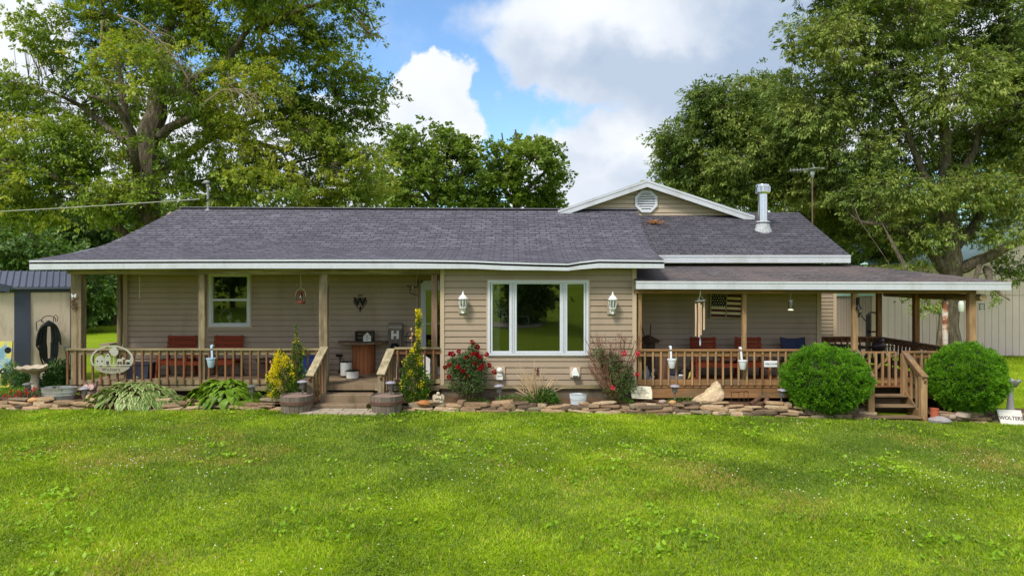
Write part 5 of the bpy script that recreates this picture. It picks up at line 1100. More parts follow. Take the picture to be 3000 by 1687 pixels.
# ------------------------------------------------------------------ garden ornaments
def ornaments():
    stone = paint('cast stone', (190, 176, 156), .9, .12, 4., stain=(140, 124, 100), stainfac=.5, bump=.004)
    grey = paint('grey cast stone', (150, 148, 150), .9, .25, 5., stain=(90, 88, 88), bump=.008)
    # half barrel planters
    bwood = wood('grey barrel wood', (138, 126, 116), (88, 78, 70), 'z', c3=(112, 98, 88)); hoop = paint('rusty hoop', (100, 74, 64), .8, .2, 6.)
    def barrel(px, ptop, pbot, y, label):
        T = thing('barrel_planter', label, 'planter', (X(px, y), y, Z(pbot, y)), 0, 'half barrels flanking the concrete steps'); h = Z(ptop, y)-Z(pbot, y); n = 22
        mb = MB()
        for k in range(n):
            t0, t1 = 2*math.pi*(k+.03)/n, 2*math.pi*(k+.97)/n; vs = []
            for r_, z in ((.315, 0), (.345, h*.45), (.365, h*.8), (.368, h), (.338, h), (.30, h*.5)):
                for t in (t0, t1): vs.append((r_*math.cos(t), r_*math.sin(t), z))
            mb.add(vs, [(2*i, 2*i+1, 2*i+3, 2*i+2) for i in range(5)]+[(0, 10, 11, 1)])
        mb.build('barrel_staves', bwood, T)
        mb = MB(); mb.lathe([(.363, h*.60), (.371, h*.61), (.377, h*.76), (.369, h*.77)], (0, 0, 0), 40); mb.build('hoop', hoop, T, smooth=True)
        mb = MB(); mb.lathe([(.34, h-.03), (.2, h-.015), (0, h-.02)], (0, 0, 0), 20); mb.build('potting_soil', paint('grey bark soil', (138, 118, 108), 1., .2, 6., bump=.02), T)
    barrel(869, 1156, 1218, -.98, 'grey half barrel planter with rusty hoop left of the concrete steps')
    barrel(1133, 1156, 1218, -.98, 'grey half barrel planter with rusty hoop right of the concrete steps')
    # galvanised tubs
    def tub(px, w, ptop, pbot, y, label, sy, m=galv):
        T = thing('galvanised_tub', label, 'tub', (X(px, y), y, Z(pbot, y))); h = Z(ptop, y)-Z(pbot, y)
        mb = MB(); mb.lathe([(w*.42, 0), (w*.465, h*.55), (w*.475, h*.57), (w*.468, h*.6), (w*.478, h*.7), (w*.486, h*.72), (w*.48, h*.75), (w*.49, h*.98), (w*.505, h), (w*.49, h*1.01), (w*.41, h*.1), (0, h*.08)], (0, 0, 0), 36, sy=sy); mb.build('tub_body', m, T, smooth=True)
        mb = MB(); mb.lathe([(w*.46, h*.78), (w*.2, h*.83), (0, h*.8)], (0, 0, 0), 24, sy=sy); mb.build('potting_soil', soil, T); return T, h
    tub(173, .83, 1134, 1184, -.38, 'large oval galvanised tub left of the owl statue', .55)
    T, h = tub(1694, .42, 1153, 1184, -.6, 'small white washed metal tub on the edging below the picture window', .6, paint('whitewashed metal', (196, 204, 214), .5, .08, 5.))
    # owl
    T = thing('owl_statue', 'brown carved owl statue between the galvanised tub and the pale edged hosta', 'statue', (X(268, -.3), -.3, Z(1183, -.3))); brn = paint('owl brown', (132, 106, 100), .9, .3, 9., bump=.006, stain=(80, 60, 54)); tan = paint('owl breast', (206, 178, 138), .9, .3, 14., bump=.01, stain=(110, 84, 60)); pk = paint('owl pink', (206, 176, 168), .9, .1, 6.)
    mb = MB(); mb.lathe([(.10, 0), (.15, .05), (.165, .16), (.15, .27), (.12, .33)], (0, 0, 0), 20, sy=.8); mb.ball((-.01, -.01, .40), .135, 2, (1.1, .85, .75)); mb.build('body', brn, T, smooth=True)
    mb = MB(); mb.ball((0, -.06, .16), .12, 2, (.9, .65, 1.3), .04, 2, 6.); mb.build('breast', tan, T, smooth=True)
    mb = MB()
    for s_ in (-1, 1): mb.prism([(s_*.05, .44), (s_*.15, .56), (s_*.14, .42)], -.05, .03)
    mb.build('ear_tufts', brn, T)
    for s_ in (-1, 1): mb = MB(); mb.lathe([(.0, .0), (.055, .002), (.065, .014), (.04, .02), (.035, .012), (0, .012)], (0, 0, 0), 16); mb.build('eye', pk, T, loc=(s_*.066, -.115, .42), rot=(R(80), 0, s_*.12))
    mb = MB(); mb.prism([(-.02, .40), (.02, .40), (0, .35)], -.15, -.11); mb.build('beak', black, T)
    for s_ in (-1, 1): mb = MB(); mb.ball((0, 0, 0), .16, 2, (.35, .6, 1.), .03, 4); mb.build('wing', brn, T, loc=(s_*.15, .0, .2), rot=(0, s_*.25, 0), smooth=True)
    # angel
    T = thing('angel_statue', 'small pale kneeling angel statue with folded wings on the stone edging', 'statue', (X(1284, -.72), -.72, Z(1178, -.72)))
    mb = MB(); mb.lathe([(.13, 0), (.125, .03), (.085, .07), (.065, .13), (.05, .165), (.03, .18)], (0, 0, 0), 18, sy=.7); mb.ball((0, -.02, .205), .045, 2); mb.tube([(-.06, -.02, .14), (-.06, -.07, .09), (0, -.09, .12)], [.024, .02, .014], 8); mb.tube([(.06, -.02, .14), (.06, -.07, .09), (0, -.09, .12)], [.024, .02, .014], 8); mb.build('body', stone, T, smooth=True)
    for s_ in (-1, 1): mb = MB(); mb.prism([(s_*.03, .16), (s_*.09, .185), (s_*.135, .15), (s_*.14, .08), (s_*.11, .02), (s_*.07, .04)], .03, .055); mb.build('wing', stone, T, bevel=.006)
    # birdbaths
    T = thing('birdbath', 'pale pink scalloped birdbath on a turned pedestal in front of the shed', 'birdbath', (X(103, .35), .35, .2)); s_ = 1.
    zb = Z(1079, .35)-.2; mb = MB(); mb.lathe([(.08, zb-.10), (.2, zb-.09), (.36, zb-.02), (.425, zb+.03), (.43, zb+.045), (.40, zb+.035), (.3, zb-.02), (.0, zb-.05)], (0, 0, 0), 72, wav=(12, .035, .34, .012)); mb.build('bowl', stone, T, smooth=True)
    mb = MB(); mb.lathe([(.17, 0), (.17, .05), (.13, .08), (.155, .16), (.15, .25), (.10, .38), (.085, .5), (.10, zb-.14), (.14, zb-.1), (.12, zb-.085)], (0, 0, 0), 28); mb.build('pedestal', stone, T, smooth=True)
    T = thing('birdbath', 'weathered grey stone birdbath behind the white name sign at the right edge', 'birdbath', (X(2960, -.2), -.2, -.2))
    zb = Z(1128, -.2)+.2; mb = MB(); mb.lathe([(.06, zb-.06), (.13, zb-.03), (.2, zb+.09), (.215, zb+.13), (.19, zb+.12), (.1, zb+.06), (0, zb+.05)], (0, 0, 0), 40, wav=(7, .08, .16, .02)); mb.build('bowl', grey, T, smooth=True)
    mb = MB(); mb.lathe([(.13, 0), (.14, .08), (.09, .14), (.07, .3), (.055, zb-.15), (.08, zb-.06)], (0, 0, 0), 20); mb.build('pedestal', grey, T, smooth=True)
    # solar path lights
    pl = paint('grey path light metal', (120, 116, 116), .45, .1, 4., metal=.4); cap = paint('lilac grey cap', (168, 164, 180), .4, .08, 4., metal=.2)
    def light(px, pt, pb, y, label, tilt=0., capm=cap, first=[None]):
        h = Z(pt, y)-Z(pb, y); T = thing('path_light', label, 'garden light', (X(px, y), y, Z(pb, y)), 0, 'solar path lights in the bed'); T.rotation_euler = (0, R(tilt), 0)
        mb = MB(); mb.lathe([(.014, 0), (.016, h-.2)], (0, 0, 0), 8); mb.lathe([(.03, h-.2), (.045, h-.17), (.055, h-.06), (.05, h-.05)], (0, 0, 0), 12); mb.build('stake', pl, T, smooth=True)
        mb = MB(); mb.lathe([(.05, h-.05), (.05, h-.035)], (0, 0, 0), 12)
        for k in range(6): t = k*math.pi/3; mb.box(.056*math.cos(t)-.006, .056*math.cos(t)+.006, .056*math.sin(t)-.006, .056*math.sin(t)+.006, h-.18, h-.04)
        mb.build('lamp_cage', pl, T)
        mb = MB(); mb.lathe([(.05, h-.04), (.12, h-.035), (.115, h-.022), (.06, h), (.04, h+.006), (0, h+.008)], (0, 0, 0), 20); mb.build('cap', capm, T, smooth=True)
    dk = paint('dark cap', (110, 112, 108), .5, .1, 4., metal=.3)
    light(82, 1121, 1172, -.5, 'dark capped path light among the red flowers at the far left', 0, dk); light(248, 1134, 1186, -.62, 'path light in front of the owl statue', 0)
    light(738, 1127, 1186, -.7, 'dark path light at the right edge of the plain green hosta', 0, dk); light(886, 1114, 1162, -.9, 'path light standing in the left half barrel'); light(1144, 1117, 1162, -.9, 'path light standing in the right half barrel')
    light(1466, 1126, 1180, -.55, 'leaning path light below the security light right of the red rose bush', -5); light(1977, 1127, 1182, -.6, 'path light left of the large pointed boulder'); light(2287, 1139, 1190, -.6, 'path light left of the left round bush', 6)
    # text stone
    T = thing('verse_stone', 'pale slab with engraved verse leaning beside the pink rose shrub', 'sign', (X(1881, -.45), -.45, Z(1167, -.45))); T.rotation_euler = (R(-14), 0, 0)
    mb = MB(); mb.prism([(-.24, .0), (.24, -.02), (.25, .16), (.22, .28), (-.18, .3), (-.27, .24), (-.26, .12)], -.02, .03); mb.build('slab', paint('ivory stone', (222, 214, 192), .8, .06, 4., bump=.003), T, bevel=.01)
    text('Our hearts still\nache with sadness\nAnd secret tears still flow\nWhat it meant\nto lose you\nNo one will ever know', 'lettering', .034, paint('dark lettering', (70, 62, 54), .8, .05, 5.), T, (-.005, -.023, .115), depth=.001, line=.95)
    T2 = MB(); T2.prism([(0, .238), (.012, .252), (.02, .248), (.02, .24), (0, .222), (-.02, .24), (-.02, .248), (-.012, .252)], -.023, -.0205); T2.build('heart', MATS['dark lettering'], T)
    # name sign
    T = thing('name_sign', 'white slanted sign board with dark engraved capital letters at the right edge', 'sign', (X(2966, -1.0), -1.0, float(gz(12, -1)))); T.rotation_euler = (R(-16), R(2), R(-6))
    sg = paint('white sign paint', (226, 222, 218), .6, .05, 4.)
    mb = MB(); mb.prism([(-.24, .0), (.26, .0), (.22, .36), (-.3, .36)], -.015, .015); mb.build('sign_board', sg, T); text('WOLTERS', 'lettering', .115, paint('brown lettering', (92, 80, 76), .8, .1, 4.), T, (-.01, -.017, .17), depth=.002, bold=.002)
    mb = MB(); mb.box(-.2, -.16, .0, .03, -.1, .12); mb.box(.16, .2, 0, .03, -.1, .12); mb.build('stake', sg, T)
    # terracotta pipe
    T = thing('terracotta_pipe', 'short upright terracotta pipe right of the wooden steps', 'clay pipe', (X(2738, -.85), -.85, Z(1223, -.85)))
    tm = paint('terracotta', (176, 92, 68), .8, .12, 6., bump=.003); mb = MB(); mb.lathe([(.085, 0), (.085, .19), (.092, .195), (.092, .215), (.07, .215), (.07, .02)], (0, 0, 0), 24); mb.build('pipe', tm, T, smooth=True)
    # oval farm sign
    sw = paint('pale metal sign', (172, 172, 160), .5, .08, 4.); T = thing('oval_farm_sign', 'oval cut metal sign with barn tree and horses hung on the left railing', 'sign', (X(328, -.18), -.18, Z(1050, -.18)))
    mb = MB(); a_, b_ = .52, .34; n = 44
    ov = lambda t, r=1.: (a_*r*math.cos(t), b_*r*math.sin(t)-.02)
    zc = -.23
    t0, t1 = -.42, math.pi+.42
    for k in range(n):
        u0, u1 = t0+(t1-t0)*k/n, t0+(t1-t0)*(k+1)/n; mb.prism([ov(u0), ov(u1), ov(u1, .91), ov(u0, .91)], -.006, .006)
    mb.box(-.48, .48, -.006, .006, -.175, -.145); mb.build('sign_rim', sw, T)
    mb = MB(); mb.prism([(-.40, -.145), (-.40, -.0), (-.36, .05), (-.24, .09), (-.18, .0), (-.18, -.145)], -.008, .004); mb.prism([(-.175, -.145), (-.175, .02), (-.14, .09), (-.1, .13), (-.06, .09), (-.03, .02), (-.03, -.145)], -.008, .004); mb.build('barn_shape', sw, T)
    mb = MB(); mb.prism([(-.13, -.145), (-.13, -.06), (-.07, -.06), (-.07, -.145)], -.012, -.009); mb.prism([(-.12, .05), (-.08, .05), (-.08, .08), (-.12, .08)], -.012, -.009); mb.prism([(-.36, -.08), (-.33, -.08), (-.33, -.04), (-.36, -.04)], -.012, -.009); mb.prism([(-.25, -.08), (-.22, -.08), (-.22, -.04), (-.25, -.04)], -.012, -.009); mb.build('barn_openings', MATS['dark lettering'], T)
    mb = MB(); mb.prism([(.03, -.145), (.07, -.145), (.055, .05), (.04, .05)], -.008, .004)
    rg = random.Random(6)
    mb.prism([((.05+(.10+rg.uniform(-.022, .022))*math.cos(t)), .17+(.11+rg.uniform(-.022, .022))*math.sin(t)) for t in np.linspace(0, 6.283, 22)[:-1]], -.009, .005); mb.build('tree_shape', sw, T)
    for hx, s_ in ((.20, 1), (.40, .85)):
        mb = MB(); h_ = [(-.09, -.14), (-.085, -.02), (-.06, .0), (.04, -.005), (.07, .05), (.1, .03), (.13, .0), (.12, -.015), (.08, -.01), (.07, -.04), (.065, -.14), (.05, -.14), (.045, -.065), (-.06, -.065), (-.075, -.14)]
        mb.prism([(hx+x*s_*.9, -.145+(z+.14)*s_) for x, z in h_], -.008, .004); mb.build('horse_shape', sw, T)
    mb = MB(); mb.prism([(-.44, -.20), (.44, -.20), (.40, -.25), (.26, -.33), (0, -.37), (-.26, -.33), (-.40, -.25)], -.006, .006); mb.build('name_plate', paint('worn grey metal', (150, 146, 130), .5, .1, 4.), T)
    text('Wolters', 'lettering', .11, MATS['dark lettering'], T, (-.02, -.008, -.265), depth=.002, spacing=1.2)
    mb = MB(); mb.tube([(-.25, 0, .27), (-.25, .02, .36)], .006, 4); mb.tube([(.25, 0, .27), (.25, .02, .36)], .006, 4); mb.build('wire', galv, T)
    # white butterfly-like ornament and thorny ring on the first post
    T = thing('butterfly_ornament', 'white metal butterfly ornament on a twig ring nailed to the first porch post', 'ornament', (X(216, -.1), -.1, Z(866, -.1)))
    mb = MB()
    for s_ in (-1, 1): mb.prism([(0, 0), (s_*.05, .05), (s_*.07, .03), (s_*.05, -.01), (s_*.055, -.05), (s_*.02, -.04)], -.008 - .002*s_, .002)
    mb.build('wings', white, T); mb = MB(); rg = random.Random(8)
    for k in range(9): pts = [(rg.uniform(-.09, .09), rg.uniform(-.02, .03), -.1-.055*i+rg.uniform(-.05, .05)) for i in range(5)]; mb.tube(pts, .005, 4)
    mb.build('twigs', rust, T)
    # painted board
    T = thing('painted_game_board', 'yellow and blue painted game board leaning on the shed at the left edge', 'game board', (X(2, 2.1), 2.05, .15)); T.rotation_euler = (R(-6), 0, R(5))
    t = NT('yellow and blue brushed paint'); f = t.noise(t.obj(), 3.2, 5., .65); t.put(t.b, 'Base Color', t.ramp(f, [(.38, lin((112, 150, 170))), (.47, lin((150, 178, 186))), (.5, lin((204, 190, 84))), (.7, lin((216, 200, 96)))])); t.put(t.b, 'Roughness', .6)
    mb = MB(); mb.box(-.25, .27, -.02, .02, 0, 1.25); mb.build('board', t.m, T); mb = MB(); mb.lathe([(0, 0), (.085, 0), (.085, .006), (0, .006)], (0, 0, 0), 24); mb.build('hole', black, T, loc=(.17, -.021, 1.0), rot=(R(90), 0, 0))
    mb = MB(); mb.lathe([(.045, 0), (.085, 0), (.085, .005), (.045, .005)], (0, 0, 0), 24); mb.build('ring', black, T, loc=(.08, -.021, .42), rot=(R(90), 0, 0)); mb = MB(); mb.lathe([(0, 0), (.03, 0), (.03, .006), (0, .006)], (0, 0, 0), 14); mb.build('dot', white, T, loc=(.08, -.0215, .42), rot=(R(90), 0, 0))
    # trellis stakes and logs
    T = thing('wire_plant_stake', 'thin brown wire plant support in front of the right porch deck', 'plant support', (X(2165, -.4), -.4, float(gz(5.4, -.4))+.15)); mb = MB()
    for x in (-.18, 0, .12, .22): mb.tube([(x, 0, 0), (x, 0, .34)], .006, 4)
    mb.tube([(-.2, -.02, .34), (0, -.04, .36), (.22, -.02, .35), (.2, .05, .36), (0, .06, .33), (-.2, -.02, .34)], .01, 5); mb.build('wire', rust, T)
    for i, (px0, px1) in enumerate(((2200, 2235), (2240, 2256))):
        y = -.5; mb = MB(); mb.tube([(0, 0, 0), (X(px1, y)-X(px0, y), .12, .16)], [.055, .045], 9)
        tag(mb.build('log', MATS['log bark'], loc=(X(px0, y), y, Z(1184, y))), ('long dark log propped in the bed right of the boulder', 'shorter dark log propped beside the long log near the left round bush')[i], 'log')
    # pavers
    pm = paint('pale paver', (172, 160, 142), .9, .15, 5., bump=.005, stain=(120, 106, 80)); rg = random.Random(9); mb = MB()
    for i in range(6):
        for j in range(3):
            x0 = -4.78+.29*i+(.1 if j % 2 else 0); y0 = -1.32+.2*j; z = rg.uniform(.03, .045)+float(gz(x0, y0)); mb.box(x0, x0+.275, y0, y0+.188, -.04, z)
    tag(mb.build('paver_pad', pm), 'pale paver pad set in the grass at the foot of the concrete steps', 'paving')
    # leaf scraps on the roof
    sm = paint('pine needle brown', (170, 118, 70), 1., .3, 20.); rg2 = np.random.default_rng(5); n = 260
    d = 2.05; 
    xs = rg2.normal(0, .11, n); ys = rg2.normal(0, .09, n); pos = np.stack([X(1918, d+1.7)+xs, 3.75+ys, 3.78+.45*(3.75+ys-1.47)+rg2.uniform(0.0, .03, n)], 1)
    q = leafquads(pos, rg2.normal(0, 1, (n, 3))*[1, 1, .2], np.tile([0, -.4, 1.], (n, 1)), rg2.uniform(.05, .12, n), .02*np.ones(n)); kind(npmesh('leaf_litter', q, 4, sm), 'stuff', 'small brown patch of fallen leaves on the right hand roof', 'leaf litter')
ornaments()

# ------------------------------------------------------------------ garden plants
def plants():
    G = leafmat('plain hosta green', [(86, 120, 26), (114, 150, 38), (140, 172, 56)], .3, 2.); Gv = leafmat('variegated hosta green', [(96, 130, 60), (120, 150, 78)], .3, 2.); Wm = leafmat('hosta cream margin', [(190, 196, 130), (214, 216, 160)], .3, 2.)
    def hosta(px, pb, y, rx, rz, n, vari, label, seed):
        rng = np.random.default_rng(seed); c = np.array([X(px, y), y, Z(pb, y)]); T = thing('hosta', label, 'hosta', tuple(c)); V_ = []; F = []; MI = []
        nu, nv = 5, (9 if vari else 5)
        for i in range(n):
            az = rng.uniform(0, 2*math.pi); ring = rng.uniform(.08, 1.)**.7; L = rng.uniform(.17, .26)*(1.05-.3*(1-ring)); Wd = L*(rng.uniform(.62, .76) if vari else rng.uniform(.76, .92))
            r0 = ring*rx*.84; h0 = rz*(1.02-.85*ring**1.6)+rng.uniform(-.03, .03); dirv = np.array([math.cos(az), math.sin(az)*.55, 0]); dirv /= np.linalg.norm(dirv)
            base = np.array([math.cos(az)*r0, math.sin(az)*r0*.36, h0]); sdv = np.array([-dirv[1], dirv[0], 0]); el = .5-1.15*ring+rng.uniform(-.2, .2)
            roll = rng.uniform(-.3, .3); k0 = len(V_)
            for a_ in range(nu+1):
                s_ = a_/nu; e_ = el-1.0*s_; p_ = base+dirv*(L*s_*math.cos(el-.5*s_))+np.array([0, 0, L*s_*math.sin(el-.55*s_)]); w = Wd*.5*(math.sin(math.pi*min(1, s_**.62*.98+.02)))**.9 if s_ < 1 else 0.
                for b_ in range(nv+1):
                    q = (b_/nv*2-1); up = .28*w*abs(q)*(1-.3*abs(q)); V_.append(p_+sdv*w*q*math.cos(roll)+np.array([0, 0, up+w*q*math.sin(roll)]))
            for a_ in range(nu):
                for b_ in range(nv):
                    i0 = k0+a_*(nv+1)+b_; F.append((i0, i0+1, i0+nv+2, i0+nv+1)); MI.append(1 if vari and (b_ in (0, nv-1) or (a_ == nu-1)) else 0)
        npmesh('leaves', V_, 4, [Gv if vari else G, Wm], T, mi=MI, faces=F, smooth=True)
        mb = MB()
        for k in range(16): az = rng.uniform(0, 6.28); r_ = rng.uniform(.1, rx*.6); mb.tube([(.03*math.cos(az), .03*math.sin(az), 0), (r_*.5*math.cos(az), r_*.25*math.sin(az), rz*.6), (r_*math.cos(az), r_*.5*math.sin(az), rz*.7)], .008, 4)
        mb.build('stems', G, T)
        if vari:
            mb = MB()
            for x, z in ((-.1, .62), (.05, .7), (.5, .66), (.2, .6)): mb.tube([(x*.5, 0, .2), (x*.8, 0, .45), (x, -.03, z), (x+.05, -.05, z-.03)], .006, 4)
            mb.build('flower_stalk', Wm, T)
    hosta(396, 1188, -.50, 1.5, .54, 430, True, 'wide hosta with cream edged leaves in front of the left railing', 3)
    hosta(655, 1188, -.50, 1.16, .62, 430, False, 'wide hosta with plain green heart leaves left of the yellow shrub', 7)
    # euonymus shrubs
    eg = leafmat('euonymus green', [(44, 72, 20), (74, 110, 26), (110, 146, 36)], .25, 3.); ey = leafmat('euonymus yellow', [(190, 190, 20), (236, 220, 20), (250, 234, 60)], .3, 3.); st = wood('shrub stem', (128, 108, 84), (84, 68, 50), 'z')
    def euonymus(px, pb, y, prof, label, seed, n, yel=.5, yellow_side=0.):
        rng = np.random.default_rng(seed); c = np.array([X(px, y), y, Z(pb, y)]); T = thing('euonymus_shrub', label, 'shrub', tuple(c)); hs = [q[0] for q in prof]; H_ = hs[-1]
        w = np.interp(np.linspace(0, H_, 200), hs, [q[2] for q in prof])+.02; z = rng.choice(np.linspace(0, H_, 200), n, p=w/w.sum())
        cx_ = np.interp(z, hs, [q[1] for q in prof]); r_ = np.interp(z, hs, [q[2] for q in prof]); az = rng.uniform(0, 6.283, n); lump = 1+.26*np.sin(az*3+z*9+seed)+.2*np.sin(az*5-z*14)+.12*np.sin(z*31+az)
        rr = r_*np.sqrt(rng.uniform(.25, 1., n))*lump; pos = np.stack([cx_+rr*np.cos(az), rr*np.sin(az)*.8, z], 1); out = np.stack([np.cos(az), np.sin(az), .9+rng.normal(0, .5, n)], 1)+rng.normal(0, .5, (n, 3))
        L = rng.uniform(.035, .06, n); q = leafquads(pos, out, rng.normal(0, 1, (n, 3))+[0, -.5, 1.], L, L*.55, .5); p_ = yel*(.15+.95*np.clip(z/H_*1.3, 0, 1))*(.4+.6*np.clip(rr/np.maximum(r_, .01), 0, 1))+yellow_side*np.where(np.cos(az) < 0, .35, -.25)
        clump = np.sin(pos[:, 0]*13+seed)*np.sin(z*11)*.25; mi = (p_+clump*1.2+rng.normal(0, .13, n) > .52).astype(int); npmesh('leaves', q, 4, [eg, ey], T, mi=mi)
        mb = MB(); k = 7
        for i in range(k): a_ = rng.uniform(0, 6.28); b_ = rng.uniform(.5, .95)*H_; xx = float(np.interp(b_, hs, [q_[1] for q_ in prof])); mb.tube([(.03*math.cos(a_), .03*math.sin(a_), -.05), (xx*.4+.08*math.cos(a_), .06*math.sin(a_), b_*.5), (xx+.03*math.cos(a_), .0, b_)], [.012, .009, .005], 5)
        mb.build('stem', st, T); return T
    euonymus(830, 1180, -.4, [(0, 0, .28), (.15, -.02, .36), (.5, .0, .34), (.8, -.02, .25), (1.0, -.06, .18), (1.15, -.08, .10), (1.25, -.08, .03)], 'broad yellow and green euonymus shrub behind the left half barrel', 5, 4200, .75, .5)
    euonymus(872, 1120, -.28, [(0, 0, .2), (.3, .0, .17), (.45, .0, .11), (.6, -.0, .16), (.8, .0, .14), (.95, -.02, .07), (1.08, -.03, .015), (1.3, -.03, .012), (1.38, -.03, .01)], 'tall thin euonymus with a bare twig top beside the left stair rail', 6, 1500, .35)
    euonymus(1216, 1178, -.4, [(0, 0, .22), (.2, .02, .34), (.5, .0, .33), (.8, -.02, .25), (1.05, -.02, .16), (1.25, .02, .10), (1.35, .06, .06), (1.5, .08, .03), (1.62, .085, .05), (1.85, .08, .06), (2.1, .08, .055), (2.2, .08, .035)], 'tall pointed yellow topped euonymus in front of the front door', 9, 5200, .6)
    # dry seed pods on stalks
    podm = paint('dry pod', (190, 150, 118), .8, .15, 9.)
    for (px, pt, pb, lb) in ((1205, 962, 1090, 'dry pods on a thin stalk left of the tall euonymus'), (823, 1025, 1110, 'dry pods on a thin stalk above the broad euonymus'), (793, 1058, 1115, 'dry pods on a thin stalk left of the broad euonymus')):
        T = thing('dry_seed_stalk', lb, 'dried plant', (X(px, -.2), -.2, Z(pb, -.2))); h = Z(pt, -.2)-Z(pb, -.2)
        mb = MB(); mb.tube([(0, 0, -.3), (.01, 0, h*.5), (0, 0, h)], .005, 4); mb.build('stalk', podm, T); mb = MB(); mb.ball((0, 0, h-.02), .035, 1, (.8, .8, 1.2), .1); mb.ball((.03, 0, h-.14), .035, 1, (.7, .7, 1.3), .1); mb.ball((-.01, 0, h-.24), .04, 1, (1., .8, .9), .1); mb.build('seed_pod', podm, T, smooth=True)
    # roses
    rg = leafmat('rose leaf', [(48, 66, 32), (72, 98, 48), (104, 128, 70)], .2, 3.); cane = paint('rose cane', (112, 92, 66), .8, .2, 6.); redp = leafmat('red rose petal', [(110, 6, 16), (150, 10, 24), (176, 18, 34)], .2, 8.); pinkp = leafmat('pink rose petal', [(200, 40, 70), (226, 84, 104)], .25, 8.)
    def rose(name, px, pb, y, blobs, nleaf, flowers, pm, label, seed, canes, canem=cane, fs=.058, base=.06):
        rng = np.random.default_rng(seed); c = np.array([X(px, y), y, Z(pb, y)]); T = thing(name, label, 'rose bush', tuple(c)); mb = MB()
        tot = sum(b_[2]*b_[3] for b_ in blobs); pos = []
        for (bx, bz, rx, rz) in blobs:
            k = int(nleaf*rx*rz/tot); d_ = nrm(rng.normal(0, 1, (k, 3)))*(rng.uniform(.2, 1, (k, 1))**.5); pos.append(np.array([bx, 0, bz])+d_*[rx, min(rx, .35), rz])
        pos = np.concatenate(pos); n = len(pos); L = rng.uniform(.03, .055, n); q = leafquads(pos, rng.normal(0, 1, (n, 3))+[0, -.2, 0], rng.normal(0, 1, (n, 3))+[0, -.6, .8], L, L*.6); npmesh('leaves', q, 4, rg, T)
        for k in range(canes):
            t = rng.uniform(-1, 1); b_ = blobs[rng.integers(len(blobs))]; ex, ez = b_[0]+b_[2]*rng.uniform(-.9, .9), b_[1]+b_[3]*rng.uniform(-.2, .95); ey_ = rng.uniform(-.15, .15)
            p0 = (base*t, 0, -.03); mb.tube([p0, (base*t+ex*.35, ey_*.4, ez*.4), (ex*.8, ey_, ez*.75), (ex, ey_, ez)], [.011, .008, .006, .003], 5)
            for j in range(3): a_ = rng.uniform(.4, .9); mb.tube([(ex*a_, ey_*a_, ez*(a_*.95)), (ex*a_+rng.uniform(-.12, .12), ey_*a_, ez*a_+rng.uniform(.05, .2))], .0035, 3)
        mb.build('stem', canem, T)
        for (fx, fz) in flowers:
            n = 26; d_ = nrm(rng.normal(0, 1, (n, 3))); q = leafquads(d_*fs*.25, d_, nrm(rng.normal(0, 1, (n, 3))), np.full(n, fs*rng.uniform(.8, 1.1)), np.full(n, fs*1.1)); npmesh('rose_bloom', q, 4, pm, T, loc=(fx-c[0], rng.uniform(-.38, -.2), fz-c[2]))
    y = -.45
    fl = [(1207, 966+34), (1400, 1013), (1386, 998), (1347, 1025), (1370, 1043), (1398, 1034), (1400, 1036), (1409, 1043), (1427, 1033), (1322, 1033), (1330, 1032), (1321, 1063), (1307, 1071), (1345, 1069), (1359, 1081), (1392, 1061), (1414, 1068), (1408, 1075), (1369, 1098), (1319, 1099), (1434, 1066), (1389, 1032), (1449, 1084)]
    rose('red_rose_bush', 1368, 1178, y, [(-.0, .5, .54, .34), (.0, .85, .52, .32), (.12, 1.05, .3, .2), (.15, 1.28, .13, .16), (-.25, .9, .22, .2)], 7600, [(X(a_, y), Z(b_, y)) for a_, b_ in fl[1:]], redp, 'bushy rose with deep red blooms left of the picture window', 12, 26)
    rose('pink_rose_shrub', 1803, 1178, y, [(.0, .35, .3, .28), (.1, .7, .38, .3), (-.1, .95, .3, .25), (-.4, 1.15, .2, .16), (.25, .45, .3, .3)], 4200, [(X(a_, y), Z(b_, y)) for a_, b_ in ((1823, 1030), (1861, 1031), (1789, 1128), (1860, 1092))], pinkp, 'tall straggly rose shrub with few pink blooms right of the picture window', 14, 50, paint('reddish bare cane', (118, 84, 66), .8, .2, 6.), base=.05)
    T = bpy.data.objects['pink_rose_shrub']; rng = np.random.default_rng(2); mb = MB()
    for k in range(84):
        ex = rng.uniform(-.75, .65); ez = rng.uniform(.7, 1.62); pts = [(ex*.06, 0, 0), (ex*.4+.04*rng.normal(), .1*rng.normal(), ez*.4), (ex*.8+.04*rng.normal(), .1*rng.normal(), ez*.78), (ex, .12*rng.normal(), ez)]; mb.tube(pts, [.01, .008, .006, .004], 4)
        for j in range(5): t = rng.uniform(.5, 1); a_ = np.array(pts[2])*(1-(t-.5)*2)+np.array(pts[3])*(t-.5)*2; mb.tube([a_, a_+[rng.uniform(-.1, .1), 0, rng.uniform(.02, .16)]], .0045, 3)
    mb.build('bare_twigs', MATS['reddish bare cane'], T)
    # bare fan shrub
    y = -.4; T = thing('bare_shrub', 'leafless fan of thin tan stems over a leafy clump below the picture window', 'shrub', (X(1572, y), y, Z(1176, y))); rng = np.random.default_rng(8); mb = MB()
    for k in range(42):
        a_ = rng.uniform(-1.15, 1.15); L = rng.uniform(.55, 1.02)*(1 if abs(a_) < .8 else .8); s_ = math.sin(a_); q = []
        for t in np.linspace(0, 1, 6): q.append((s_*L*t*(.75+.25*t)+.05*a_, -.05+.15*math.sin(k)*t, L*math.cos(a_)*t+.04*math.sin(3*t+k)*t))
        mb.tube(q, [.011, .010, .009, .008, .007, .004], 4)
        if k % 2: mb.tube([q[3], (q[3][0]+s_*.12+.05, q[3][1], q[3][2]+.22)], [.007, .004], 3)
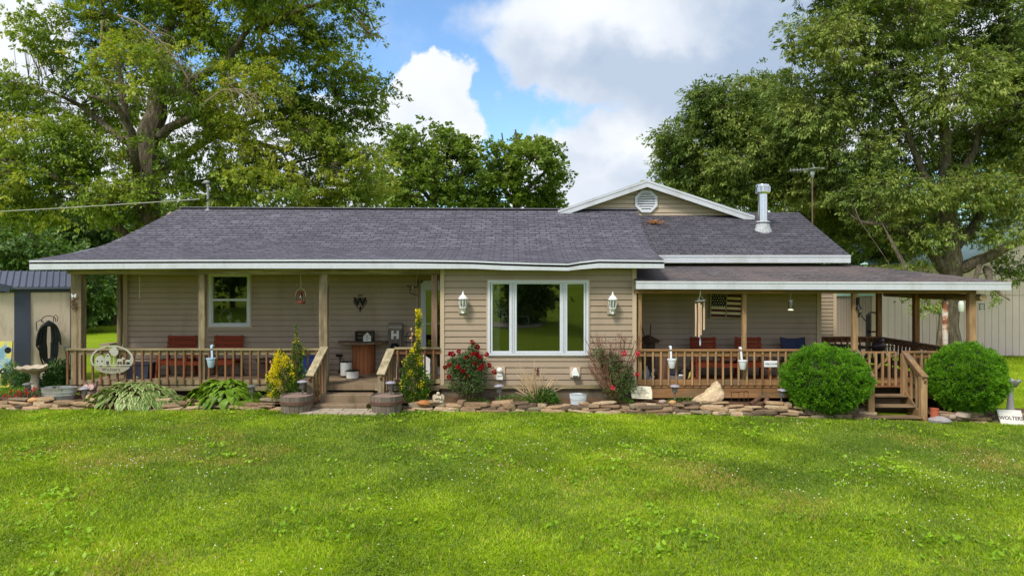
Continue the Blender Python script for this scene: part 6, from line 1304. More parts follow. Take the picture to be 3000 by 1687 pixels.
    mb.build('stem', paint('tan dry stem', (196, 170, 136), .8, .15, 8.), T)
    def tuft(T, name, n, rx, rz, L, m, c0=(0, 0, 0), seed=1, wid=.3):
        rng = np.random.default_rng(seed); d_ = nrm(rng.normal(0, 1, (n, 3))*[1, .7, .7]); d_[:, 2] = np.abs(d_[:, 2]); pos = d_*(rng.uniform(.1, 1, (n, 1))**.5)*[rx, rx*.6, rz]+np.array(c0)
        l = rng.uniform(.7, 1.3, n)*L; return npmesh(name, leafquads(pos, d_+[0, 0, .1]+rng.normal(0, .35, (n, 3)), rng.normal(0, .6, (n, 3))+[0, -.4, 1.], l, l*wid), 4, m, T)
    wg = leafmat('garden weed green', [(60, 92, 26), (84, 124, 36), (110, 150, 50)], .3, 3.); tuft(T, 'leaves', 900, .42, .3, .07, wg, (.12, -.08, 0), 3); tuft(T, 'leaves', 500, .25, .33, .08, leafmat('dark weed green', [(40, 76, 24), (62, 104, 34)], .25, 3.), (.22, -.1, 0), 4)
    def clump(name, label, px, pb, y, n, rx, rz, L, m, seed, cat='plant', wid=.35):
        T = thing(name, label, cat, (X(px, y), y, Z(pb, y))); tuft(T, 'leaves', n, rx, rz, L, m, (0, 0, 0), seed, wid); mb = MB(); rg_ = random.Random(seed)
        for k in range(10): a_ = rg_.uniform(-1, 1); mb.tube([(0, 0, -.03), (rx*.6*a_, 0, rz*.6)], .006, 4)
        mb.build('stem', st, T); return T
    dkl = leafmat('peony leaf', [(30, 58, 22), (48, 84, 32), (70, 112, 44)], .2, 3.)
    clump('peony', 'dense dark leafy plant between the birdbath and the porch', 172, 1150, .4, 2600, .42, .82, .10, dkl, 4)
    clump('leafy_bush', 'small light green bush in front of the shed at the far left', 34, 1128, 1.2, 1300, .25, .6, .09, leafmat('light bush leaf', [(66, 100, 40), (100, 138, 60)], .3, 3.), 5, wid=.2)
    clump('leafy_bush', 'low dark plant left of the birdbath pedestal', 80, 1135, .9, 900, .35, .45, .08, dkl, 6)
    clump('ground_cover', 'low grassy green cover behind the red flowers at the left', 30, 1168, .0, 2200, .9, .28, .06, wg, 7, wid=.25)
    T = clump('red_flower_plant', 'low plant with small bright red flowers left of the galvanised tub', 80, 1174, -.45, 700, .42, .26, .05, leafmat('red tinged leaf', [(70, 60, 40), (84, 104, 50)], .25, 3.), 8); rng = np.random.default_rng(4)
    for k in range(15):
        n = 14; d_ = nrm(rng.normal(0, 1, (n, 3))); fx, fz = [(-.38, .18), (-.3, .14), (-.22, .28), (-.14, .06), (-.12, .16), (-.16, -.0), (.0, .2), (.02, .1), (.14, .22), (.26, .04), (.3, .12), (.34, .34), (.3, .3), (.12, .3), (-.05, .26)][k]
        npmesh('flower', leafquads(d_*.01, d_, rng.normal(0, 1, (n, 3)), np.full(n, .04), np.full(n, .035)), 4, leafmat('scarlet petal', [(170, 16, 30), (214, 40, 56)], .2, 8.), T, loc=(fx, -.22, fz))
    for (px, pb, n_, rx_, lb) in ((1505, 1172, 500, .45, 'weeds sprouting below the security light in the bed'), (2010, 1180, 350, .5, 'sparse weeds between the path light and the boulder'), (1390, 1178, 350, .35, 'weeds around the foot of the red rose bush'), (1820, 1178, 500, .3, 'weeds around the foot of the pink rose shrub'), (1230, 1176, 200, .3, 'weeds around the foot of the tall euonymus'), (2890, 1208, 900, .5, 'yellow green weeds under the right round bush')):
        clump('weed_patch', lb, px, pb, -.45, n_, rx_, .12, .045, wg, px, 'weeds')
    clump('sprig', 'tiny green sprig growing in the whitewashed tub', 1712, 1158, -.6, 60, .08, .12, .035, dkl, 2)
    clump('sprig', 'small weed growing over the rim of the big galvanised tub', 160, 1140, -.38, 60, .1, .1, .04, dkl, 3)
    # round arborvitae
    tg = leafmat('arborvitae green', [(50, 90, 12), (78, 130, 18), (108, 162, 26), (144, 192, 46)], .25, 4., .6)
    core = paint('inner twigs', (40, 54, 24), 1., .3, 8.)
    def ballbush(px, pc, y, rx, rz, label, seed):
        c = Vector((X(px, y), y, Z(pc, y))); T = thing('round_arborvitae', label, 'bush', tuple(c), 0, 'clipped round arborvitae bushes'); rng = np.random.default_rng(seed); ry = min(rx, .78)
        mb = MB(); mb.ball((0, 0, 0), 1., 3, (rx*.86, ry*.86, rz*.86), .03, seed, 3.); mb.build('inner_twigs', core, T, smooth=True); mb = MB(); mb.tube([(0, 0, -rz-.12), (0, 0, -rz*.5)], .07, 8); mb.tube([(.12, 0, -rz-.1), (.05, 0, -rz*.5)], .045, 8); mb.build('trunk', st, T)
        nc = 2500; d_ = nrm(rng.normal(0, 1, (nc, 3))); ph = rng.uniform(0, 6, 8); lump = 1+.035*np.sin(7*d_[:, 0]+ph[0])*np.sin(6*d_[:, 2]+ph[1])+.03*np.sin(13*d_[:, 1]+9*d_[:, 0]+ph[2])+.025*np.sin(17*d_[:, 2]+ph[3]-8*d_[:, 0])
        base = d_*lump[:, None]*[rx, ry, rz]*rng.uniform(.83, .97, (nc, 1)); k = 34; Pn = np.repeat(base, k, 0); D = np.repeat(d_, k, 0); n = nc*k
        fan = rng.normal(0, .5, (n, 3)); dr = D*.8+fan+[0, 0, .6]; pos = Pn+rng.normal(0, .02, (n, 3))+D*rng.uniform(-.03, .05, (n, 1)); L = rng.uniform(.03, .065, n); q = leafquads(pos, dr, rng.normal(0, 1, (n, 3)), L, L*.27, .55); npmesh('foliage', q, 4, tg, T)
    ballbush(2421, 1112, -.62, 1.03, .80, 'large round clipped arborvitae left of the wooden steps', 3); ballbush(2832, 1106, -.58, .86, .80, 'large round clipped arborvitae right of the wooden steps', 5)
    clump('mossy_ornament', 'small mossy green mound on the edging beneath the right round bush', 2875, 1222, -.7, 400, .13, .14, .04, leafmat('mossy', [(88, 104, 84), (124, 138, 110)], .1, 3.), 9)
plants()
# ------------------------------------------------------------------ trees
bark = NT('bark'); _v = bark.obj((3., 3., .7)); _f = bark.noise(_v, 3.5, 7., .65, .5); bark.put(bark.b, 'Base Color', bark.ramp(_f, [(.3, lin((50, 44, 34))), (.5, lin((96, 86, 70))), (.72, lin((142, 132, 112)))])); bark.put(bark.b, 'Roughness', .95); bark.bump(_f, .06, 1.)
deadw = paint('dead twig', (134, 120, 98), .9, .2, 8.)
oak_cols = [(62, 90, 32), (98, 128, 42), (134, 160, 54), (164, 180, 62), (212, 210, 104)]
oak_l = leafmat('oak leaf warm', oak_cols, .45, .35); oak_r = leafmat('oak leaf', [(66, 92, 44), (98, 124, 56), (130, 152, 70), (164, 178, 92), (202, 204, 126)], .42, .35)
maple = leafmat('maple leaf', [(74, 104, 38), (106, 136, 48), (138, 162, 64), (160, 178, 78)], .35, .4); woodsm = leafmat('woods leaf', [(62, 92, 38), (90, 122, 50), (120, 150, 68)], .3, .2)

def tree(name, label, cat, base, trunk, limbs, blobs, nclus, per, L, W, mat, seed, spread=.32, droop=.35, leaf_dir=None, twigs=1., group=None, shell=.35, holes=.25, leafn=None, avoid=()):
    """trunk/limbs: polylines of (x, y, z, r) in world space; blobs: (x, y, z, rx, ry, rz, weight)"""
    rng = np.random.default_rng(seed); b0 = np.array(base); T = thing(name, label, cat, tuple(base), 0, group)
    mb = MB(); nodes = []; nr_ = []
    for ln in [trunk]+limbs:
        p_ = [np.array(q[:3])-b0 for q in ln]; r_ = [q[3] for q in ln]; pts = []; rs = []
        for i in range(len(p_)-1):
            k = max(2, int(np.linalg.norm(p_[i+1]-p_[i])/.5))
            for j in range(k): t = j/k; pts.append(p_[i]*(1-t)+p_[i+1]*t+rng.normal(0, .05, 3)*min(1, 3*r_[i])); rs.append(r_[i]*(1-t)+r_[i+1]*t)
        pts.append(p_[-1]); rs.append(r_[-1]); mb.tube(pts, rs, 9); nodes += pts[2 if ln is trunk else 0:]; nr_ += rs[2 if ln is trunk else 0:]
    nodes = np.array(nodes); nr_ = np.array(nr_)
    wts = np.array([b_[6]*b_[3]*b_[4]*b_[5] for b_ in blobs])**.8; wts /= wts.sum(); bi = rng.choice(len(blobs), nclus, p=wts); B = np.array([b_[:6] for b_ in blobs])[bi]
    d_ = nrm(rng.normal(0, 1, (nclus, 3))); rr = rng.uniform(shell**3, 1, (nclus, 1))**(1/3); C_ = B[:, :3]-b0+d_*rr*B[:, 3:6]
    ph = rng.uniform(0, 6, 6); f = np.sin(C_[:, 0]*1.7+ph[0])*np.sin(C_[:, 2]*1.9+ph[1])+np.sin(C_[:, 1]*1.8+ph[2]+C_[:, 0]*.9)*.7+.5*np.sin(C_[:, 2]*3.7+C_[:, 0]*3.1+ph[3])
    keep = f > np.quantile(f, holes)
    for (x0, x1, z0, z1, yy) in avoid: keep &= ~((C_[:, 0]+b0[0] > x0) & (C_[:, 0]+b0[0] < x1) & (C_[:, 2]+b0[2] > z0) & (C_[:, 2]+b0[2] < z1) & (C_[:, 1]+b0[1] < yy))
    C_ = C_[keep]; d_ = d_[keep]; n = len(C_)
    # boughs: some clusters become bough ends hung on the skeleton, the rest hang on the boughs
    nb = max(8, n//22); bidx = rng.choice(n, nb, replace=False); bn = []
    for i in bidx:
        c = C_[i]; dist = np.linalg.norm(nodes-c, axis=1)+np.maximum(0, nodes[:, 2]-c[2])*.8; j = int(np.argmin(dist)); a_ = nodes[j]; r0 = min(.09, max(.02, nr_[j]*.5), .012+.012*dist[j]); mid = (a_+c)/2+np.array([0, 0, .12*dist[j]])+rng.normal(0, .06*dist[j]+.01, 3)
        q = [a_, a_*.45+mid*.55+rng.normal(0, .03, 3), mid, mid*.4+c*.6+rng.normal(0, .05, 3), c]; mb.tube(q, [r0, r0*.8, r0*.6, r0*.4, r0*.2], 5, cap=False); bn += q[1:]
    bn = np.array(bn)
    if twigs > 0:
        for i in range(n):
            if rng.random() > twigs: continue
            c = C_[i]; dd = np.linalg.norm(bn-c, axis=1); j = int(np.argmin(dd))
            if dd[j] > .05: mb.tube([bn[j], (bn[j]+c)/2+rng.normal(0, .04, 3)+[0, 0, .05], c], [.014, .009, .004], 3, cap=False)
    mb.build('trunk', bark.m, T, smooth=True, recalc=False)
    m = n*per; Cc = np.repeat(C_, per, 0); cd_ = np.repeat(nrm(d_+rng.normal(0, .5, (n, 3))), per, 0); s_ = np.repeat(rng.uniform(.7, 1.35, (n, 1)), per, 0)*spread
    ns = 4; so_ = rng.normal(0, 1, (n, ns, 3)); pick = rng.integers(0, ns, m); ci = np.repeat(np.arange(n), per); off = (so_[ci, pick]*.95+rng.normal(0, .26, (m, 3)))*s_*[1, 1, .6]; pos = Cc+off; pos[:, 2] -= np.abs(off[:, 0]+off[:, 1])*.18
    dr = cd_*.7+nrm(so_[ci, pick])*.7+rng.normal(0, .45, (m, 3)); dr[:, 2] -= droop*2
    nl = rng.normal(0, .55, (m, 3))+[0, -.15, 1.] if leafn is None else rng.normal(0, .8, (m, 3))+leafn
    l = rng.uniform(.65, 1.35, m)*L; npmesh('crown', leafquads(pos, dr, nl, l, l*W, .5, 0.), 4, mat, T); return T

def B_(px, py, rx, ry, y, w=1., d=None):       # crown lobe seen at pixel px,py and standing at depth y
    s_ = (y-CAMY)/FPX; return (X(px, y), y, Z(py, y), rx*s_, (d if d else max(rx, ry)*.9*s_), ry*s_, w)
def L_(pts, y): return [(X(p_[0], y+(p_[3] if len(p_) > 3 else 0)), y+(p_[3] if len(p_) > 3 else 0), Z(p_[1], y+(p_[3] if len(p_) > 3 else 0)), p_[2]) for p_ in pts]
def trees():
    rng = random.Random(5)
    # ---- big oak on the left
    y = 10.5; k = (y-CAMY)/FPX
    bl = [(230, 110, 150, 100), (480, 70, 210, 130), (760, 90, 200, 130), (980, 70, 110, 90), (1010, 200, 90, 80), (230, 300, 190, 95), (470, 240, 200, 120), (740, 290, 210, 110), (960, 310, 150, 90), (1120, 275, 80, 36), (1030, 400, 110, 90),
          (110, 430, 190, 90), (340, 455, 190, 90), (600, 440, 180, 100), (850, 450, 180, 100), (1060, 500, 110, 90), (180, 580, 260, 90), (460, 590, 160, 70), (760, 560, 200, 60), (1000, 575, 150, 50), (-10, 280, 90, 90), (-60, 520, 140, 140), (70, 60, 50, 36), (60, 200, 30, 22), (500, -90, 420, 110), (850, -60, 260, 80), (1040, 20, 60, 40), (140, 190, 60, 40)]
    bb = []
    for i, (px, py, rx, ry) in enumerate(bl): dy = rng.uniform(-2.2, 2.2); bb.append(B_(px, py, rx, ry, y+dy, 1., min(2.6, max(rx, ry)*k*.9)))
    tr = L_([(440, 1010, .62), (432, 700, .50), (428, 560, .50), (430, 470, .52), (440, 400, .46), (452, 330, .4), (470, 230, .32), (490, 120, .24, .3), (520, -40, .12, .8), (540, -180, .05)], y)
    limbs = [L_([(420, 480, .2), (385, 420, .17, .4), (368, 350, .15, .4), (360, 260, .12), (330, 140, .1), (300, 10, .05)], y), L_([(455, 400, .22), (500, 372, .17, -.8), (560, 345, .14, -1.2), (612, 305, .11, -1.5), (665, 260, .08, -1.5), (740, 230, .04)], y),
             L_([(400, 430, .2), (335, 392, .14, .6), (280, 345, .12, .9), (236, 310, .09, 1.), (150, 270, .04)], y), L_([(400, 520, .19), (396, 470, .17, -1.2), (385, 385, .14, -1.6), (350, 320, .11, -2.), (300, 290, .08, -2.2), (255, 280, .04, -2.4)], y),
             L_([(420, 760, .30), (366, 690, .2, -.6), (320, 635, .17, -1.), (262, 585, .15, -1.4), (190, 535, .12, -1.8), (120, 495, .08, -2.), (20, 470, .04, -2.)], y), L_([(445, 520, .25), (520, 470, .19, 1.), (640, 390, .15, 1.6), (760, 350, .1, 2.), (900, 320, .05, 2.)], y),
             L_([(465, 300, .2), (560, 240, .16), (660, 180, .12), (745, 60, .1), (780, -40, .05)], y), L_([(450, 560, .16), (620, 530, .12, .5), (760, 500, .09, .8), (930, 460, .05, 1.)], y), L_([(620, 400, .12, 1.6), (840, 440, .1, 1.8), (870, 400, .08, 1.8), (930, 380, .05, 1.8)], y), L_([(745, 90, .1), (900, 20, .08), (1000, 0, .06), (1080, 50, .04), (1100, 90, .02)], y)]
    T = tree('oak_tree', 'huge spreading oak with thick forked trunk behind the left end of the roof', 'tree', (X(438, y), y, 0.), tr, limbs, bb, 5800, 66, .15, .44, oak_l, 21, .28, .28, holes=.31, avoid=[(X(385, y-1), X(478, y-1), Z(540, y-1), Z(225, y-1), y+.6), (X(350, y-1), X(400, y-1), Z(420, y-1), Z(300, y-1), y+.4), (X(455, y-1), X(600, y-1), Z(400, y-1), Z(325, y-1), y-.5), (X(270, y-1), X(370, y-1), Z(400, y-1), Z(285, y-1), y-.5), (X(200, y-1), X(345, y-1), Z(680, y-1), Z(545, y-1), y-1.)])
    rg = random.Random(8); b0 = Vector((X(438, y), y, 0))
    def dead(pts, yy, n):
        mb = MB(); q = [P(a_, b_, yy)-b0 for a_, b_ in pts]; mb.tube(q, [.03*(1-i/len(q))+.01 for i in range(len(q))], 5)
        for i in range(n):
            t = rg.uniform(.25, 1)*(len(q)-1); j = min(int(t), len(q)-2); a_ = q[j].lerp(q[j+1], t-j); dd = Vector((rg.uniform(-1, 1), rg.uniform(-.4, .4), rg.uniform(-1., .6)))*rg.uniform(.3, 1.1); m_ = a_+dd*.5+Vector((0, 0, .08)); mb.tube([a_, m_, a_+dd], [.016, .012, .006], 3)
            for _ in range(2): mb.tube([m_, m_+Vector((rg.uniform(-.4, .4), 0, rg.uniform(-.5, .1)))], [.009, .005], 3)
        mb.build('dead_branch', deadw, T)
    dead([(345, 45), (400, 65), (440, 95), (480, 130), (510, 170), (540, 215), (560, 250)], y-3.4, 34); dead([(440, 330), (410, 290), (360, 250), (300, 230)], y-3.2, 14); dead([(600, 300), (650, 265), (700, 262), (750, 300)], y-3.2, 14); dead([(1000, 10), (1050, 60), (1080, 95), (1105, 110)], y+1., 16); dead([(300, 60), (296, 110), (290, 180)], y-3.3, 5)
    # ---- right hand oaks
    y = 8.5; k = (y-CAMY)/FPX
    bl = [(2480, 110, 130, 110), (2620, 60, 150, 100), (2800, 60, 180, 110), (2960, 80, 130, 120), (2350, 130, 70, 80), (2400, 60, 60, 70), (2380, 300, 120, 110), (2550, 260, 160, 110), (2780, 250, 170, 110), (2950, 280, 120, 110), (2480, 450, 150, 90), (2660, 440, 160, 100), (2880, 430, 150, 100), (2600, 570, 150, 60), (2830, 560, 150, 60), (2990, 600, 80, 90), (3080, 350, 120, 200), (3080, 100, 120, 180), (2500, -80, 220, 80), (2800, -90, 260, 90), (2940, 690, 60, 24), (2980, 760, 40, 30), (2560, 640, 70, 36), (2700, 690, 90, 40), (2860, 670, 80, 36), (2960, 790, 50, 30), (2690, 770, 50, 24)]
    bb = []
    for i, (px, py, rx, ry) in enumerate(bl): dy = rng.uniform(-1.6, 1.6); bb.append(B_(px, py, rx, ry, y+dy, 1., min(2.2, max(rx, ry)*k*.9)))
    for (px, py, rx, ry) in ((2700, 880, 40, 16), (2860, 880, 45, 22), (2935, 870, 45, 20), (2975, 900, 22, 20), (2890, 925, 26, 18), (2690, 860, 22, 12)): bb.append(B_(px, py, rx, ry, 5.5, 2.2, .35))
    tr = L_([(2790, 1080, .30), (2792, 960, .25), (2790, 850, .27), (2788, 790, .36), (2782, 720, .36), (2776, 640, .30), (2770, 520, .22), (2768, 400, .17), (2760, 250, .12), (2750, 100, .06)], y)
    limbs = [L_([(2775, 800, .24), (2730, 745, .18), (2690, 700, .15, -.3), (2640, 672, .12, -.6), (2590, 660, .10, -.9), (2520, 650, .06, -1.)], y), L_([(2800, 790, .22), (2860, 770, .2, -.4), (2920, 740, .17, -.7), (3000, 704, .14, -1.), (3080, 660, .08, -1.)], y), L_([(2800, 720, .2), (2840, 680, .16, .5), (2895, 600, .13, .8), (2995, 548, .1, 1.), (3080, 500, .05)], y),
             L_([(2776, 620, .18), (2700, 500, .12), (2640, 350, .09), (2560, 200, .05)], y), L_([(2775, 600, .18), (2850, 450, .12), (2900, 300, .09), (2960, 150, .05)], y), L_([(2780, 690, .16), (2700, 600, .12, .8), (2560, 520, .08, 1.), (2440, 430, .05)], y), L_([(2890, 790, .14, -.4), (2900, 830, .09, -1.8), (2930, 860, .05, -2.8), (2960, 880, .02, -3.)], y), L_([(2870, 770, .1, -.4), (2850, 840, .06, -2.), (2700, 870, .03, -3.)], y)]
    tree('oak_tree', 'large oak with low forked trunk between the deck and the barn', 'tree', (X(2790, y), y, 0.), tr, limbs, bb, 5400, 74, .135, .38, oak_r, 31, .28, .32, holes=.32, avoid=[(X(2745, y-1), X(2825, y-1), Z(990, y-1), Z(700, y-1), y+.5)])
    mb = MB(); mb.tube([(0, 0, 0), (.03, 0, .8), (.12, 0, 1.8), (.1, 0, 2.6)], [.14, .12, .1, .07], 8); tag(mb.build('tree_stem', bark.m, loc=(X(2750, 8.), 8., 0), smooth=True), 'thin dark leaning tree stem beside the oak trunk behind the rusty tube', 'tree trunk')
    y = 12.5; k = (y-CAMY)/FPX
    bl = [(2040, 430, 110, 90), (2000, 490, 70, 60), (2130, 330, 110, 85), (2240, 290, 90, 80), (2200, 440, 150, 100), (2320, 380, 120, 110), (2060, 545, 110, 45), (2350, 520, 140, 90), (2420, 640, 120, 80), (2180, 550, 130, 50), (2550, 600, 110, 80), (2600, 700, 90, 60), (2060, 290, 50, 40), (1960, 400, 40, 30)]
    bb = [B_(px, py, rx, ry, y+rng.uniform(-1.2, 1.2), 1., min(2.3, max(rx, ry)*k*.9)) for px, py, rx, ry in bl]
    tr = L_([(2700, 1040, .3), (2662, 830, .26), (2640, 760, .22), (2600, 700, .2), (2563, 657, .18), (2480, 590, .14), (2380, 480, .1), (2300, 380, .05)], y)
    limbs = [L_([(2560, 655, .14), (2440, 640, .1), (2300, 560, .08), (2150, 500, .05)], y), L_([(2450, 570, .12), (2300, 470, .09), (2150, 400, .06), (2060, 350, .04)], y), L_([(2640, 760, .12), (2560, 740, .08), (2500, 690, .05)], y)]
    tree('oak_tree', 'broad leaning oak behind the stovepipe and right end of the roof', 'tree', (X(2700, y), y, 0.), tr, limbs, bb, 3300, 72, .145, .38, oak_r, 41, .32, .32, holes=.2)
    # ---- maples above the middle of the roof
    def maple_tree(px, y, bl, label, seed, n, group=None):
        bb = [B_(a_, b_, c_, d_, y+rng.uniform(-1.2, 1.2), 1., c_*(y-CAMY)/FPX) for a_, b_, c_, d_ in bl]
        tr = L_([(px, 860, .32), (px+5, 640, .26), (px-5, 540, .2), (px+10, 450, .12), (px, 380, .05)], y); limbs = [L_([(px, 600, .16), (px-60, 520, .1), (px-110, 440, .05)], y), L_([(px, 590, .16), (px+70, 520, .1), (px+120, 470, .05)], y), L_([(px, 540, .12), (px-30, 470, .08), (px-40, 390, .04)], y), L_([(px, 560, .1), (px+45, 470, .07), (px+60, 400, .03)], y)]
        return tree('maple_tree', label, 'tree', (X(px, y), y, 0.), tr, limbs, bb, n, 40, .17, .85, maple, seed, .28, .1, holes=.38, shell=.5, group=group)
    maple_tree(1270, 24., [(1185, 415, 50, 42), (1245, 395, 60, 32), (1318, 412, 52, 38), (1370, 450, 36, 50), (1200, 470, 90, 60), (1300, 480, 90, 60), (1240, 560, 120, 60), (1370, 540, 60, 70), (1140, 540, 60, 60)], 'bright green maple above the roof beside the big left oak', 51, 1500)
    maple_tree(1510, 27., [(1450, 446, 32, 28), (1508, 434, 40, 28), (1570, 428, 30, 24), (1450, 490, 55, 50), (1540, 470, 60, 50), (1610, 455, 38, 35), (1625, 500, 34, 40), (1480, 560, 60, 55), (1580, 550, 60, 60), (1600, 600, 50, 35), (1430, 590, 50, 50)], 'rounded open maple nearest the middle of the sky', 52, 1250)
    # ---- dense trees further back
    def back_tree(px, y, w, h, label, seed, n=800, mat=woodsm, top=None, gr='dense trees behind the yard'):
        s_ = (y-CAMY)/FPX; c = X(px, y); rr = np.random.default_rng(seed); bb = [(c+rr.uniform(-.35, .35)*w, y+rr.uniform(-.2, .2)*w, h*(.12+.75*i/8), w*.34, w*.3, h*.16, 1.) for i in range(9)]
        tree('woodland_tree', label, 'tree', (c, y, 0.), [(c, y, 0, .3), (c+.1, y, h*.5, .2), (c, y, h*.9, .05)], [[(c, y, h*.4, .12), (c-w*.25, y, h*.6, .06), (c-w*.35, y, h*.7, .03)], [(c, y, h*.35, .12), (c+w*.25, y, h*.55, .06), (c+w*.35, y, h*.7, .03)]], bb, n, 36, .26, .5, mat, seed, .45, .2, twigs=.15, group=gr, holes=.15)
    for i, (px, y, w, h, lb) in enumerate(((-60, 26, 10, 12, 'dark dense tree at the far left edge behind the shed'), (90, 22, 8, 6.5, 'low dense tree behind the garden shed'), (235, 31, 9, 9, 'dense dark tree seen through the left end of the porch'), (330, 30, 6, 8, 'dark tree with low branches right of the porch corner opening'), (430, 34, 9, 10, 'dense tree directly behind the big oak trunk'), (640, 36, 10, 10, 'dense tree behind the electrical mast'), (850, 38, 10, 9.5, 'dense tree behind the roof ridge between oak and maple'),
                                           (2380, 30, 11, 11, 'dense tree behind the stovepipe'), (2560, 26, 9, 8, 'dense tree between the antenna and the barn'), (2760, 29, 10, 9, 'tall dense tree behind the pale green barn roof'), (3000, 27, 12, 12, 'tall dense tree rising behind the barn at the right edge'), (2180, 32, 10, 8, 'dense tree low behind the raised gable'))):
        back_tree(px, y, w, h, lb, 60+i)
    # trees in front of the house, seen mirrored in the windows
    for i, (x, y, w, h, lb) in enumerate(((.9, -24.3, 2.6, 4.6, 'dark ornamental tree on the rise facing the picture window'), (-20.5, -29.5, 9, 9, 'tall tree on the rise facing the left window'), (-40, -60, 16, 15, 'tall tree far along the rise facing the shed'))):
        rr = np.random.default_rng(90+i); g0 = float(gz(x, y)); bb = [(x+rr.uniform(-.3, .3)*w, y+rr.uniform(-.2, .2)*w, g0+h*(.22+.7*j/7), w*.34, w*.3, h*.16, 1.) for j in range(8)]
        tree('yard_tree', lb, 'tree', (x, y, g0), [(x, y, g0, .2), (x, y, g0+h*.8, .06)], [], bb, 500, 36, .28, .5, woodsm, 90+i, .45, .2, twigs=.1, holes=.1)
    g0 = float(gz(.3, -23.4)); T = thing('garden_bench', 'white curved garden bench on the rise facing the house', 'bench', (.2, -23.3, g0+.1)); mb = MB(); mb.box(-.8, .8, -.25, .25, .42, .46); mb.build('seat', white, T)
    mb = MB(); mb.tube([(-.8, -.25, .46), (-.75, -.25, .85), (-.4, -.25, .98), (0, -.25, .85), (.4, -.25, .98), (.75, -.25, .85), (.8, -.25, .46)], .03, 6)
    for k in range(8): x = -.7+.2*k; mb.tube([(x, -.25, .46), (x, -.25, .88)], .015, 4)
    mb.build('backrest', white, T)
    for x in (-.72, .72):
        for y in (-.2, .2): mb = MB(); mb.tube([(x, y, 0), (x, y, .44)], .03, 6); mb.build('leg', white, T)
    mb = MB(); mb.prism([(1.7*math.cos(t)-.2, 1.1*math.sin(t)) for t in np.linspace(0, 6.283, 30)[:-1]], -.1, .03, 'z'); kind(mb.build('gravel_bed', paint('pale gravel', (176, 164, 146), 1., .3, 12., bump=.02), loc=(.4, -23.3, g0+.06), rot=(R(-5), 0, 0)), 'structure')
    # far woods as one mass
    rg = np.random.default_rng(77); n = 42000; x = rg.uniform(-95, 95, n); top = 7+2.2*np.sin(x*.21)+1.6*np.sin(x*.47+2)+rg.normal(0, .5, n); pos = np.stack([x, rg.uniform(58, 66, n), rg.uniform(0, 1, n)**.8*top], 1); l = rg.uniform(.4, .8, n)
    kind(npmesh('distant_woods', leafquads(pos, rg.normal(0, 1, (n, 3)), rg.normal(0, .6, (n, 3))+[0, -.6, 1], l, l*.7), 4, woodsm), 'stuff', 'distant woodland edge beyond the back field', 'woods')
trees()

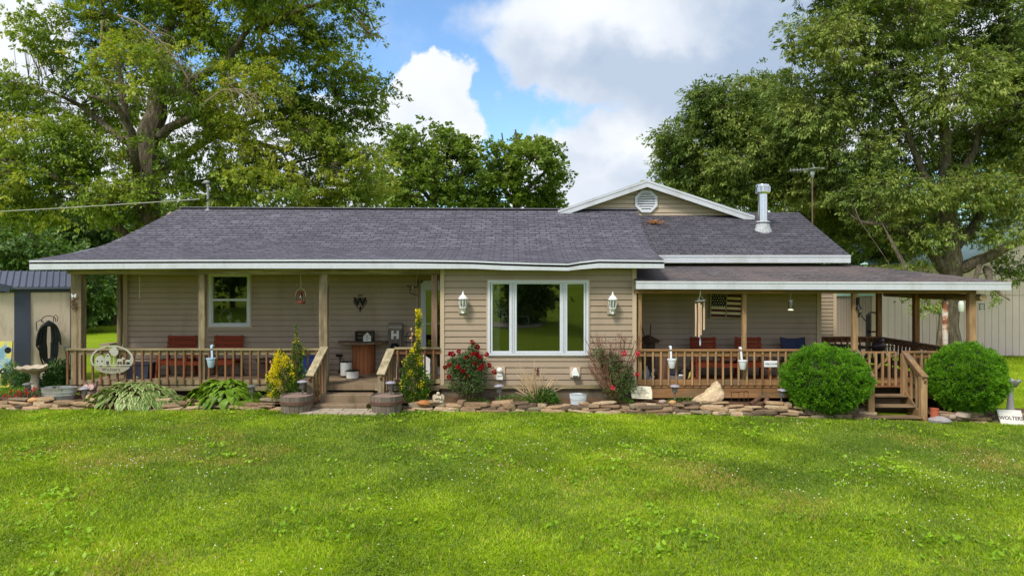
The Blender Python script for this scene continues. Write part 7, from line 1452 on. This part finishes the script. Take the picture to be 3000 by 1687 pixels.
# ------------------------------------------------------------------ lawn cover
def lawn():
    rg = np.random.default_rng(1)
    def noise2(x, y, s, k):
        p_ = np.random.default_rng(k).uniform(0, 6.28, 8); return (np.sin(x*s+p_[0]+1.3*np.sin(y*s*.7+p_[1]))+np.sin(y*s*1.1+p_[2]+1.1*np.sin(x*s*.8+p_[3]))+.6*np.sin(x*s*2.3+y*s*1.7+p_[4])+.5*np.sin(x*s*3.7-y*s*3.1+p_[5]))/3.1
    def scatter(n, d0=6.6, d1=16.2):
        u_ = rg.uniform(0, 1, n); d_ = d0+(d1-d0)*u_**.85; x = rg.uniform(-1, 1, n)*(.77*d_+2.6); return x, d_+CAMY, d_
    gcols = [(86, 114, 12), (126, 158, 18), (164, 194, 30), (202, 218, 70)]
    g1 = leafmat('grass blade', gcols, .35, .8, .55); g2 = leafmat('dry grass', [(134, 124, 56), (172, 158, 80), (198, 182, 108)], .3, 1.5, .7); g3 = leafmat('grass blade cool', [(82, 108, 34), (112, 142, 48), (142, 168, 70)], .35, .8, .5)
    n = 660000; x, y, d_ = scatter(n); keep = ~((np.abs(x+3.9) < .85) & (y > -1.35)) & (y < -.82+.02*np.sin(x*9)); bare = (x > 9.2*d_/16) & (noise2(x, y, 1.1, 9) > .1) & (d_ < 8.6); keep &= ~(bare & (rg.uniform(0, 1, n) < .8)); x, y, d_ = x[keep], y[keep], d_[keep]; n = len(x)
    z = gz(x, y); h = rg.uniform(.015, .055, n)*(1+.45*noise2(x, y, 2.4, 3)+.3*noise2(x, y, 7., 31)); w = (.0035+.00035*d_)*rg.uniform(.7, 1.4, n); a_ = rg.uniform(0, 6.283, n); lean = rg.normal(0, .55, (n, 2))
    b0 = np.stack([x-np.cos(a_)*w, y-np.sin(a_)*w, z], 1); b1 = np.stack([x+np.cos(a_)*w, y+np.sin(a_)*w, z], 1); tp = np.stack([x+lean[:, 0]*h, y+lean[:, 1]*h, z+h], 1)
    dry = noise2(x, y, .8, 4)+.5*noise2(x, y, 2.6, 5)-.2; pd = np.clip(dry*.8-.06+.25*(x < -4)*(y > -5.5), 0.05, .5); r_ = rg.uniform(0, 1, n); cool = rg.uniform(0, 1, n) < np.clip(.4+.9*noise2(x, y, .6, 7), 0, .9); mi = np.where(r_ < pd, 1, np.where(cool, 2, 0))
    kind(npmesh('lawn_grass', np.stack([b0, b1, tp], 1), 3, [g1, g2, g3], mi=mi), 'stuff', 'mown green lawn grass with drier tan patches in front of the house', 'grass')
    # broad leaved weeds and clover leaves
    def patch(n, s_, k, thr, Lr, name, label, m, up=.5, cat='clover', per=7, sp=.05):
        x, y, d_ = scatter(n); keep = (noise2(x, y, s_, k) > thr) & (y < -.9); x, y = x[keep], y[keep]; keep = rg.uniform(0, 1, len(x)) < np.where((np.abs(x+3.9) < .85) & (y > -1.4), 0, 1); x, y = x[keep], y[keep]; z = gz(x, y)
        c = np.repeat(np.stack([x, y, z+.012], 1), per, 0); n = len(c); az = rg.uniform(0, 6.283, n); dr = np.stack([np.cos(az), np.sin(az), rg.uniform(.1, up*2, n)], 1); c = c+np.stack([rg.normal(0, sp, n), rg.normal(0, sp, n), rg.uniform(0, .03, n)], 1); l = rg.uniform(*Lr, n)
        return kind(npmesh(name, leafquads(c, dr, rg.normal(0, .35, (n, 3))+[0, 0, 1.], l, l*.62), 4, m), 'stuff', label, cat)
    wl = leafmat('bright weed leaf', [(106, 150, 18), (136, 178, 24), (164, 200, 40)], .35, 1., .45); cl = leafmat('clover leaf', [(76, 106, 24), (102, 134, 34), (128, 158, 46)], .3, 1., .45)
    patch(4200, 1.7, 21, .3, (.04, .085), 'broadleaf_weeds', 'bright yellow green broad leaved weeds scattered through the lawn', wl, .5, 'weeds', 6, .04)
    patch(42000, 1.1, 22, .26, (.016, .03), 'clover_patches', 'darker green clover patches in the lawn', cl, .35, 'clover', 7, .05)
    # white clover heads
    x, y, d_ = scatter(3600); keep = ((noise2(x, y, .9, 22)+.5*noise2(x, y, 3.1, 24) > .35) | (rg.uniform(0, 1, len(x)) < .10)) & (y < -.95); x, y = x[keep][:640], y[keep][:640]; mb = MB()
    base = [Vector((1, 0, 0)), Vector((-1, 0, 0)), Vector((0, 1, 0)), Vector((0, -1, 0)), Vector((0, 0, 1)), Vector((0, 0, -1))]; fc = [(0, 2, 4), (2, 1, 4), (1, 3, 4), (3, 0, 4), (2, 0, 5), (1, 2, 5), (3, 1, 5), (0, 3, 5)]
    for a_, b_ in zip(x, y): r_ = rg.uniform(.007, .0125); c = Vector((a_, b_, float(gz(a_, b_))+rg.uniform(.045, .075))); mb.add([c+q*r_ for q in base], fc)
    kind(mb.build('clover_flowers', paint('clover white', (232, 222, 206), .8, .08, 30.), recalc=False), 'stuff', 'small white clover flowers dotted over the lawn', 'flowers')
    # side and back lawn grass, coarser
    n = 60000; x = np.concatenate([rg.uniform(11.4, 22, n//2), rg.uniform(-22, -12.0, n//2)]); y = rg.uniform(-1., 11, n); z = gz(x, y); h = rg.uniform(.03, .07, n); a_ = rg.uniform(0, 6.283, n); w = .009; lean = rg.normal(0, .5, (n, 2)); ok = ~((x < -13.0) & (y > 2.) & (x > -17)); x, y, z, h, a_, lean = x[ok], y[ok], z[ok], h[ok], a_[ok], lean[ok]
    kind(npmesh('yard_grass', np.stack([np.stack([x-np.cos(a_)*w, y-np.sin(a_)*w, z], 1), np.stack([x+np.cos(a_)*w, y+np.sin(a_)*w, z], 1), np.stack([x+lean[:, 0]*h, y+lean[:, 1]*h, z+h], 1)], 1), 3, g1), 'stuff', 'green yard grass at both sides of the house', 'grass')
lawn()
